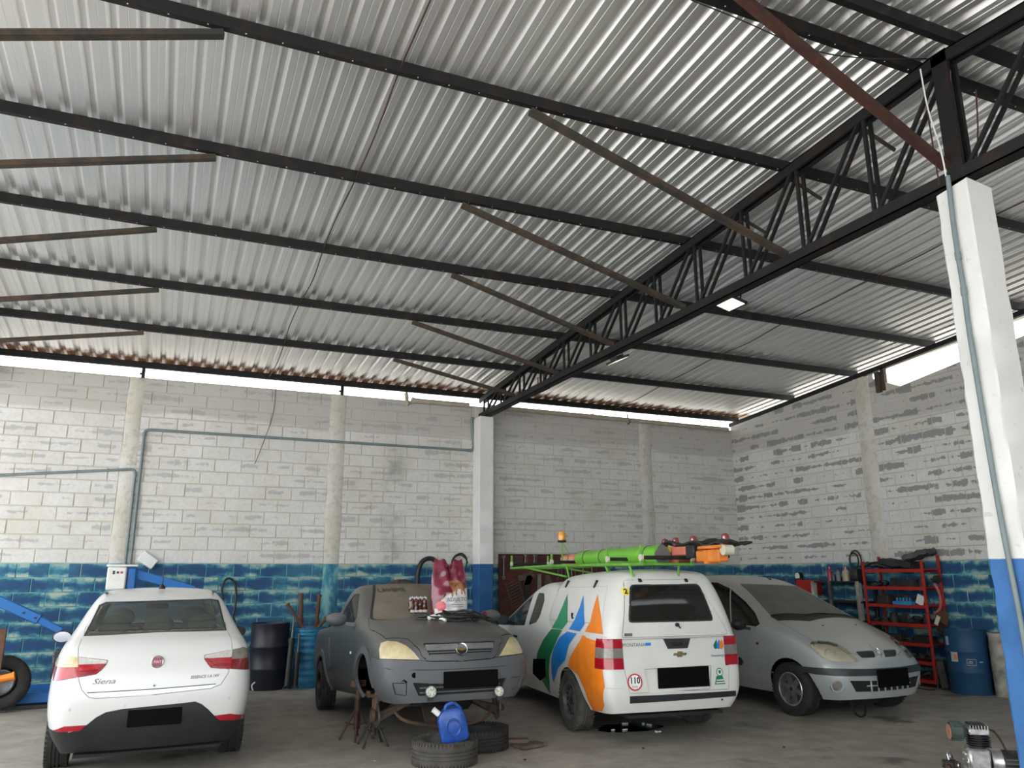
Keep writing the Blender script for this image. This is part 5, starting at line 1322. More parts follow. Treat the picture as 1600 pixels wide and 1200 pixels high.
gc_.cage([
    (-.93, [.62, .74, .75, .73, .71, .69], [.28, .42, .65, .90, .96, 1.0], .0, 0),
    (-.70, [.70, .79, .80, .775, .745, .72], [.26, .40, .65, .91, .97, 1.01], .0, 0),
    (-.10, w4+[.715], [.25, .40, .64, .91, .97, 1.01], 0, 0), (.30, w4+[.69], [.25, .40, .64, .91, .975, 1.04], .02, 0),
    (.52, w4+[.63], [.25, .40, .64, .91, .975, 1.27], .04, 0), (.76, w4+[.60], [.25, .40, .64, .91, .975, 1.455], .03, 0),
    (1.14, w4+[.595], [.25, .40, .64, .91, .97, 1.465], .03, .03), (1.52, w4+[.63], [.25, .40, .64, .90, .96, 1.27], .05, .06),
    (1.94, [.70, .79, .805, .77, .73, .67], [.25, .40, .64, .89, .95, 1.03], .05, .09), (2.35, [.70, .79, .805, .765, .72, .655], [.25, .40, .64, .87, .92, .965], .05, .09),
    (2.80, [.68, .785, .80, .745, .69, .615], [.24, .38, .62, .82, .86, .895], .05, .09), (3.12, [.64, .765, .775, .715, .655, .56], [.22, .36, .58, .74, .78, .815], .04, .09),
    (3.27, [.56, .70, .71, .64, .57, .48], [.22, .36, .54, .64, .69, .735], .03, .07)], rear=[.03]*6, front=[.06, .09, .09, .08, .08, .07])
P = gc_.pix
def Q(pts): return [(560+x/5.714, 980+y/5.714) for x, y in pts]
def Q2(pts): return [(370+x/3.3333, 850+y/3.3333) for x, y in pts]
def Q4(pts): return [(470+x/4.8, 880+y/4.8) for x, y in pts]
gc_.mir('arch', 'L', arc(0, .31, .355, -55, 235, 24), lim=.2); gc_.mir('arch', 'L', arc(2.58, .33, .345, -60, 240, 26), lim=.2); gc_.hole('arch')
gc_.mir('flare', 'L', arc(2.58, .33, .415, -12, 192, 26), lim=.15, only=['body']); gc_.mir('flare', 'L', arc(0, .31, .42, -12, 192, 26), lim=.15, only=['body'])
gc_.cut('ws_seal', 'F', rounded(P('F', [(579, 910), (664, 907.5), (720, 914), (761, 952), (775, 970), (579, 969.5)]), .04), lim=.05, where=lambda c: c.x < 2.3)
gc_.cut('windscreen', 'F', rounded(P('F', [(583, 912), (664, 909.5), (716, 916), (757, 953), (770, 968.5), (583, 967.5)]), .04), lim=.05, where=lambda c: c.x < 2.3)
wnd = P('R', [(545, 955), (550, 938), (557, 926), (563, 921), (567.5, 921), (568, 949), (563, 964)])
gc_.mir('door_glass', 'L', rounded([(.78, 1.02), (.93, 1.22), (1.12, 1.35), (1.30, 1.35), (1.72, 1.06), (1.70, 1.01)], .05)); 
gc_.mir('door', 'L', rounded([(.66, .30), (.64, .98), (1.86, .97), (1.98, .62), (1.98, .30)], .05), only=['body'])
# bumper: everything below the lamp line at the nose
bt = P('F', Q([(100, 262), (185, 286), (400, 292), (560, 296), (640, 306), (935, 305)])); top = bt+[(-p[0], p[1]) for p in bt[::-1]]
gc_.cut('bumper', 'F', top+[(1.2, top[-1][1]), (1.2, 0), (-1.2, 0), (-1.2, top[0][1])], lim=-.6, where=lambda c: c.x > 2.93)
hlq = Q([(185, 200), (200, 140), (260, 122), (350, 130), (430, 165), (500, 225), (555, 292), (400, 290), (190, 285)]); hl = P('F', hlq)
for sd, sg in (('R', 1), ('L', -1)): gc_.cut('lamp_'+sd, 'F', [(sg*y, z) for y, z in hl], lim=-.4, where=lambda c: c.x > 2.6)
bq = P('T', Q2([(690, 445), (775, 495)])); e1 = P('T', Q([(250, 100), (440, 110), (500, 170), (560, 258), (600, 292)]))
half_ = [(1.99, -.62), bq[0], bq[1]]+e1[1:]; half_ = [(x, min(y, -.12)) for x, y in half_]+[(3.42, -.35)]
gc_.cut('bonnet', 'T', half_+[(x, -y) for x, y in half_[::-1]], lim=.02, only=['body'])
gr = P('F', Q([(585, 150), (930, 140), (930, 248), (640, 250), (610, 200)])); gc_.cut('grille', 'F', [gr[0], (0, gr[1][1]), (-gr[0][0], gr[0][1]), (-gr[4][0], gr[4][1]), (-gr[3][0], gr[3][1]), gr[3], gr[4]], lim=-.2, where=lambda c: c.x > 2.8)
ig = P('F', Q([(490, 500), (740, 508), (930, 505), (930, 600), (540, 610)])); gc_.cut('intake', 'F', ig[:2]+[(-ig[1][0], ig[1][1]), (-ig[0][0], ig[0][1]), (-ig[4][0], ig[4][1]), ig[4]], lim=.05, where=lambda c: c.x > 2.8)
fb = P('F', Q([(305, 500), (430, 500), (425, 610), (330, 600)])); gc_.cut('fog_blank', 'F', fb, lim=-.3, where=lambda c: c.x > 2.8); gc_.cut('fog_blank', 'F', [(-y, z) for y, z in fb], lim=-.3, where=lambda c: c.x > 2.8)
gc_.part('body', 'body', M_gpaint, 0, 0); bn = gc_.part('bonnet', 'bonnet', M_gpaint, .006, .006, .025); bp = gc_.part('bumper', 'front_bumper', M_gbump, .006, .004, .03)
for sd, fn in (('R', lambda c: c.y < 0), ('L', lambda c: c.y > 0)):
    gc_.part('lamp_'+sd, 'head_lamp', M_yellow, .003, .003, .03); gc_.part('flare', 'arch_flare', M_gbump, .018, 0, .03, side=lambda c, fn=fn: fn(c) and c.x > 1.4); gc_.part('flare', 'arch_flare', M_gbump, .018, 0, .03, side=lambda c, fn=fn: fn(c) and c.x < 1.4)
    gc_.part('door', 'door', M_gpaint, 0, .004, side=fn); gc_.part('door_glass', 'door_window', G_gside, -.006, 0, .004, side=fn); gc_.part('fog_blank', 'fog_lamp_blank', M_gbump, -.004, .003, .02, side=fn)
gc_.part('windscreen', 'windscreen', G_dust, -.003, .0, .004); gc_.part('ws_seal', 'windscreen_seal', M_dark, -.001, 0, .008); gr_ = gc_.part('grille', 'grille', M_liner, -.012, 0, 0); ik = gc_.part('intake', 'lower_intake', M_liner, -.016, 0, 0)
def nose(y, z): return gc_.bvh.ray_cast(Vector((7, y, z)), Vector((-1, 0, 0)))[0]
def bar(za, zb, yw, nm, m, par, off, h=None):
    g = B(); ys = [yw*(i/7-1) for i in range(15)]; zc = (za+zb)/2; A = []; F = []
    for y in ys:
        for z in (za, zb): p = nose(y, z); A.append((p.x+off, y, z)); 
        for z in (za, zb): p = nose(y, z); A.append((p.x+off-.02, y, z))
    for i in range(14): F += [(4*i, 4*i+4, 4*i+5, 4*i+1), (4*i+2, 4*i+3, 4*i+7, 4*i+6), (4*i, 4*i+2, 4*i+6, 4*i+4), (4*i+1, 4*i+5, 4*i+7, 4*i+3)]
    g.add(A, F).obj(nm, m, par)
gz = [p[1] for p in gr]; g0, g1 = min(gz), max(gz); gy = abs(gr[3][0]); gw = abs(gr[0][0])
M_gsil = simple('dull_silver_trim', (.20, .20, .20), .5, .3, var=.2)
bar(g1-.055, g1-.006, gw*.98, 'grille_bar', M_gsil, gr_, .006)
for k in range(3): bar(g0+.006+k*.022, g0+.016+k*.022, gy+(gw-gy)*k*.3, 'grille_bar', M_gbump, gr_, .002)
iz = [p[1] for p in ig]; i0, i1 = min(iz), max(iz)
for k in range(2): bar(i0+.028+k*.042, i0+.040+k*.042, abs(ig[4][0])*.98, 'intake_bar', M_gbump, ik, .004)
h = gc_.hit(*Q([(937, 193)])[0]); hz = h.z; h = nose(0, hz); tl_ = Matrix.Translation(h+Vector((.016, 0, 0))) @ Matrix.Rotation(math.radians(-22), 4, 'Y')
g = B(); g.M = tl_; g.lathe([(.046, -.02), (.062, -.02), (.064, 0), (.058, .010), (.050, .006), (.047, -.01)], (0, 0, 0), 'x', 32); bd2 = gc_.bolt(g, 'badge_ring', M_chrome)
g = B(); g.M = tl_; g.prism([(-p[0]*.55, p[1]*.55) for p in bow], -.006, .004, 'x'); g.M = None; g.obj('bow_tie', MATS['badge_gold'], bd2, 0); g = B(); g.M = tl_; g.cyl((-.02, 0, 0), (-.012, 0, 0), .05, n=24); g.M = None; g.obj('badge_back', M_black, bd2)
# plate panel, fog lamps, tow-eye hole, crease
pq = gc_.hit(*Q([(1000, 460)])[0]); pz = pq.z; px_ = nose(.05, pz).x
g = B(); g.box((px_+.016, .09, pz), (.016, .55, .15), None, .006); gc_.bolt(g, 'number_plate', M_plate)
M_fog = N('led_lens'); M_fog.set(col=M_fog.ramp(M_fog.noise(55, M_fog.pos(True), 2), [(.4, (.35, .36, .30)), (.6, (.72, .73, .62))]), rough=.25, coat=.5); M_fog = M_fog.m
for p, r in (((635, 575), .055), ((1240, 570), .050)):
    h = gc_.hit(*Q([p])[0]); c = h+Vector((.05, 0, 0)); g = B(); g.lathe([(0, -.05), (r*.8, -.05), (r, -.01), (r, .008), (r*.9, .012), (r*.88, .004)], c, 'x', 28); fo_ = gc_.bolt(g, 'fog_lamp', M_steelrim); g = B(); g.lathe([(r*.88, .004), (0, .008)], c, 'x', 24)
    for k in range(6): g.sphere(c+Vector((.006, r*.55*math.cos(k*PI/3), r*.55*math.sin(k*PI/3))), r*.2, 8, 6, (.4, 1, 1))
    g.obj('led_face', M_fog, fo_); g = B(); g.box(c+Vector((-.02, 0, -r-.012)), (.03, .04, .03)); g.obj('bracket', M_dark, fo_)
h = gc_.hit(*Q([(497, 430)])[0]); g = B(); g.cyl(h+Vector((-.02, 0, 0)), h+Vector((.008, 0, 0)), .024, n=16); gc_.bolt(g, 'tow_eye_hole', M_plate)
gc_.decal('torn_hole', 'F', [P('F', Q([(375, 488), (410, 466), (440, 490), (425, 500), (405, 480)]))], M_plate, .009)
cr = [gc_.hit(*p) for p in Q([(185, 312), (230, 358), (300, 378), (500, 383), (700, 381)])]; g = B(); g.tube(smooth_path([p+Vector((.004, 0, 0)) for p in cr]+[Vector((nose(0, cr[-1].z).x+.004, 0, cr[-1].z))]+[Vector((p.x+.004, -p.y, p.z)) for p in cr[::-1]], 4), .004, 5); g.obj('bumper_crease', M_dark, bp)
# windscreen writing in the dust, wiper, mirror, side light
h = gc_.hit(612, 922.5); gc_.text('dust_writing', 'LAVEME', 'F', (h.y, h.z), .075, simple('dust_wiped', (.018, .017, .016), .5), .006, sx=1.25)
gc_.text('dust_smear', '~', 'F', (lambda h: (h.y, h.z))(gc_.hit(606, 940)), .12, simple('dust_smear', (.16, .145, .12), .7), .004, sx=1.6)
g = B(); a = gc_.hit(755, 966); b_ = gc_.hit(690, 962); g.tube([a+Vector((.01, 0, .01)), (a+b_)/2+Vector((.02, 0, .03)), b_+Vector((.01, 0, .02))], .007, 6); gc_.bolt(g, 'wiper', M_black)
mirror_part(gc_, 1.74, -.92, 1.04, M_gbump, M_dark, w=.24, h=.15); mirror_part(gc_, 1.74, .92, 1.04, M_gbump, M_dark, w=.24, h=.15)
h = gc_.hit(548, 1020); g = B(); g.box((h.x, h.y-.004, h.z), (.06, .012, .028), None, .006); gc_.bolt(g, 'side_repeater', M_white)
for y in (.725, -.725): wheel(gc_, 0, y, .295, .185, 'black', M_tyre, z=.295)
for y in (.34, -.34): seat(gc_, 1.05, y, M_seat, 1.16)
g = B(); g.lathe([(.175, -.02), (.19, -.02), (.19, .02), (.175, .02)], (1.35, .34, .98), 'x', 24); g.beam((1.36, .17, .98), (1.36, .51, .98), .03, .02); gc_.bolt(g, 'steering_wheel', M_black)
for y in (-.715, .715):   # rear flank moulding
    g = B(); g.beam((.62, y*1.11, .50), (.50, y*1.11, .86), .02, .10); gc_.bolt(g, 'flank_moulding', M_gbump)
g = B(); g.box((.7, 0, .27), (2.9, 1.1, .04)); g.box((2.2, 0, .36), (.9, .9, .2), None, .04); gc_.bolt(g, 'underbody', M_liner)
# bare front suspension
M_rust = rusty('greasy_rust', (.05, .042, .036), (.13, .075, .045), .35, .65, .8)
for sg in (-1, 1):
    g = B(); g.beam((2.62, sg*.30, .20), (2.55, sg*.66, .02), .09, .035); g.beam((2.30, sg*.34, .20), (2.55, sg*.66, .02), .05, .03); gc_.bolt(g, 'control_arm', M_rust)
    g = B(); g.tube([(2.58, sg*.18, .26), (2.58, sg*.42, .15), (2.58, sg*.64, .08)], [.03, .022, .035], 10); g.lathe([(.02, -.05), (.055, -.04), (.04, -.01), (.058, .02), (.03, .05)], (2.58, sg*.28, .21), 'y', 14); gc_.bolt(g, 'drive_shaft', M_rust)
    g = B(); g.lathe([(0, -.03), (.06, -.03), (.065, .0), (.04, .02), (.03, .05), (0, .05)], (2.58, sg*.67, .08), 'y', 20); g.cyl((2.55, sg*.65, .02), (2.52, sg*.58, .75), .028, n=12); gc_.bolt(g, 'hub', M_rust)
    g = B(); g.lathe([(.07, -.006), (.115, -.006), (.115, .006), (.07, .006)], (2.58, sg*.64, .08), 'y', 28); gc_.bolt(g, 'brake_disc', M_steelrim)
g = B(); g.beam((2.45, -.45, .18), (2.45, .45, .18), .10, .08); g.beam((2.45, -.10, .18), (2.75, -.14, .02), .10, .06); gc_.bolt(g, 'cross_member', M_rust)
g = B(); g.tube(smooth_path([(2.75, -.50, .12), (2.86, -.42, .04), (2.85, -.1, -.03), (2.85, .25, -.03), (2.84, .45, .04), (2.7, .52, .10)], 6), .017, 8); gc_.bolt(g, 'anti_roll_bar', M_rust)
g = B(); g.box((2.5, .15, .22), (.4, .42, .26), None, .06); g.box((2.78, -.1, .22), (.12, .30, .14), None, .03); gc_.bolt(g, 'engine_sump', M_liner)
g = B(); g.tube([(3.0, -.42, .23), (3.05, 0, .21), (3.0, .42, .23)], .02, 8); gc_.bolt(g, 'lower_rail', M_dark)
gc_.liner(M_liner, ('windscreen', 'door_glass', 'intake', 'grille'))
gc_.done()
# ================================================================== loose things around the shed
M_hblue = rusty('hoist_blue', (.02, .14, .42), (.12, .14, .18), .58, .75, .5); M_dblue = rusty('drum_blue', (.015, .06, .13), (.12, .09, .06), .62, .8, .5)
M_lblue = simple('bright_drum_blue', (.02, .19, .36), .45, var=.2); M_ddark = simple('dark_drum_plastic', (.012, .014, .024), .45, var=.25); M_grease = rusty('greasy_metal', (.028, .026, .024), (.07, .055, .042), .45, .7, .55)
M_rustp = rusty('rusty_pipe', (.10, .055, .035), (.17, .09, .055), .35, .65, .8); M_shred = rusty('shelf_red', (.36, .022, .016), (.14, .03, .022), .62, .8, .5); M_concrete = simple('mossy_concrete', (.34, .33, .28), .9, var=.3, vscale=5, bump=.4, bscale=30)
M_wood = simple('dirty_wood', (.14, .10, .07), .8, var=.3); M_tool = simple('tool_steel', (.30, .29, .28), .35, .8, var=.25); M_toold = simple('dark_tool_steel', (.13, .09, .075), .4, .5, var=.3)
def cable(name, pts, r, m, label, n=6, cat='cable', closed=False):
    o = B().tube(smooth_path(pts, 6) if not closed else pts, r, n, closed).obj(name, m); return tag(o, label, cat)

# ---- blue hoist with control box, behind the sedan
hb = empty('column_hoist', (-.50, 12.72, 0), label='blue hoist with white control box showing above the white sedan', cat='hoist')
def loc(o, p): return Vector(p)-Vector(o.location)
g = B(); g.box((.02, .05, .86), (.16, .14, 1.72), None, .01); g.box((.02, .05, .02), (.6, .6, .04)); g.obj('mast', M_hblue, hb)
g = B(); g.box((-.08, -.06, 1.64), (.25, .20, .32), None, .02); bx_ = g.obj('control_box', M_white, hb)
g = B(); g.box((-.02, -.06, 1.815), (.40, .24, .03), None, .006); g.obj('box_lid', M_white, bx_)
for k, m in ((0, M_black), (1, M_black), (2, MATS['sign_red'])): g = B(); g.box((-.12+.05*k, -.163, 1.72), (.028, .006, .05 if k < 1 else .03)); g.obj('switch', m, bx_)
g = B(); g.box((.11, -.05, 1.62), (.12, .16, .34), None, .02); g.cyl((.11, -.14, 1.70), (.11, -.12, 1.70), .025, n=14); g.obj('boom_bracket', M_hblue, hb)
g = B(); g.beam((.10, -.02, 1.72), (.95, -.02, 1.47), .09, .12, ch=.008); g.obj('boom', M_hblue, hb)
g = B(); g.beam((.60, -.02, 1.565), (1.2, -.02, 1.40), .06, .08); g.obj('boom_extension', M_steelrim, hb)
g = B(); c = onY(231, 875, D-.055); g.box((c.x, c.y, c.z), (.26, .07, .17), Matrix.Rotation(.62, 3, 'Y'), .012); tag(g.obj('junction_box', M_white), 'tilted white junction box on the wall above the hoist', 'box')
# ---- engine crane at the left edge
ec = empty('engine_crane', (-2.35, 12.55, 0), label='blue telescopic engine crane at the left edge of the photo', cat='crane')
b0 = onY(-60, 913, 12.6); b1 = onY(62, 968, 12.6); b2 = onY(96, 986, 12.6); O = Vector(ec.location)
g = B(); g.beam(b0-O, b1-O, .12, .13, ch=.01); bm_ = g.obj('boom', M_hblue, ec); g = B(); g.beam(b1-O-(b1-b0)*.1, b2-O, .085, .09, ch=.008); g.obj('boom_extension', M_hblue, ec)
for t in (.80, .95): p = b0.lerp(b1, t)-O; g = B(); g.cyl(p+Vector((0, -.075, 0)), p+Vector((0, .075, 0)), .014, n=10); g.obj('boom_pin', M_dark, bm_)
g = B(); g.box((0, 0, .75), (.14, .14, 1.5), None, .01); g.obj('post', M_hblue, ec)
for dy, z, m in ((-.05, .13, M_hblue), (.62, .15, M_hblue)): g = B(); g.box((.62, dy, z), (1.36, .12, .13), None, .01); g.obj('base_leg', m, ec)
g = B(); g.box((.62, -.05, .025), (1.30, .18, .05), None, .008); g.obj('base_rail', M_dark, ec)
def tyre_thing(name, p, r, w, label, flat=True, m=None, rz=0, tilt=0, rim=True, rimm=None):
    M = Matrix.Translation(p) @ Matrix.Rotation(rz, 4, 'Z') @ Matrix.Rotation(tilt, 4, 'X') @ (Matrix.Rotation(PI/2, 4, 'X') if flat else Matrix.Identity(4))
    o = empty(name, mat=M, label=label, cat='tyre')
    g = B(); g.lathe(tyre_prof(r, w), (0, 0, 0), 'y', 56)
    for k in range(56):
        a = 2*PI*k/56
        for q in (-1, 1): R = Matrix.Rotation(a, 3, 'Y'); g.box(R @ Vector((r*.985, q*w*.42, 0)), (.012, w*.18, .017), R)
    t = g.obj('tread', m or M_tyred, o)
    g = B(); g.lathe([(r*.60, -w*.40), (r*.56, -w*.30), (r*.56, w*.30), (r*.60, w*.40)], (0, 0, 0), 'y', 40); g.obj('inner_liner', M_tyre, o)
    if rim:
        g = B(); rr = r*.585
        g.lathe([(rr, w*.42), (rr*.95, w*.36), (rr*.88, w*.10), (rr*.80, -w*.05), (rr*.72, -w*.06), (rr*.62, w*.02), (0, w*.02)], (0, 0, 0), 'y', 36); g.obj('rim', rimm or M_steelrim, o)
    return o
p = onY(6, 1030, 12.25); tyre_thing('tyre', (p.x, p.y, .36), .33, .19, 'dark tyre standing on the crane base at the left edge', False, M_tyre, .25, 0)
g = B(); c = onY(-2, 1015, 12.0); g.box((c.x, c.y, c.z), (.12, .03, .5), None, .01); tag(g.obj('rusty_plate', M_rustp), 'rusty plate in front of the tyre at the left edge', 'plate')
g = B(); c = onY(8, 1060, 11.9); g.cyl(c+Vector((-.12, 0, -.02)), c+Vector((.08, 0, .02)), .045, n=14); g.cyl(c+Vector((.08, 0, .02)), c+Vector((.10, 0, .025)), .055, n=14); tag(g.obj('orange_cap', M_orange), 'small orange pipe cap at the left edge', 'cap')
cb = empty('crate', (-1.02, 11.6, 0), label='stack of black plastic parts beside the sedan front wing', cat='crate'); g = B(); g.box((0, 0, .62), (.22, .3, .34), None, .02); g.obj('upper_box', M_black, cb); g = B(); g.box((.02, 0, .22), (.16, .24, .44), None, .03); g.obj('lower_box', M_black, cb)
for k in range(3): g = B(); g.box((-.0, -.155, .54+.09*k), (.2, .012, .02)); g.obj('rib', M_dark, cb)

# ---- drums along the back wall
def drum(name, p, r, h, m, label, ribs, lid=True):
    o = empty(name, p, label=label, cat='drum'); pr = [(0, .0), (r*.97, 0), (r, .02)]
    zs = sorted(ribs)
    for z in zs: pr += [(r*.985, z-.03), (r*1.025, z-.012), (r*1.025, z+.012), (r*.985, z+.03)]
    pr += [(r, h-.03), (r*1.02, h-.015), (r*1.02, h), (r*.97, h), (r*.96, h-.04)]
    g = B().lathe(pr, (0, 0, 0), 'z', 40); g.obj('drum_body', m, o)
    if lid: g = B().lathe([(r*.96, h-.03), (0, h-.03)], (0, 0, 0), 'z', 40); g.obj('drum_lid', M_dark, o)
    return o
drum('plastic_drum', (1.62, 13.08, 0), .285, .96, M_ddark, 'black plastic drum against the back wall beside the sedan', [.30, .62])
bd_ = drum('steel_drum', (2.22, 13.10, 0), .27, .88, M_lblue, 'bright blue steel drum holding rusty pipes behind the grey pickup', [.10, .20, .30, .42, .52, .62, .72, .78, .83], False)
g = B(); g.lathe([(.26, .8), (0, .78)], (0, 0, 0), 'z', 24); g.obj('scrap_fill', M_rustp, bd_)
rp = [((2.08, 13.0, .72), (2.06, 13.12, 1.36), .035), ((2.30, 13.05, .72), (2.36, 13.2, 1.34), .03), ((2.16, 12.92, .80), (1.84, 12.90, 1.22), .025), ((2.24, 12.95, .78), (2.42, 12.90, 1.0), .03)]
for k, (a, b_, r) in enumerate(rp):
    g = B(); g.cyl(a, b_, r, n=10); g.cyl(b_, Vector(b_)+(Vector(b_)-Vector(a)).normalized()*.03, r*1.35, n=10)
    tag(g.obj('rusty_pipe', M_rustp), ['tall rusty pipe with a collar standing in the blue drum', 'rusty bar at the right of the blue drum', 'thin rusty rod leaning left out of the blue drum', 'short rusty pipe leaning right out of the blue drum'][k], 'pipe', 'rusty pipes in the blue drum')
for k, (a, b_) in enumerate((((1.86, 12.68, .02), (1.945, 12.92, 1.10)), ((1.98, 12.72, .02), (2.02, 12.82, .80)))):
    a = Vector(a); b_ = Vector(b_); d = (b_-a); o = empty('strut', a, label=['long black shock absorber leaning between the drums', 'short black shock absorber leaning on the blue drum'][k], cat='strut', group='struts between the drums')
    g = B(); g.cyl(d*.04, d*.62, .045, n=14); g.obj('damper_tube', M_black, o); g = B(); g.cyl(d*.62, d, .016, n=8); g.obj('rod', M_steelrim, o); g = B(); g.cyl(d*.60, d*.66, .055, n=14); g.obj('collar', M_dark, o); g = B(); g.tube([(-.05, 0, .01), (-.03, 0, .05), (.03, 0, .05), (.05, 0, .01)], .015, 6); g.obj('mount', M_dark, o)
g = B(); c = onZ(395, 1080); g.tube(smooth_path([(c.x, c.y, .01), (c.x-.02, c.y, .08), (c.x+.03, c.y, .12), (c.x+.05, c.y, .02)], 4), .012, 6); tag(g.obj('rag', M_white), 'scrap of white rag on the floor by the black drum', 'rag')
# ---- cables hung on the back wall
pp = [onY(x, y, D-.06) for x, y in [(348, 938), (347, 918), (352, 906), (360, 904), (367, 912), (369, 930), (367, 950), (364, 962), (368, 972)]]; cable('hanging_cable', pp, .018, M_black, 'black cable hanging in a loop on the wall behind the sedan')
pp = [onY(x, y, D-.10) for x, y in [(652, 912), (653, 895), (658, 880), (667, 873), (677, 874), (686, 884)]]; cable('hose', pp, .04, M_black, 'thick black hose arched on the wall above the grey pickup', 10, 'hose')
pp = [onY(x, y, D-.07) for x, y in [(726, 902), (722, 890), (712, 884), (706, 878), (712, 868), (722, 865), (729, 873), (728, 886), (722, 897)]]; cable('jump_lead', pp, .014, M_black, 'coiled black jump lead on the wall beside the back column')
pp = [onY(x, y, D-.11) for x, y in [(731, 880), (727, 872), (719, 867), (710, 872), (708, 884), (716, 890)]]; cable('jump_lead', pp, .012, M_black, 'inner loop of dark lead with a clamp, beside the back column')
p = onY(627, 918, 12.9); tyre_thing('tyre', (onY(627, 905, 11.3).x, 11.3, 1.30), .31, .19, 'worn brown-black tyre standing in the bed of the grey pickup', False, M_tyred, .1)
# ---- tool board with wrenches
tb0, tb1, tz0, tz1 = 5.58, 7.75, .75, 2.045
g = B(); g.box(((tb0+tb1)/2, D-.045, (tz0+tz1)/2), (tb1-tb0, .03, tz1-tz0), None, .006); M_board = rusty('brown_board', (.10, .032, .022), (.05, .022, .016), .4, .65, .7)
bo = g.obj('tool_board', M_board); tag(bo, 'brown wooden tool board on the wall behind the white van', 'tool board')
def wrench_mesh(L, w=.022):
    b = B(); b.box((0, 0, 0), (w*.8, .008, L*.78), None, .002); b.prism([(math.cos(a)*w*1.15, L*.46+math.sin(a)*w*1.15) for a in [math.radians(q) for q in (130, 180, 230, 270, 310, 360, 410)]]+[(w*.45, L*.46+w*.1), (0, L*.46-w*.3), (-w*.45, L*.46+w*.1)], -.006, .006, 'y')
    b.lathe([(w*.5, -.006), (w*1.05, -.006), (w*1.05, .006), (w*.5, .006), (w*.5, -.006)], (0, 0, -L*.45), 'y', 14); return b.mesh('wrench', 30)
wm = {}
def wrench(px, py, L, rot, m, label, grp=None, ww=.022):
    k = (round(L, 2), m.name)
    if k not in wm: wm[k] = wrench_mesh(L, ww); wm[k].materials.append(m)
    o = mesh_obj('wrench', wm[k]); c = onY(px, py, D-.072); o.location = (c.x, D-.072, c.z); o.rotation_euler = (0, rot, 0); return tag(o, label, 'wrench', grp)
wrench(787, 886, .42, 0, M_tool, 'long bright wrench hanging at the left edge of the tool board', ww=.03)
ORD = ['first', 'second', 'third', 'fourth', 'fifth', 'sixth', 'seventh', 'eighth', 'ninth', 'tenth']
for k in range(9): wrench(801+k*1.2, 909+k*4.6, .30, 1.15, M_toold, ORD[k]+' wrench from the top of the slanted stack on the tool board', 'slanted wrenches on the tool board')
for k in range(6): wrench(802+k*2.6, 876, .17, .04*(k % 3-1), M_toold, ORD[k]+' small dark spanner from the left in the tool board top row', 'small spanners on the tool board')
for k, px in enumerate((821, 824, 835, 838, 872, 878, 884)): wrench(px, 875 if k < 4 else 896, .20, .05, M_tool if k in (0, 2) else M_toold, ORD[k]+' short spanner from the left in the tool board middle', 'middle spanners on the tool board', .026)
def toolshape(pts, thick, m, name, label, cat): g = B(); P_ = [onY(x, y, D-.07) for x, y in pts]; g.prism([(p.x, p.z) for p in P_], D-.062-thick, D-.062, 'y'); return tag(g.obj(name, m, smooth=0), label, cat)
toolshape([(808, 900), (832, 893), (836, 900), (830, 905), (832, 912), (818, 915), (820, 907), (810, 908)], .03, M_toold, 'puller', 'dark three-armed puller on the tool board', 'tool')
toolshape([(822, 900), (828, 898), (832, 903), (827, 915), (826, 935), (820, 935), (819, 912)], .03, M_black, 'pliers', 'black pliers hanging on the tool board', 'tool')
toolshape([(840, 897), (845, 897), (846, 925), (843, 930), (839, 925)], .02, M_tool, 'chisel', 'pale chisel hanging on the tool board', 'tool')
for k, px in enumerate((893, 899, 911, 918, 925, 932)): wrench(px, 893, .24, .06*(k % 3-1), M_toold if k % 2 else M_tool, ORD[k]+' spanner from the left at the right end of the tool board', 'right-hand spanners on the tool board', .03)
toolshape([(852, 899), (858, 898), (862, 910), (856, 930), (850, 915)], .03, M_toold, 'clamp', 'dark clamp hanging at the right of the tool board', 'tool')
# ---- things on the grey pickup's bonnet
def bon(x, y, up=0.):
    h = gc_.bvh.ray_cast(Vector((x, y, 3)), Vector((0, 0, -1)))[0]; return gc_.M @ (h+Vector((0, 0, .008+up)))
M_maroon = simple('maroon_foil', (.17, .010, .035), .25, var=.25, coat=.5); M_foilw = simple('white_print_foil', (.62, .60, .62), .3, var=.06, coat=.4); M_pink = simple('pink_print', (.62, .10, .12), .3); M_dog = N('dog_fur_print'); M_dog.set(col=M_dog.ramp(M_dog.noise(22, M_dog.pos(True), 3), [(.35, (.12, .035, .012)), (.6, (.42, .19, .07))]), rough=.35); M_dog = M_dog.m; M_cream2 = simple('cream_print', (.66, .50, .28), .35)
c0 = bon(2.30, .22); bag = empty('dog_food_bag', c0, math.radians(-8), label='tall maroon and white pet food bag standing on the grey bonnet', cat='bag')
W, Hb, nx, nz = .43, .62, 44, 56
dogp = [(.44, .60), (.50, .68), (.57, .70), (.60, .66), (.72, .62), (.85, .58), (.90, .50), (.94, .36), (.91, .36), (.86, .46), (.83, .38), (.80, .38), (.80, .47), (.70, .47), (.68, .36), (.65, .36), (.64, .46), (.58, .46), (.57, .38), (.53, .38), (.54, .52), (.50, .58)]
def bagmat(u, v):
    if inpoly((u, v), dogp): return 3
    if v < .035: return 0
    if (u-.24)**2/.018+(v-.17)**2/.008 < 1: return 2
    e = .10+.62*max(0, u-.10)**.75
    if v < min(e, .47) and u > .09: return 1
    if v < min(e, .47)+.02 and u > .07: return 4
    return 0
V = []; F = []; MI = []
def edge_top(u): return 1-.10*math.exp(-((u-.55)/.12)**2)-.035*math.sin(u*9)**2
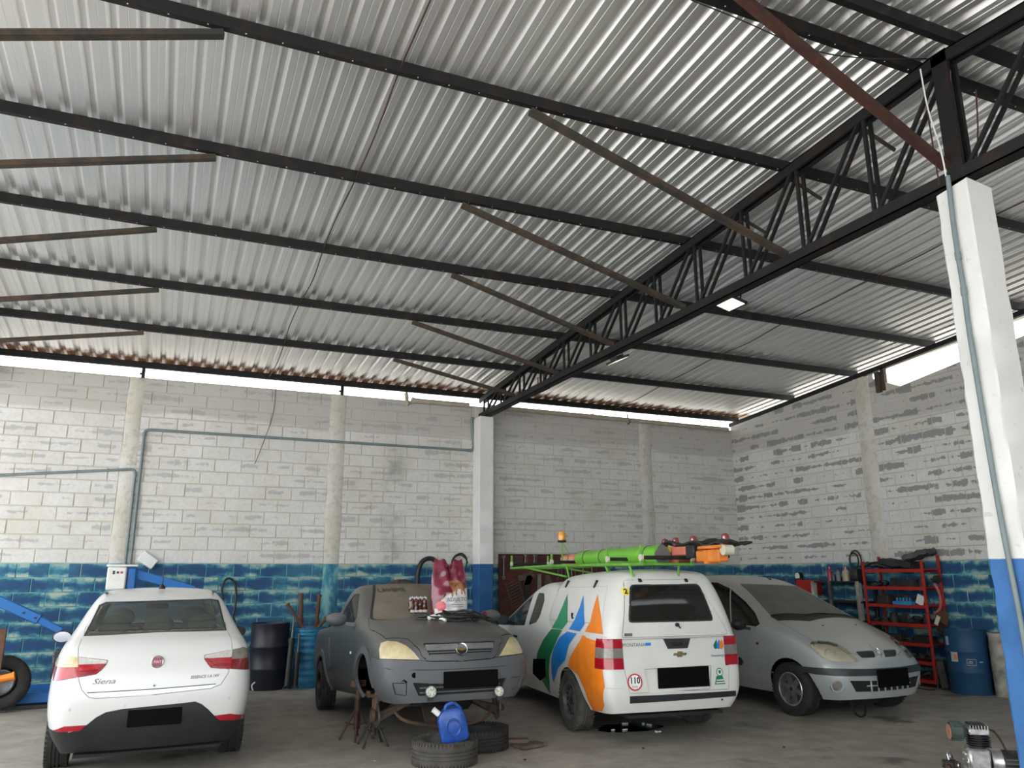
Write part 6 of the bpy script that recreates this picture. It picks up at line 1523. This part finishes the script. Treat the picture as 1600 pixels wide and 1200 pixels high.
for s_ in (1, -1):
    for j in range(nz+1):
        for i in range(nx+1):
            u, v = i/nx, j/nz; wd = W*(1-.22*v**2.2)*(.93+.07*math.sin(3*v)); bulge = (math.sin(PI*u)**.6)*(.11*(1-v)**.7+.015)
            wr = .008*math.sin(17*u+9*v+s_)+.006*math.sin(31*v-13*u)+.010*math.sin(8*u+14*v)*v
            V.append(((u-.5)*wd, -s_*(bulge+wr*math.sin(PI*u))+.10*v*v+.02, v*Hb*edge_top(u)))
for s_ in range(2):
    b_ = s_*(nx+1)*(nz+1)
    for j in range(nz):
        for i in range(nx):
            q = (b_+j*(nx+1)+i, b_+j*(nx+1)+i+1, b_+(j+1)*(nx+1)+i+1, b_+(j+1)*(nx+1)+i); F.append(q if s_ == 0 else q[::-1]); MI.append(bagmat((i+.5)/nx, (j+.5)/nz) if s_ == 0 else 0)
me = bpy.data.meshes.new('bag_foil'); me.from_pydata(V, [], F)
for m in (M_maroon, M_foilw, M_pink, M_dog, M_cream2): me.materials.append(m)
for p_, mi in zip(me.polygons, MI): p_.material_index = mi
bmm = bmesh.new(); bmm.from_mesh(me); bmesh.ops.remove_doubles(bmm, verts=bmm.verts[:], dist=.0005); bmm.to_mesh(me); bmm.free(); shade(me, 60); bf = mesh_obj('bag_foil', me, bag)
def bag_pt(x, z): u = x/(W*.95)+.5; v = z/Hb; return -((math.sin(PI*min(max(u, .02), .98))**.6)*(.11*(1-v)**.7+.015)+.016)+.10*v*v+.02
g = B()
for tri in text_polys('ADULTO', .062): g.add([(.075+x, bag_pt(.075+x, .172+y), .172+y) for x, y in tri], [tuple(range(len(tri)))])
g.obj('bag_lettering', simple('grey_ink', (.16, .14, .17), .5), bag, 0)
for k in range(2):
    g = B(); xs = [.0+.012*i for i in range(13)]; g.add([(x, bag_pt(x, .115-.022*k)-.001, .115-.022*k+dz) for x in xs for dz in (0, .006)], [(2*i, 2*i+2, 2*i+3, 2*i+1) for i in range(12)]); g.obj('bag_small_print', MATS['grey_ink'], bag, 0)
c1 = bon(2.18, -.11); sn = empty('snack_pack', c1, .1, label='small brown foil snack multipack beside the pet food bag', cat='pack'); M_brn = simple('brown_foil', (.10, .028, .012), .22, var=.4, vscale=14, coat=.5)
for k in range(4):
    g = B(); x = -.075+.05*k; n0 = len(g.v); g.sphere((x, -.005*(k % 2), .085), 1, 12, 10, (.034, .035, .085)); 
    for i, v in enumerate(g.v): g.v[i] = v+Vector((.006*math.sin(v.z*90+k), .006*math.sin(v.z*70+k*2), 0))
    s1 = g.obj('sachet', M_brn, sn); g = B(); g.prism([(x-.03, .16), (x-.02, .185), (x-.008, .172), (x+.008, .19), (x+.02, .172), (x+.03, .18), (x+.026, .15), (x-.026, .15)], -.004, .004, 'y'); g.obj('crimped_top', M_foilw, s1); g = B(); g.box((x, -.03, .03), (.05, .02, .03), None, .008); g.obj('foil_foot', M_foilw, s1)
rr = random.Random(5); pts = []
for k in range(58):
    a = k*.92+rr.uniform(-.3, .3); ra = .10+.12*rr.random(); pts.append(bon(2.62+ra*.9*math.sin(a)+.05*rr.uniform(-1, 1), .20+1.6*ra*math.cos(a)+.09*math.sin(k*.21), .008+.085*rr.random()**2))
cable('cable_tangle', pts, .009, M_black, 'tangle of thin black cable lying on the grey bonnet', 5)
pts = [bon(2.36, y, .01+.01*math.sin(9*y)) for y in (.36, .45, .55, .62, .58, .48)]; cable('green_cable', pts, .006, simple('green_wire', (.02, .06, .03), .5), 'dark green cable end on the right of the grey bonnet', 5)
g = B(); P_ = [bon(2.66, y, .02+z) for y, z in ((-.13, .0), (-.08, .012), (-.03, .0), (.0, .012), (.03, .0))]; g.tube(smooth_path(P_, 4), [.022, .026, .024, .02, .022, .028, .026, .024, .02, .02, .022, .024, .02, .018, .016, .02, .012], 8); g.tube([bon(2.72, -.02, .01), bon(2.76, .0, .02), bon(2.80, .02, .01)], .015, 6); tag(g.obj('white_rag', M_white), 'crumpled white rag on the front of the grey bonnet', 'rag')
g = B(); c = bon(2.10, .66, .03); g.sphere(c, .05, 12, 8, (1.5, .8, .6)); g.sphere(c+Vector((.05, .0, .012)), .035, 10, 8); tag(g.obj('foil_wrapper', M_maroon), 'small crumpled maroon wrapper below the grey windscreen corner', 'wrapper')

# ---- axle stands, wheels, can and plank in front of the grey pickup
def stand(p, h, m, label, rz=0):
    o = empty('axle_stand', p, rz, label=label, cat='axle stand', group='axle stands under the grey pickup')
    g = B(); g.cyl((0, 0, .10), (0, 0, h*.72), .033, n=14); g.obj('sleeve', m, o); g = B(); g.cyl((0, 0, h*.6), (0, 0, h*.93), .022, n=12); g.box((0, 0, h*.95), (.15, .08, .03), None, .006); g.box((-.06, 0, h*.99), (.03, .08, .05), None, .006); g.box((.06, 0, h*.99), (.03, .08, .05), None, .006); g.obj('saddle', M_rustp, o)
    for k in range(4):
        a = PI/4+k*PI/2; e = Vector((.17*math.cos(a), .17*math.sin(a), .012)); g = B(); g.cyl(Vector((0, 0, h*.58)), e, .011, n=8); g.sphere(e, .016, 8, 6); g.obj('leg', m, o)
    for k in range(4):
        a = PI/4+k*PI/2; b2_ = a+PI/2; g = B(); g.cyl(Vector((.12*math.cos(a), .12*math.sin(a), .17)), Vector((.03*math.cos(a), .03*math.sin(a), .14)), .007, n=6); g.obj('tie', m, o)
    return o
stand((2.10, 8.34, 0), .50, M_grease, 'greasy dark axle stand with splayed legs under the grey bumper corner'); stand((2.02, 8.72, 0), .56, M_redsteel, 'reddish axle stand just behind the dark one', .5)
tyre_thing('tyre', (2.52, 7.33, .105), .30, .20, 'worn dusty wheel lying flat on the floor in front of the grey pickup', True, M_tyred, rimm=M_steelrim)
tyre_thing('tyre', (3.03, 7.80, .10), .30, .19, 'black tyre lying behind the blue jerrycan', True, M_tyre, rim=False)
jc = empty('jerrycan', (2.58, 7.22, .20), math.radians(-12), label='blue plastic jerrycan with white cap leaning on the flat wheel', cat='jerrycan'); M_jer = simple('jerrycan_blue', (.016, .075, .34), .35, var=.2, vscale=14, bump=.5, bscale=70); jc.rotation_euler = (0, math.radians(-12), math.radians(-12))
prof = [(-.10, 0), (.10, 0), (.125, .03), (.125, .20), (.10, .265), (.05, .285), (-.06, .285), (-.12, .23), (-.125, .03)]
g = B(); A = []; nP = len(prof); rp_ = rounded(prof, .03, 3)
for d_, s_ in ((-.085, .86), (-.07, 1), (.07, 1), (.085, .86)): A += [(p[0]*s_, d_, .14+(p[1]-.14)*s_) for p in rp_]
n_ = len(rp_); Fc = [(k*n_+i, k*n_+(i+1) % n_, (k+1)*n_+(i+1) % n_, (k+1)*n_+i) for k in range(3) for i in range(n_)]+[tuple(range(n_))[::-1], tuple(3*n_+i for i in range(n_))]
g.add(A, Fc).obj('can_body', M_jer, jc); g = B(); g.lathe([(.055, -.087), (.062, -.092), (.055, -.087)], (.0, 0, .13), 'y', 24); g.tube([(.062*math.cos(2*PI*k/28), -.087, .13+.075*math.sin(2*PI*k/28)) for k in range(28)], .006, 6, True); g.obj('embossed_ring', M_jer, jc)
g = B(); g.tube(smooth_path([(-.04, 0, .27), (-.02, 0, .31), (.05, 0, .315), (.10, 0, .25)], 5), .018, 8); g.obj('handle', M_jer, jc); g = B(); g.cyl((-.10, 0, .255), (-.145, 0, .31), .026, n=14); g.obj('cap', M_white, jc)
g = B(); g.box((3.50, 7.60, .022), (.30, .16, .03), Matrix.Rotation(.3, 3, 'Z'), .004); g.box((3.42, 7.70, .053), (.2, .1, .035), Matrix.Rotation(-.4, 3, 'Z'), .004); tag(g.obj('wood_block', M_wood), 'broken wooden board on the floor right of the tyres', 'board')

# ---- oil patch and scraps under the van
M_oil = simple('oil_film', (.008, .008, .008), .12, var=.1)
rr = random.Random(3); c = onZ(985, 1137); pts = [(c.x+(.34+.1*rr.random())*math.cos(a), c.y+(.22+.08*rr.random())*math.sin(a)) for a in [2*PI*k/26 for k in range(26)]]
g = B(); g.add([(x, y, .003) for x, y in pts]+[(c.x, c.y, .004)], [(i, (i+1) % 26, 26) for i in range(26)]); tag(g.obj('oil_puddle', M_oil), 'dark oil puddle on the floor under the white van', 'puddle')
for k in range(9):
    q = onZ(950+rr.uniform(0, 90), 1131+rr.uniform(0, 14)); g = B(); g.box((q.x, q.y, .012), (.05*rr.uniform(.5, 1.4), .03, .012), Matrix.Rotation(rr.uniform(0, 3), 3, 'Z'), .003)
    tag(g.obj('paper_scrap', M_white), 'pale scrap lying in the oil under the white van', 'scrap', 'scraps in the oil puddle')

# ---- right wall: bench, red shelves and what is on them
bn_ = empty('workbench', (10.78, 10.50, 0), label='black bench with a flaking white post beside the red shelves', cat='bench')
g = B(); g.box((.06, 0, 1.53), (.40, 1.1, .03), None, .005); g.obj('bench_top', M_black, bn_); g = B(); g.box((.06, 0, 1.20), (.40, 1.1, .03), None, .005); g.obj('lower_shelf', M_black, bn_); g = B(); g.box((.06, 0, .90), (.40, 1.1, .03), None, .005); g.obj('lower_shelf', M_steelrim, bn_)
for x, y, m in ((-.12, -.50, M_concrete), (-.12, .50, M_concrete), (-.12, .12, M_steelrim), (.24, -.50, M_black), (.24, .5, M_black)): g = B(); g.box((x, y, .77), (.06 if m != M_concrete else .09, .06, 1.54), None, .006); g.obj('post', m, bn_)
def bottle(px, py, h, r, m, cm, label, kind=0):
    c = onX(px, py, 10.78); o = empty('bottle', (10.78, c.y, 1.545), label=label, cat='bottle')
    g = B(); g.lathe([(0, 0), (r, 0), (r, h*.62), (r*.75, h*.74), (r*.36, h*.80), (r*.36, h*.88), (0, h*.88)], (0, 0, 0), 'z', 18); g.obj('bottle_body', m, o); g = B(); g.cyl((0, 0, h*.86), (0, 0, h), r*.45, n=12); g.obj('cap', cm, o); return o
bottle(1297, 900, .24, .045, simple('red_bottle', (.30, .02, .03), .35), M_red, 'red oil bottle at the left on the black bench'); bottle(1310, 900, .22, .04, simple('grey_bottle', (.14, .15, .16), .4), M_black, 'slim grey bottle on the black bench')
bottle(1322, 900, .24, .06, simple('tan_bottle', (.42, .33, .22), .4), M_red, 'tan bottle with red cap on the black bench'); bottle(1303, 904, .16, .035, simple('blue_bottle', (.05, .06, .12), .4), M_black, 'short dark blue bottle between the red and grey ones')
g = B(); c = onX(1338, 895, 10.82); g.box((10.82, c.y, 1.66), (.18, .16, .22), None, .03); tag(g.obj('oil_jug', M_dark), 'dark square jug at the right end of the black bench', 'jug')
cc = onX(1337, 876, 11.03)
for k, r in enumerate((.155, .12)): cable('hose_coil', [(11.03-.02*k, cc.y+r*.8*math.cos(2*PI*i/28)+.02*k, cc.z+r*1.1*math.sin(2*PI*i/28)) for i in range(28)], .012, M_black, ['outer loop of black hose on the right wall above the bench', 'inner loop of black hose on the right wall above the bench'][k], 6, 'hose', True)
gd = empty('pressure_gauge', onX(1247, 900, 11.0), label='round white-faced gauge on the right wall behind the silver car', cat='gauge'); g = B(); g.cyl((.04, 0, 0), (-.02, 0, 0), .075, n=20); g.obj('case', M_black, gd); g = B(); g.cyl((-.02, 0, 0), (-.024, 0, 0), .06, n=20); g.obj('dial', M_white, gd)
c = onX(1264, 912, 10.9); rb = empty('red_tool_case', (10.9, c.y, 1.33), label='red metal box on the wall behind the silver car', cat='box'); g = B(); g.box((0, 0, .1), (.22, .42, .26), None, .01); g.obj('case', M_shred, rb); g = B(); g.box((0, .25, .22), (.08, .16, .08), None, .02); g.obj('valve', M_redsteel, rb)
g = B(); g.box((0, 0, -.67), (.05, .05, 1.33)); g.obj('stand_leg', M_dark, rb)
SX0, SX1, SY0, SY1 = 10.66, 11.03, 8.74, 9.86
sv = empty('shelf_rack', ((SX0+SX1)/2, (SY0+SY1)/2, 0), label='red steel shelving full of greasy parts on the right wall', cat='shelves'); O = Vector(sv.location)
levels = [.10, .36, .62, .90, 1.18, 1.45, 1.72]
for z in levels:
    g = B(); g.box(((SX0+SX1)/2-O.x, 0, z), (SX1-SX0, SY1-SY0, .012)); g.box((SX0-O.x, 0, z-.01), (.014, SY1-SY0, .05)); g.box((SX1-O.x, 0, z-.01), (.014, SY1-SY0, .05)); g.obj('shelf', M_shred, sv, 0)
for x in (SX0, SX1):
    for y in (SY0, SY1): g = B(); g.box((x-O.x, y-O.y, .97), (.035, .035, 1.94 if x == SX1 else 1.78), None, .003); g.obj('post', M_shred, sv, 0)
# kinds of greasy parts
def pk_gear(): b = B(); b.lathe([(.02, 0), (.07, 0), (.075, .01), (.075, .03), (.05, .035), (.045, .06), (.02, .06)], (0, 0, 0), 'z', 20); return b
def pk_head(): 
    b = B(); b.box((0, 0, .05), (.14, .34, .10), None, .008)
    for k in range(4): b.cyl((-.075, -.12+.08*k, .05), (-.06, -.12+.08*k, .05), .028, n=14)
    return b
def pk_pulley(): b = B(); b.lathe([(0, -.03), (.06, -.03), (.07, -.02), (.055, 0), (.07, .02), (.06, .03), (0, .03)], (0, 0, .07), 'x', 22); return b
def pk_can(): b = B(); b.lathe([(0, 0), (.05, 0), (.05, .12), (.045, .125), (.045, .115), (0, .115)], (0, 0, 0), 'z', 18); return b
def pk_arm(): b = B(); b.tube(smooth_path([(0, -.16, .02), (.03, -.05, .05), (0, .06, .04), (-.03, .16, .02)], 5), .018, 8); b.sphere((0, -.16, .03), .032, 10, 8); b.sphere((-.03, .16, .03), .032, 10, 8); return b
def pk_spring(): return B().tube([(.045*math.cos(k*.55), -.13+.0042*k, .055+.045*math.sin(k*.55)) for k in range(62)], .008, 5)
def pk_box(): b = B(); b.box((0, 0, .06), (.18, .2, .12), None, .012); b.box((0, 0, .125), (.1, .1, .02), None, .004); return b
def pk_hose(): return B().tube(smooth_path([(.05, -.14, .02), (-.04, -.08, .07), (.04, .0, .09), (-.03, .09, .05), (.04, .15, .02)], 5), .02, 8)
kinds = [('gear', pk_gear), ('cylinder_head', pk_head), ('pulley', pk_pulley), ('parts_can', pk_can), ('control_arm', pk_arm), ('coil_spring', pk_spring), ('gearbox_part', pk_box), ('rubber_hose', pk_hose)]
KM = {n: f().mesh(n, 40) for n, f in kinds}
for n, me in KM.items(): me.materials.append(M_black if n == 'rubber_hose' else M_grease)
cnt = {}; rr = random.Random(11); lvn = ['lowest', 'second lowest', 'third', 'fourth', 'fifth', 'sixth']
for li, z in enumerate(levels[:6]):
    y = SY0+.08
    while y < SY1-.10:
        n = rr.choice(kinds)[0]; o = mesh_obj(n, KM[n]); ext = {'cylinder_head': .34, 'control_arm': .36, 'coil_spring': .28, 'rubber_hose': .3}.get(n, .18); rot = 0
        if ext > .25 and rr.random() < .4: rot = PI/2; ext = .17
        if y+ext > SY1-.03: n = 'gear'; o.data = KM['gear']; o.name = 'gear'; ext = .16; rot = 0
        o.location = ((SX0+SX1)/2+rr.uniform(-.07, .02), y+ext/2, z+.008); o.rotation_euler = (0, 0, rot+rr.uniform(-.15, .15)); s_ = rr.uniform(1.0, 1.2); o.scale = (s_, s_, s_)
        cnt[(li, n)] = cnt.get((li, n), 0)+1
        tag(o, ('greasy dark ' if cnt[(li, n)] == 1 else ORD[cnt[(li, n)]-1]+' greasy ')+n.replace('_', ' ')+' from the near end of the '+lvn[li]+' red shelf up', n.replace('_', ' '), 'greasy parts on the red shelves'); y += ext*.98+.01
def onshelf(px, py, z, name, b, m, label, cat, X=10.74): c = onX(px, py, X); o = b.obj(name, m); o.location = (X, c.y, z); return tag(o, label, cat)
b = B(); b.box((0, 0, .03), (.12, .34, .06), None, .01)
for k in range(5): b.box((0, -.12+.06*k, .08), (.03, .02, .06), None, .004)
onshelf(1412, 938, 1.186, 'tool_tray', b, simple('tray_blue', (.04, .25, .48), .4), 'light blue tool tray on the fourth-up red shelf', 'tray', 10.69)
b = B(); b.box((0, 0, .07), (.02, .13, .15), Matrix.Rotation(.4, 3, 'X'), .004); onshelf(1437, 928, 1.20, 'paper_card', b, M_white, 'white card leaning at the near end of the red shelves', 'card', 10.68)
b = B(); b.box((0, 0, .06), (.01, .06, .14), Matrix.Rotation(.5, 3, 'X')); onshelf(1466, 980, .92, 'paper_tag', b, M_cream, 'cream tag hanging at the end of the red shelves', 'tag', 10.7)
cable('red_hose', [onX(x, y, 10.72) for x, y in [(1460, 912), (1467, 925), (1470, 940), (1468, 952), (1460, 958)]], .02, simple('faded_red_hose', (.36, .09, .10), .5), 'faded red hose curved at the end of the red shelves', 8, 'hose')
for k, (px, py, r, lab) in enumerate(((1466, 905, .06, 'upper round flywheel at the end of the red shelves'), (1466, 964, .10, 'round brake drum at the end of the red shelves'), (1462, 985, .09, 'dark bundle of parts below the brake drum'))):
    c = onX(px, py, 10.86); g = B(); g.lathe([(0, -.03), (r, -.03), (r*1.05, 0), (r, .03), (r*.6, .035), (0, .02)], (10.86, SY0-.08, c.z), 'y', 22); g.cyl((10.86, SY0-.08, c.z), (10.86, SY0+.03, c.z), .012, n=8); tag(g.obj('brake_part', M_grease if k != 1 else M_rustp), lab, 'car part')
# upholstery on top of the shelves
M_uph = simple('black_upholstery', (.022, .022, .024), .8, var=.3, bump=.3); M_uphg = simple('grey_upholstery', (.075, .075, .078), .8, var=.25)
def cushion(c, d, rot, m, label, nm='seat_cushion'):
    bm = bmesh.new(); bmesh.ops.create_cube(bm, size=1); bmesh.ops.subdivide_edges(bm, edges=bm.edges[:], cuts=5, use_grid_fill=True)
    for v in bm.verts:
        x, y, z = v.co; k = 1-.25*((2*x)**4+(2*y)**4)*.5; v.co = Vector((x*d[0], y*d[1], z*d[2]*k+.012*math.sin(13*y+5*x)+.008*math.sin(21*x)))
    me = bpy.data.meshes.new(nm); bm.to_mesh(me); bm.free(); shade(me, 60); me.materials.append(m); o = mesh_obj(nm, me); o.location = c; o.rotation_euler = rot; return tag(o, label, 'cushion')
cushion((10.84, 9.26, 1.82), (.36, .55, .11), (.12, 0, .1), M_uph, 'large black seat pad draped on top of the red shelves'); cushion((10.83, 8.90, 1.945), (.30, .42, .09), (-.28, 0, .2), M_uphg, 'grey-black seat back tilted up at the near end of the shelf top'); cushion((10.82, 9.66, 1.80), (.26, .40, .06), (.05, .1, -.1), M_uphg, 'thin dark grey panel at the far end of the shelf top')
cable('trim_strip', [(10.70, 9.92, 1.76), (10.68, 9.7, 1.83), (10.68, 9.45, 1.84), (10.69, 9.2, 1.78)], .018, M_black, 'black rubber trim strip along the shelf top', 6, 'trim')
hd = KM['cylinder_head'].copy(); o = mesh_obj('cylinder_head', hd); hd.materials.clear(); hd.materials.append(simple('grey_casting', (.11, .105, .10), .6, .4, var=.3)); c = onZ(1472, 1076); o.location = (c.x-.02, c.y-.02, .20); o.rotation_euler = (PI/2-.12, 0, .3); o.scale = (1.1, 1.15, 1.1); tag(o, 'grey cylinder head standing upright on the floor beside the blue drum', 'cylinder head')
cable('loose_wire', [(10.60, 8.66, .30), (10.55, 8.62, .16), (10.50, 8.60, .05), (10.46, 8.66, .012), (10.44, 8.9, .012), (10.38, 9.0, .012)], .008, M_black, 'loose black wires on the floor between shelves and blue drum', 5)
dr = drum('steel_drum', (10.77, 8.26, 0), .275, .87, M_dblue, 'dark blue paint-streaked steel drum beside the red shelves', [.30, .58])
M_lab = simple('drum_label', (.42, .50, .56), .5)
def drum_label(a, z, da, dz, m, par, nm, r=.284):
    g = B(); n = 6; g.add([(r*math.cos(a+da*(i/n-.5)), r*math.sin(a+da*(i/n-.5)), z+q*dz) for i in range(n+1) for q in (0, 1)], [(2*i, 2*i+2, 2*i+3, 2*i+1) for i in range(n)]); return g.obj(nm, m, par, 60)
av = math.atan2(-8.26, -10.77)
drum_label(av-.62, .44, .36, .13, M_lab, dr, 'paper_label'); drum_label(av-.55, .47, .14, .07, M_orange, dr, 'label_picture', .2855); drum_label(av-.95, .66, .22, .12, M_lab, dr, 'paper_label')
for z in (.40, .48): drum_label(av+.16, z, .40, .005, M_lab, dr, 'stencil_frame')
for a in (-.04, .36): drum_label(av+a, .40, .012, .085, M_lab, dr, 'stencil_frame')
drum_label(av+.12, .43, .2, .008, M_lab, dr, 'stencil_text'); drum_label(av+.12, .45, .16, .008, M_lab, dr, 'stencil_text'); drum_label(av+.62, .44, .2, .012, M_lab, dr, 'stencil_text')
g = B(); n = 24; g.lathe([(0, .0), (.135, 0), (.14, .3), (.138, .62), (.13, .84), (.12, .845), (.0, .83)], (10.90, 7.83, 0), 'z', n); tag(g.obj('concrete_cylinder', M_concrete), 'mossy grey concrete cylinder between the blue drum and the column', 'cylinder')

# ---- air-compressor pump in the right foreground
pc_ = onZ(1536, 1214); cp_ = empty('compressor_pump', (pc_.x, pc_.y, 0), math.radians(-38), label='chrome and black compressor pump with finned head in the right foreground', cat='compressor')
M_cast = simple('bright_casting', (.58, .58, .56), .3, .75, var=.2, vscale=14); M_gfilt = simple('green_filter', (.06, .09, .075), .6, var=.2)
g = B(); g.box((-.02, 0, .12), (.17, .17, .22), None, .02); g.cyl((-.105, 0, .12), (-.115, 0, .12), .075, n=20)
for k in range(6): g.cyl((-.11, .065*math.cos(k*PI/3), .12+.065*math.sin(k*PI/3)), (-.125, .065*math.cos(k*PI/3), .12+.065*math.sin(k*PI/3)), .011, n=8)
g.box((0, 0, .012), (.2, .2, .024), None, .005); g.obj('crankcase', M_cast, cp_)
g = B()
for k in range(5): g.box((0, 0, .245+.018*k), (.155, .15, .008), None, .003)
g.cyl((0, 0, .22), (0, 0, .33), .055, n=18); g.obj('cylinder_fins', M_black, cp_)
g = B(); g.box((0, 0, .36), (.16, .15, .055), None, .01); hd_ = g.obj('head', M_cast, cp_)
for k in range(7): g = B(); g.box((-.066+.022*k, 0, .395), (.006, .15, .03)); g.obj('head_fin', M_cast, hd_)
g = B(); g.box((-.01, 0, .415), (.12, .12, .02), None, .006); g.obj('head_cover', M_black, hd_)
g = B(); g.lathe([(.03, -.09), (.055, -.10), (.075, -.12), (.078, -.20), (.06, -.21)], (0, 0, .355), 'x', 24); fl = g.obj('air_filter', M_gfilt, cp_)
for k in range(20): a = 2*PI*k/20; g = B(); g.box((-.16, .079*math.cos(a), .355+.079*math.sin(a)), (.075, .006, .006), Matrix.Rotation(a, 3, 'X')); g.obj('filter_rib', M_gfilt, fl)
g = B(); g.cyl((-.212, 0, .345), (-.222, 0, .345), .062, n=24); g.obj('filter_mesh', simple('rust_pad', (.42, .19, .12), .7), fl)
g = B(); g.lathe([(.085, .07), (.10, .075), (.105, .10), (.105, .15), (.095, .16)], (0, 0, .12), 'x', 32); g.obj('motor_ring', M_cast, cp_)
g = B(); g.lathe([(.098, .155), (.098, .30), (.09, .31), (0, .31)], (0, 0, .12), 'x', 32)
g.obj('motor_body', M_black, cp_)
for k in range(4): g = B(); g.box((.23, -.1, .07+.03*k), (.14, .008, .006)); g.obj('cooling_rib', M_steelrim, cp_)
g = B(); g.lathe([(.098, .305), (.092, .34), (.05, .352), (.05, .33)], (0, 0, .12), 'x', 6); g.obj('end_bell', M_cast, cp_)
g = B(); g.cyl((.34, 0, .12), (.43, 0, .12), .014, n=10); g.obj('shaft', M_steelrim, cp_)
fan = B(); fan.cyl((.415, 0, .12), (.435, 0, .12), .032, n=16)
fn_ = fan.obj('fan_hub', M_dark, cp_)
for k in range(6): a = 2*PI*k/6; R = Matrix.Rotation(a, 3, 'X'); g = B(); g.box(Vector((.425, 0, .12))+R @ Vector((0, 0, .06)), (.01, .032, .075), R @ Matrix.Rotation(.5, 3, 'Z'), .003); g.obj('fan_blade', M_dark, fn_)
g = B(); g.tube(smooth_path([(.085, .02, .365), (.13, .02, .36), (.17, .01, .30), (.20, 0, .22)], 5), .009, 8); g.obj('delivery_pipe', M_redsteel, cp_)
cq = onZ(1487, 1206); cbt = empty('carburettor', (cq.x, cq.y, 0), .4, label='small greasy carburettor on the floor beside the compressor pump', cat='carburettor')
g = B(); g.box((0, 0, .05), (.11, .08, .09), None, .015); g.cyl((0, -.06, .06), (0, .06, .06), .035, n=16); g.obj('carb_body', M_grease, cbt); g = B(); g.lathe([(.02, 0), (.03, .0), (.03, .012), (.02, .012)], (0, -.072, .06), 'y', 14); g.obj('flange', M_alloy, cbt); g = B(); g.cyl((-.05, 0, .05), (-.09, 0, .05), .02, n=12); g.obj('solenoid', M_redsteel, cbt); g = B(); g.tube(smooth_path([(-.03, 0, .1), (-.02, .01, .15), (.02, 0, .16), (.05, -.01, .10)], 4), .008, 6); g.box((0, 0, .12), (.05, .03, .04), Matrix.Rotation(.5, 3, 'Y'), .006); g.obj('linkage', M_alloy, cbt)
# small litter on the floor
for k, (px, py) in enumerate(((1405, 1131), (1225, 1168), (585, 1190), (1005, 1170), (400, 1155), (820, 1188))):
    q = onZ(px, py); g = B(); g.sphere((q.x, q.y, .006), .012, 7, 5, (1.3, 1, .55)); tag(g.obj('floor_crumb', M_grease if k % 2 else M_concrete), 'tiny crumb on the floor '+['right of the silver car', 'in front of the silver car', 'beside the flat wheel', 'in front of the white van', 'beside the white sedan', 'right of the wooden board'][k], 'debris', 'crumbs on the floor')
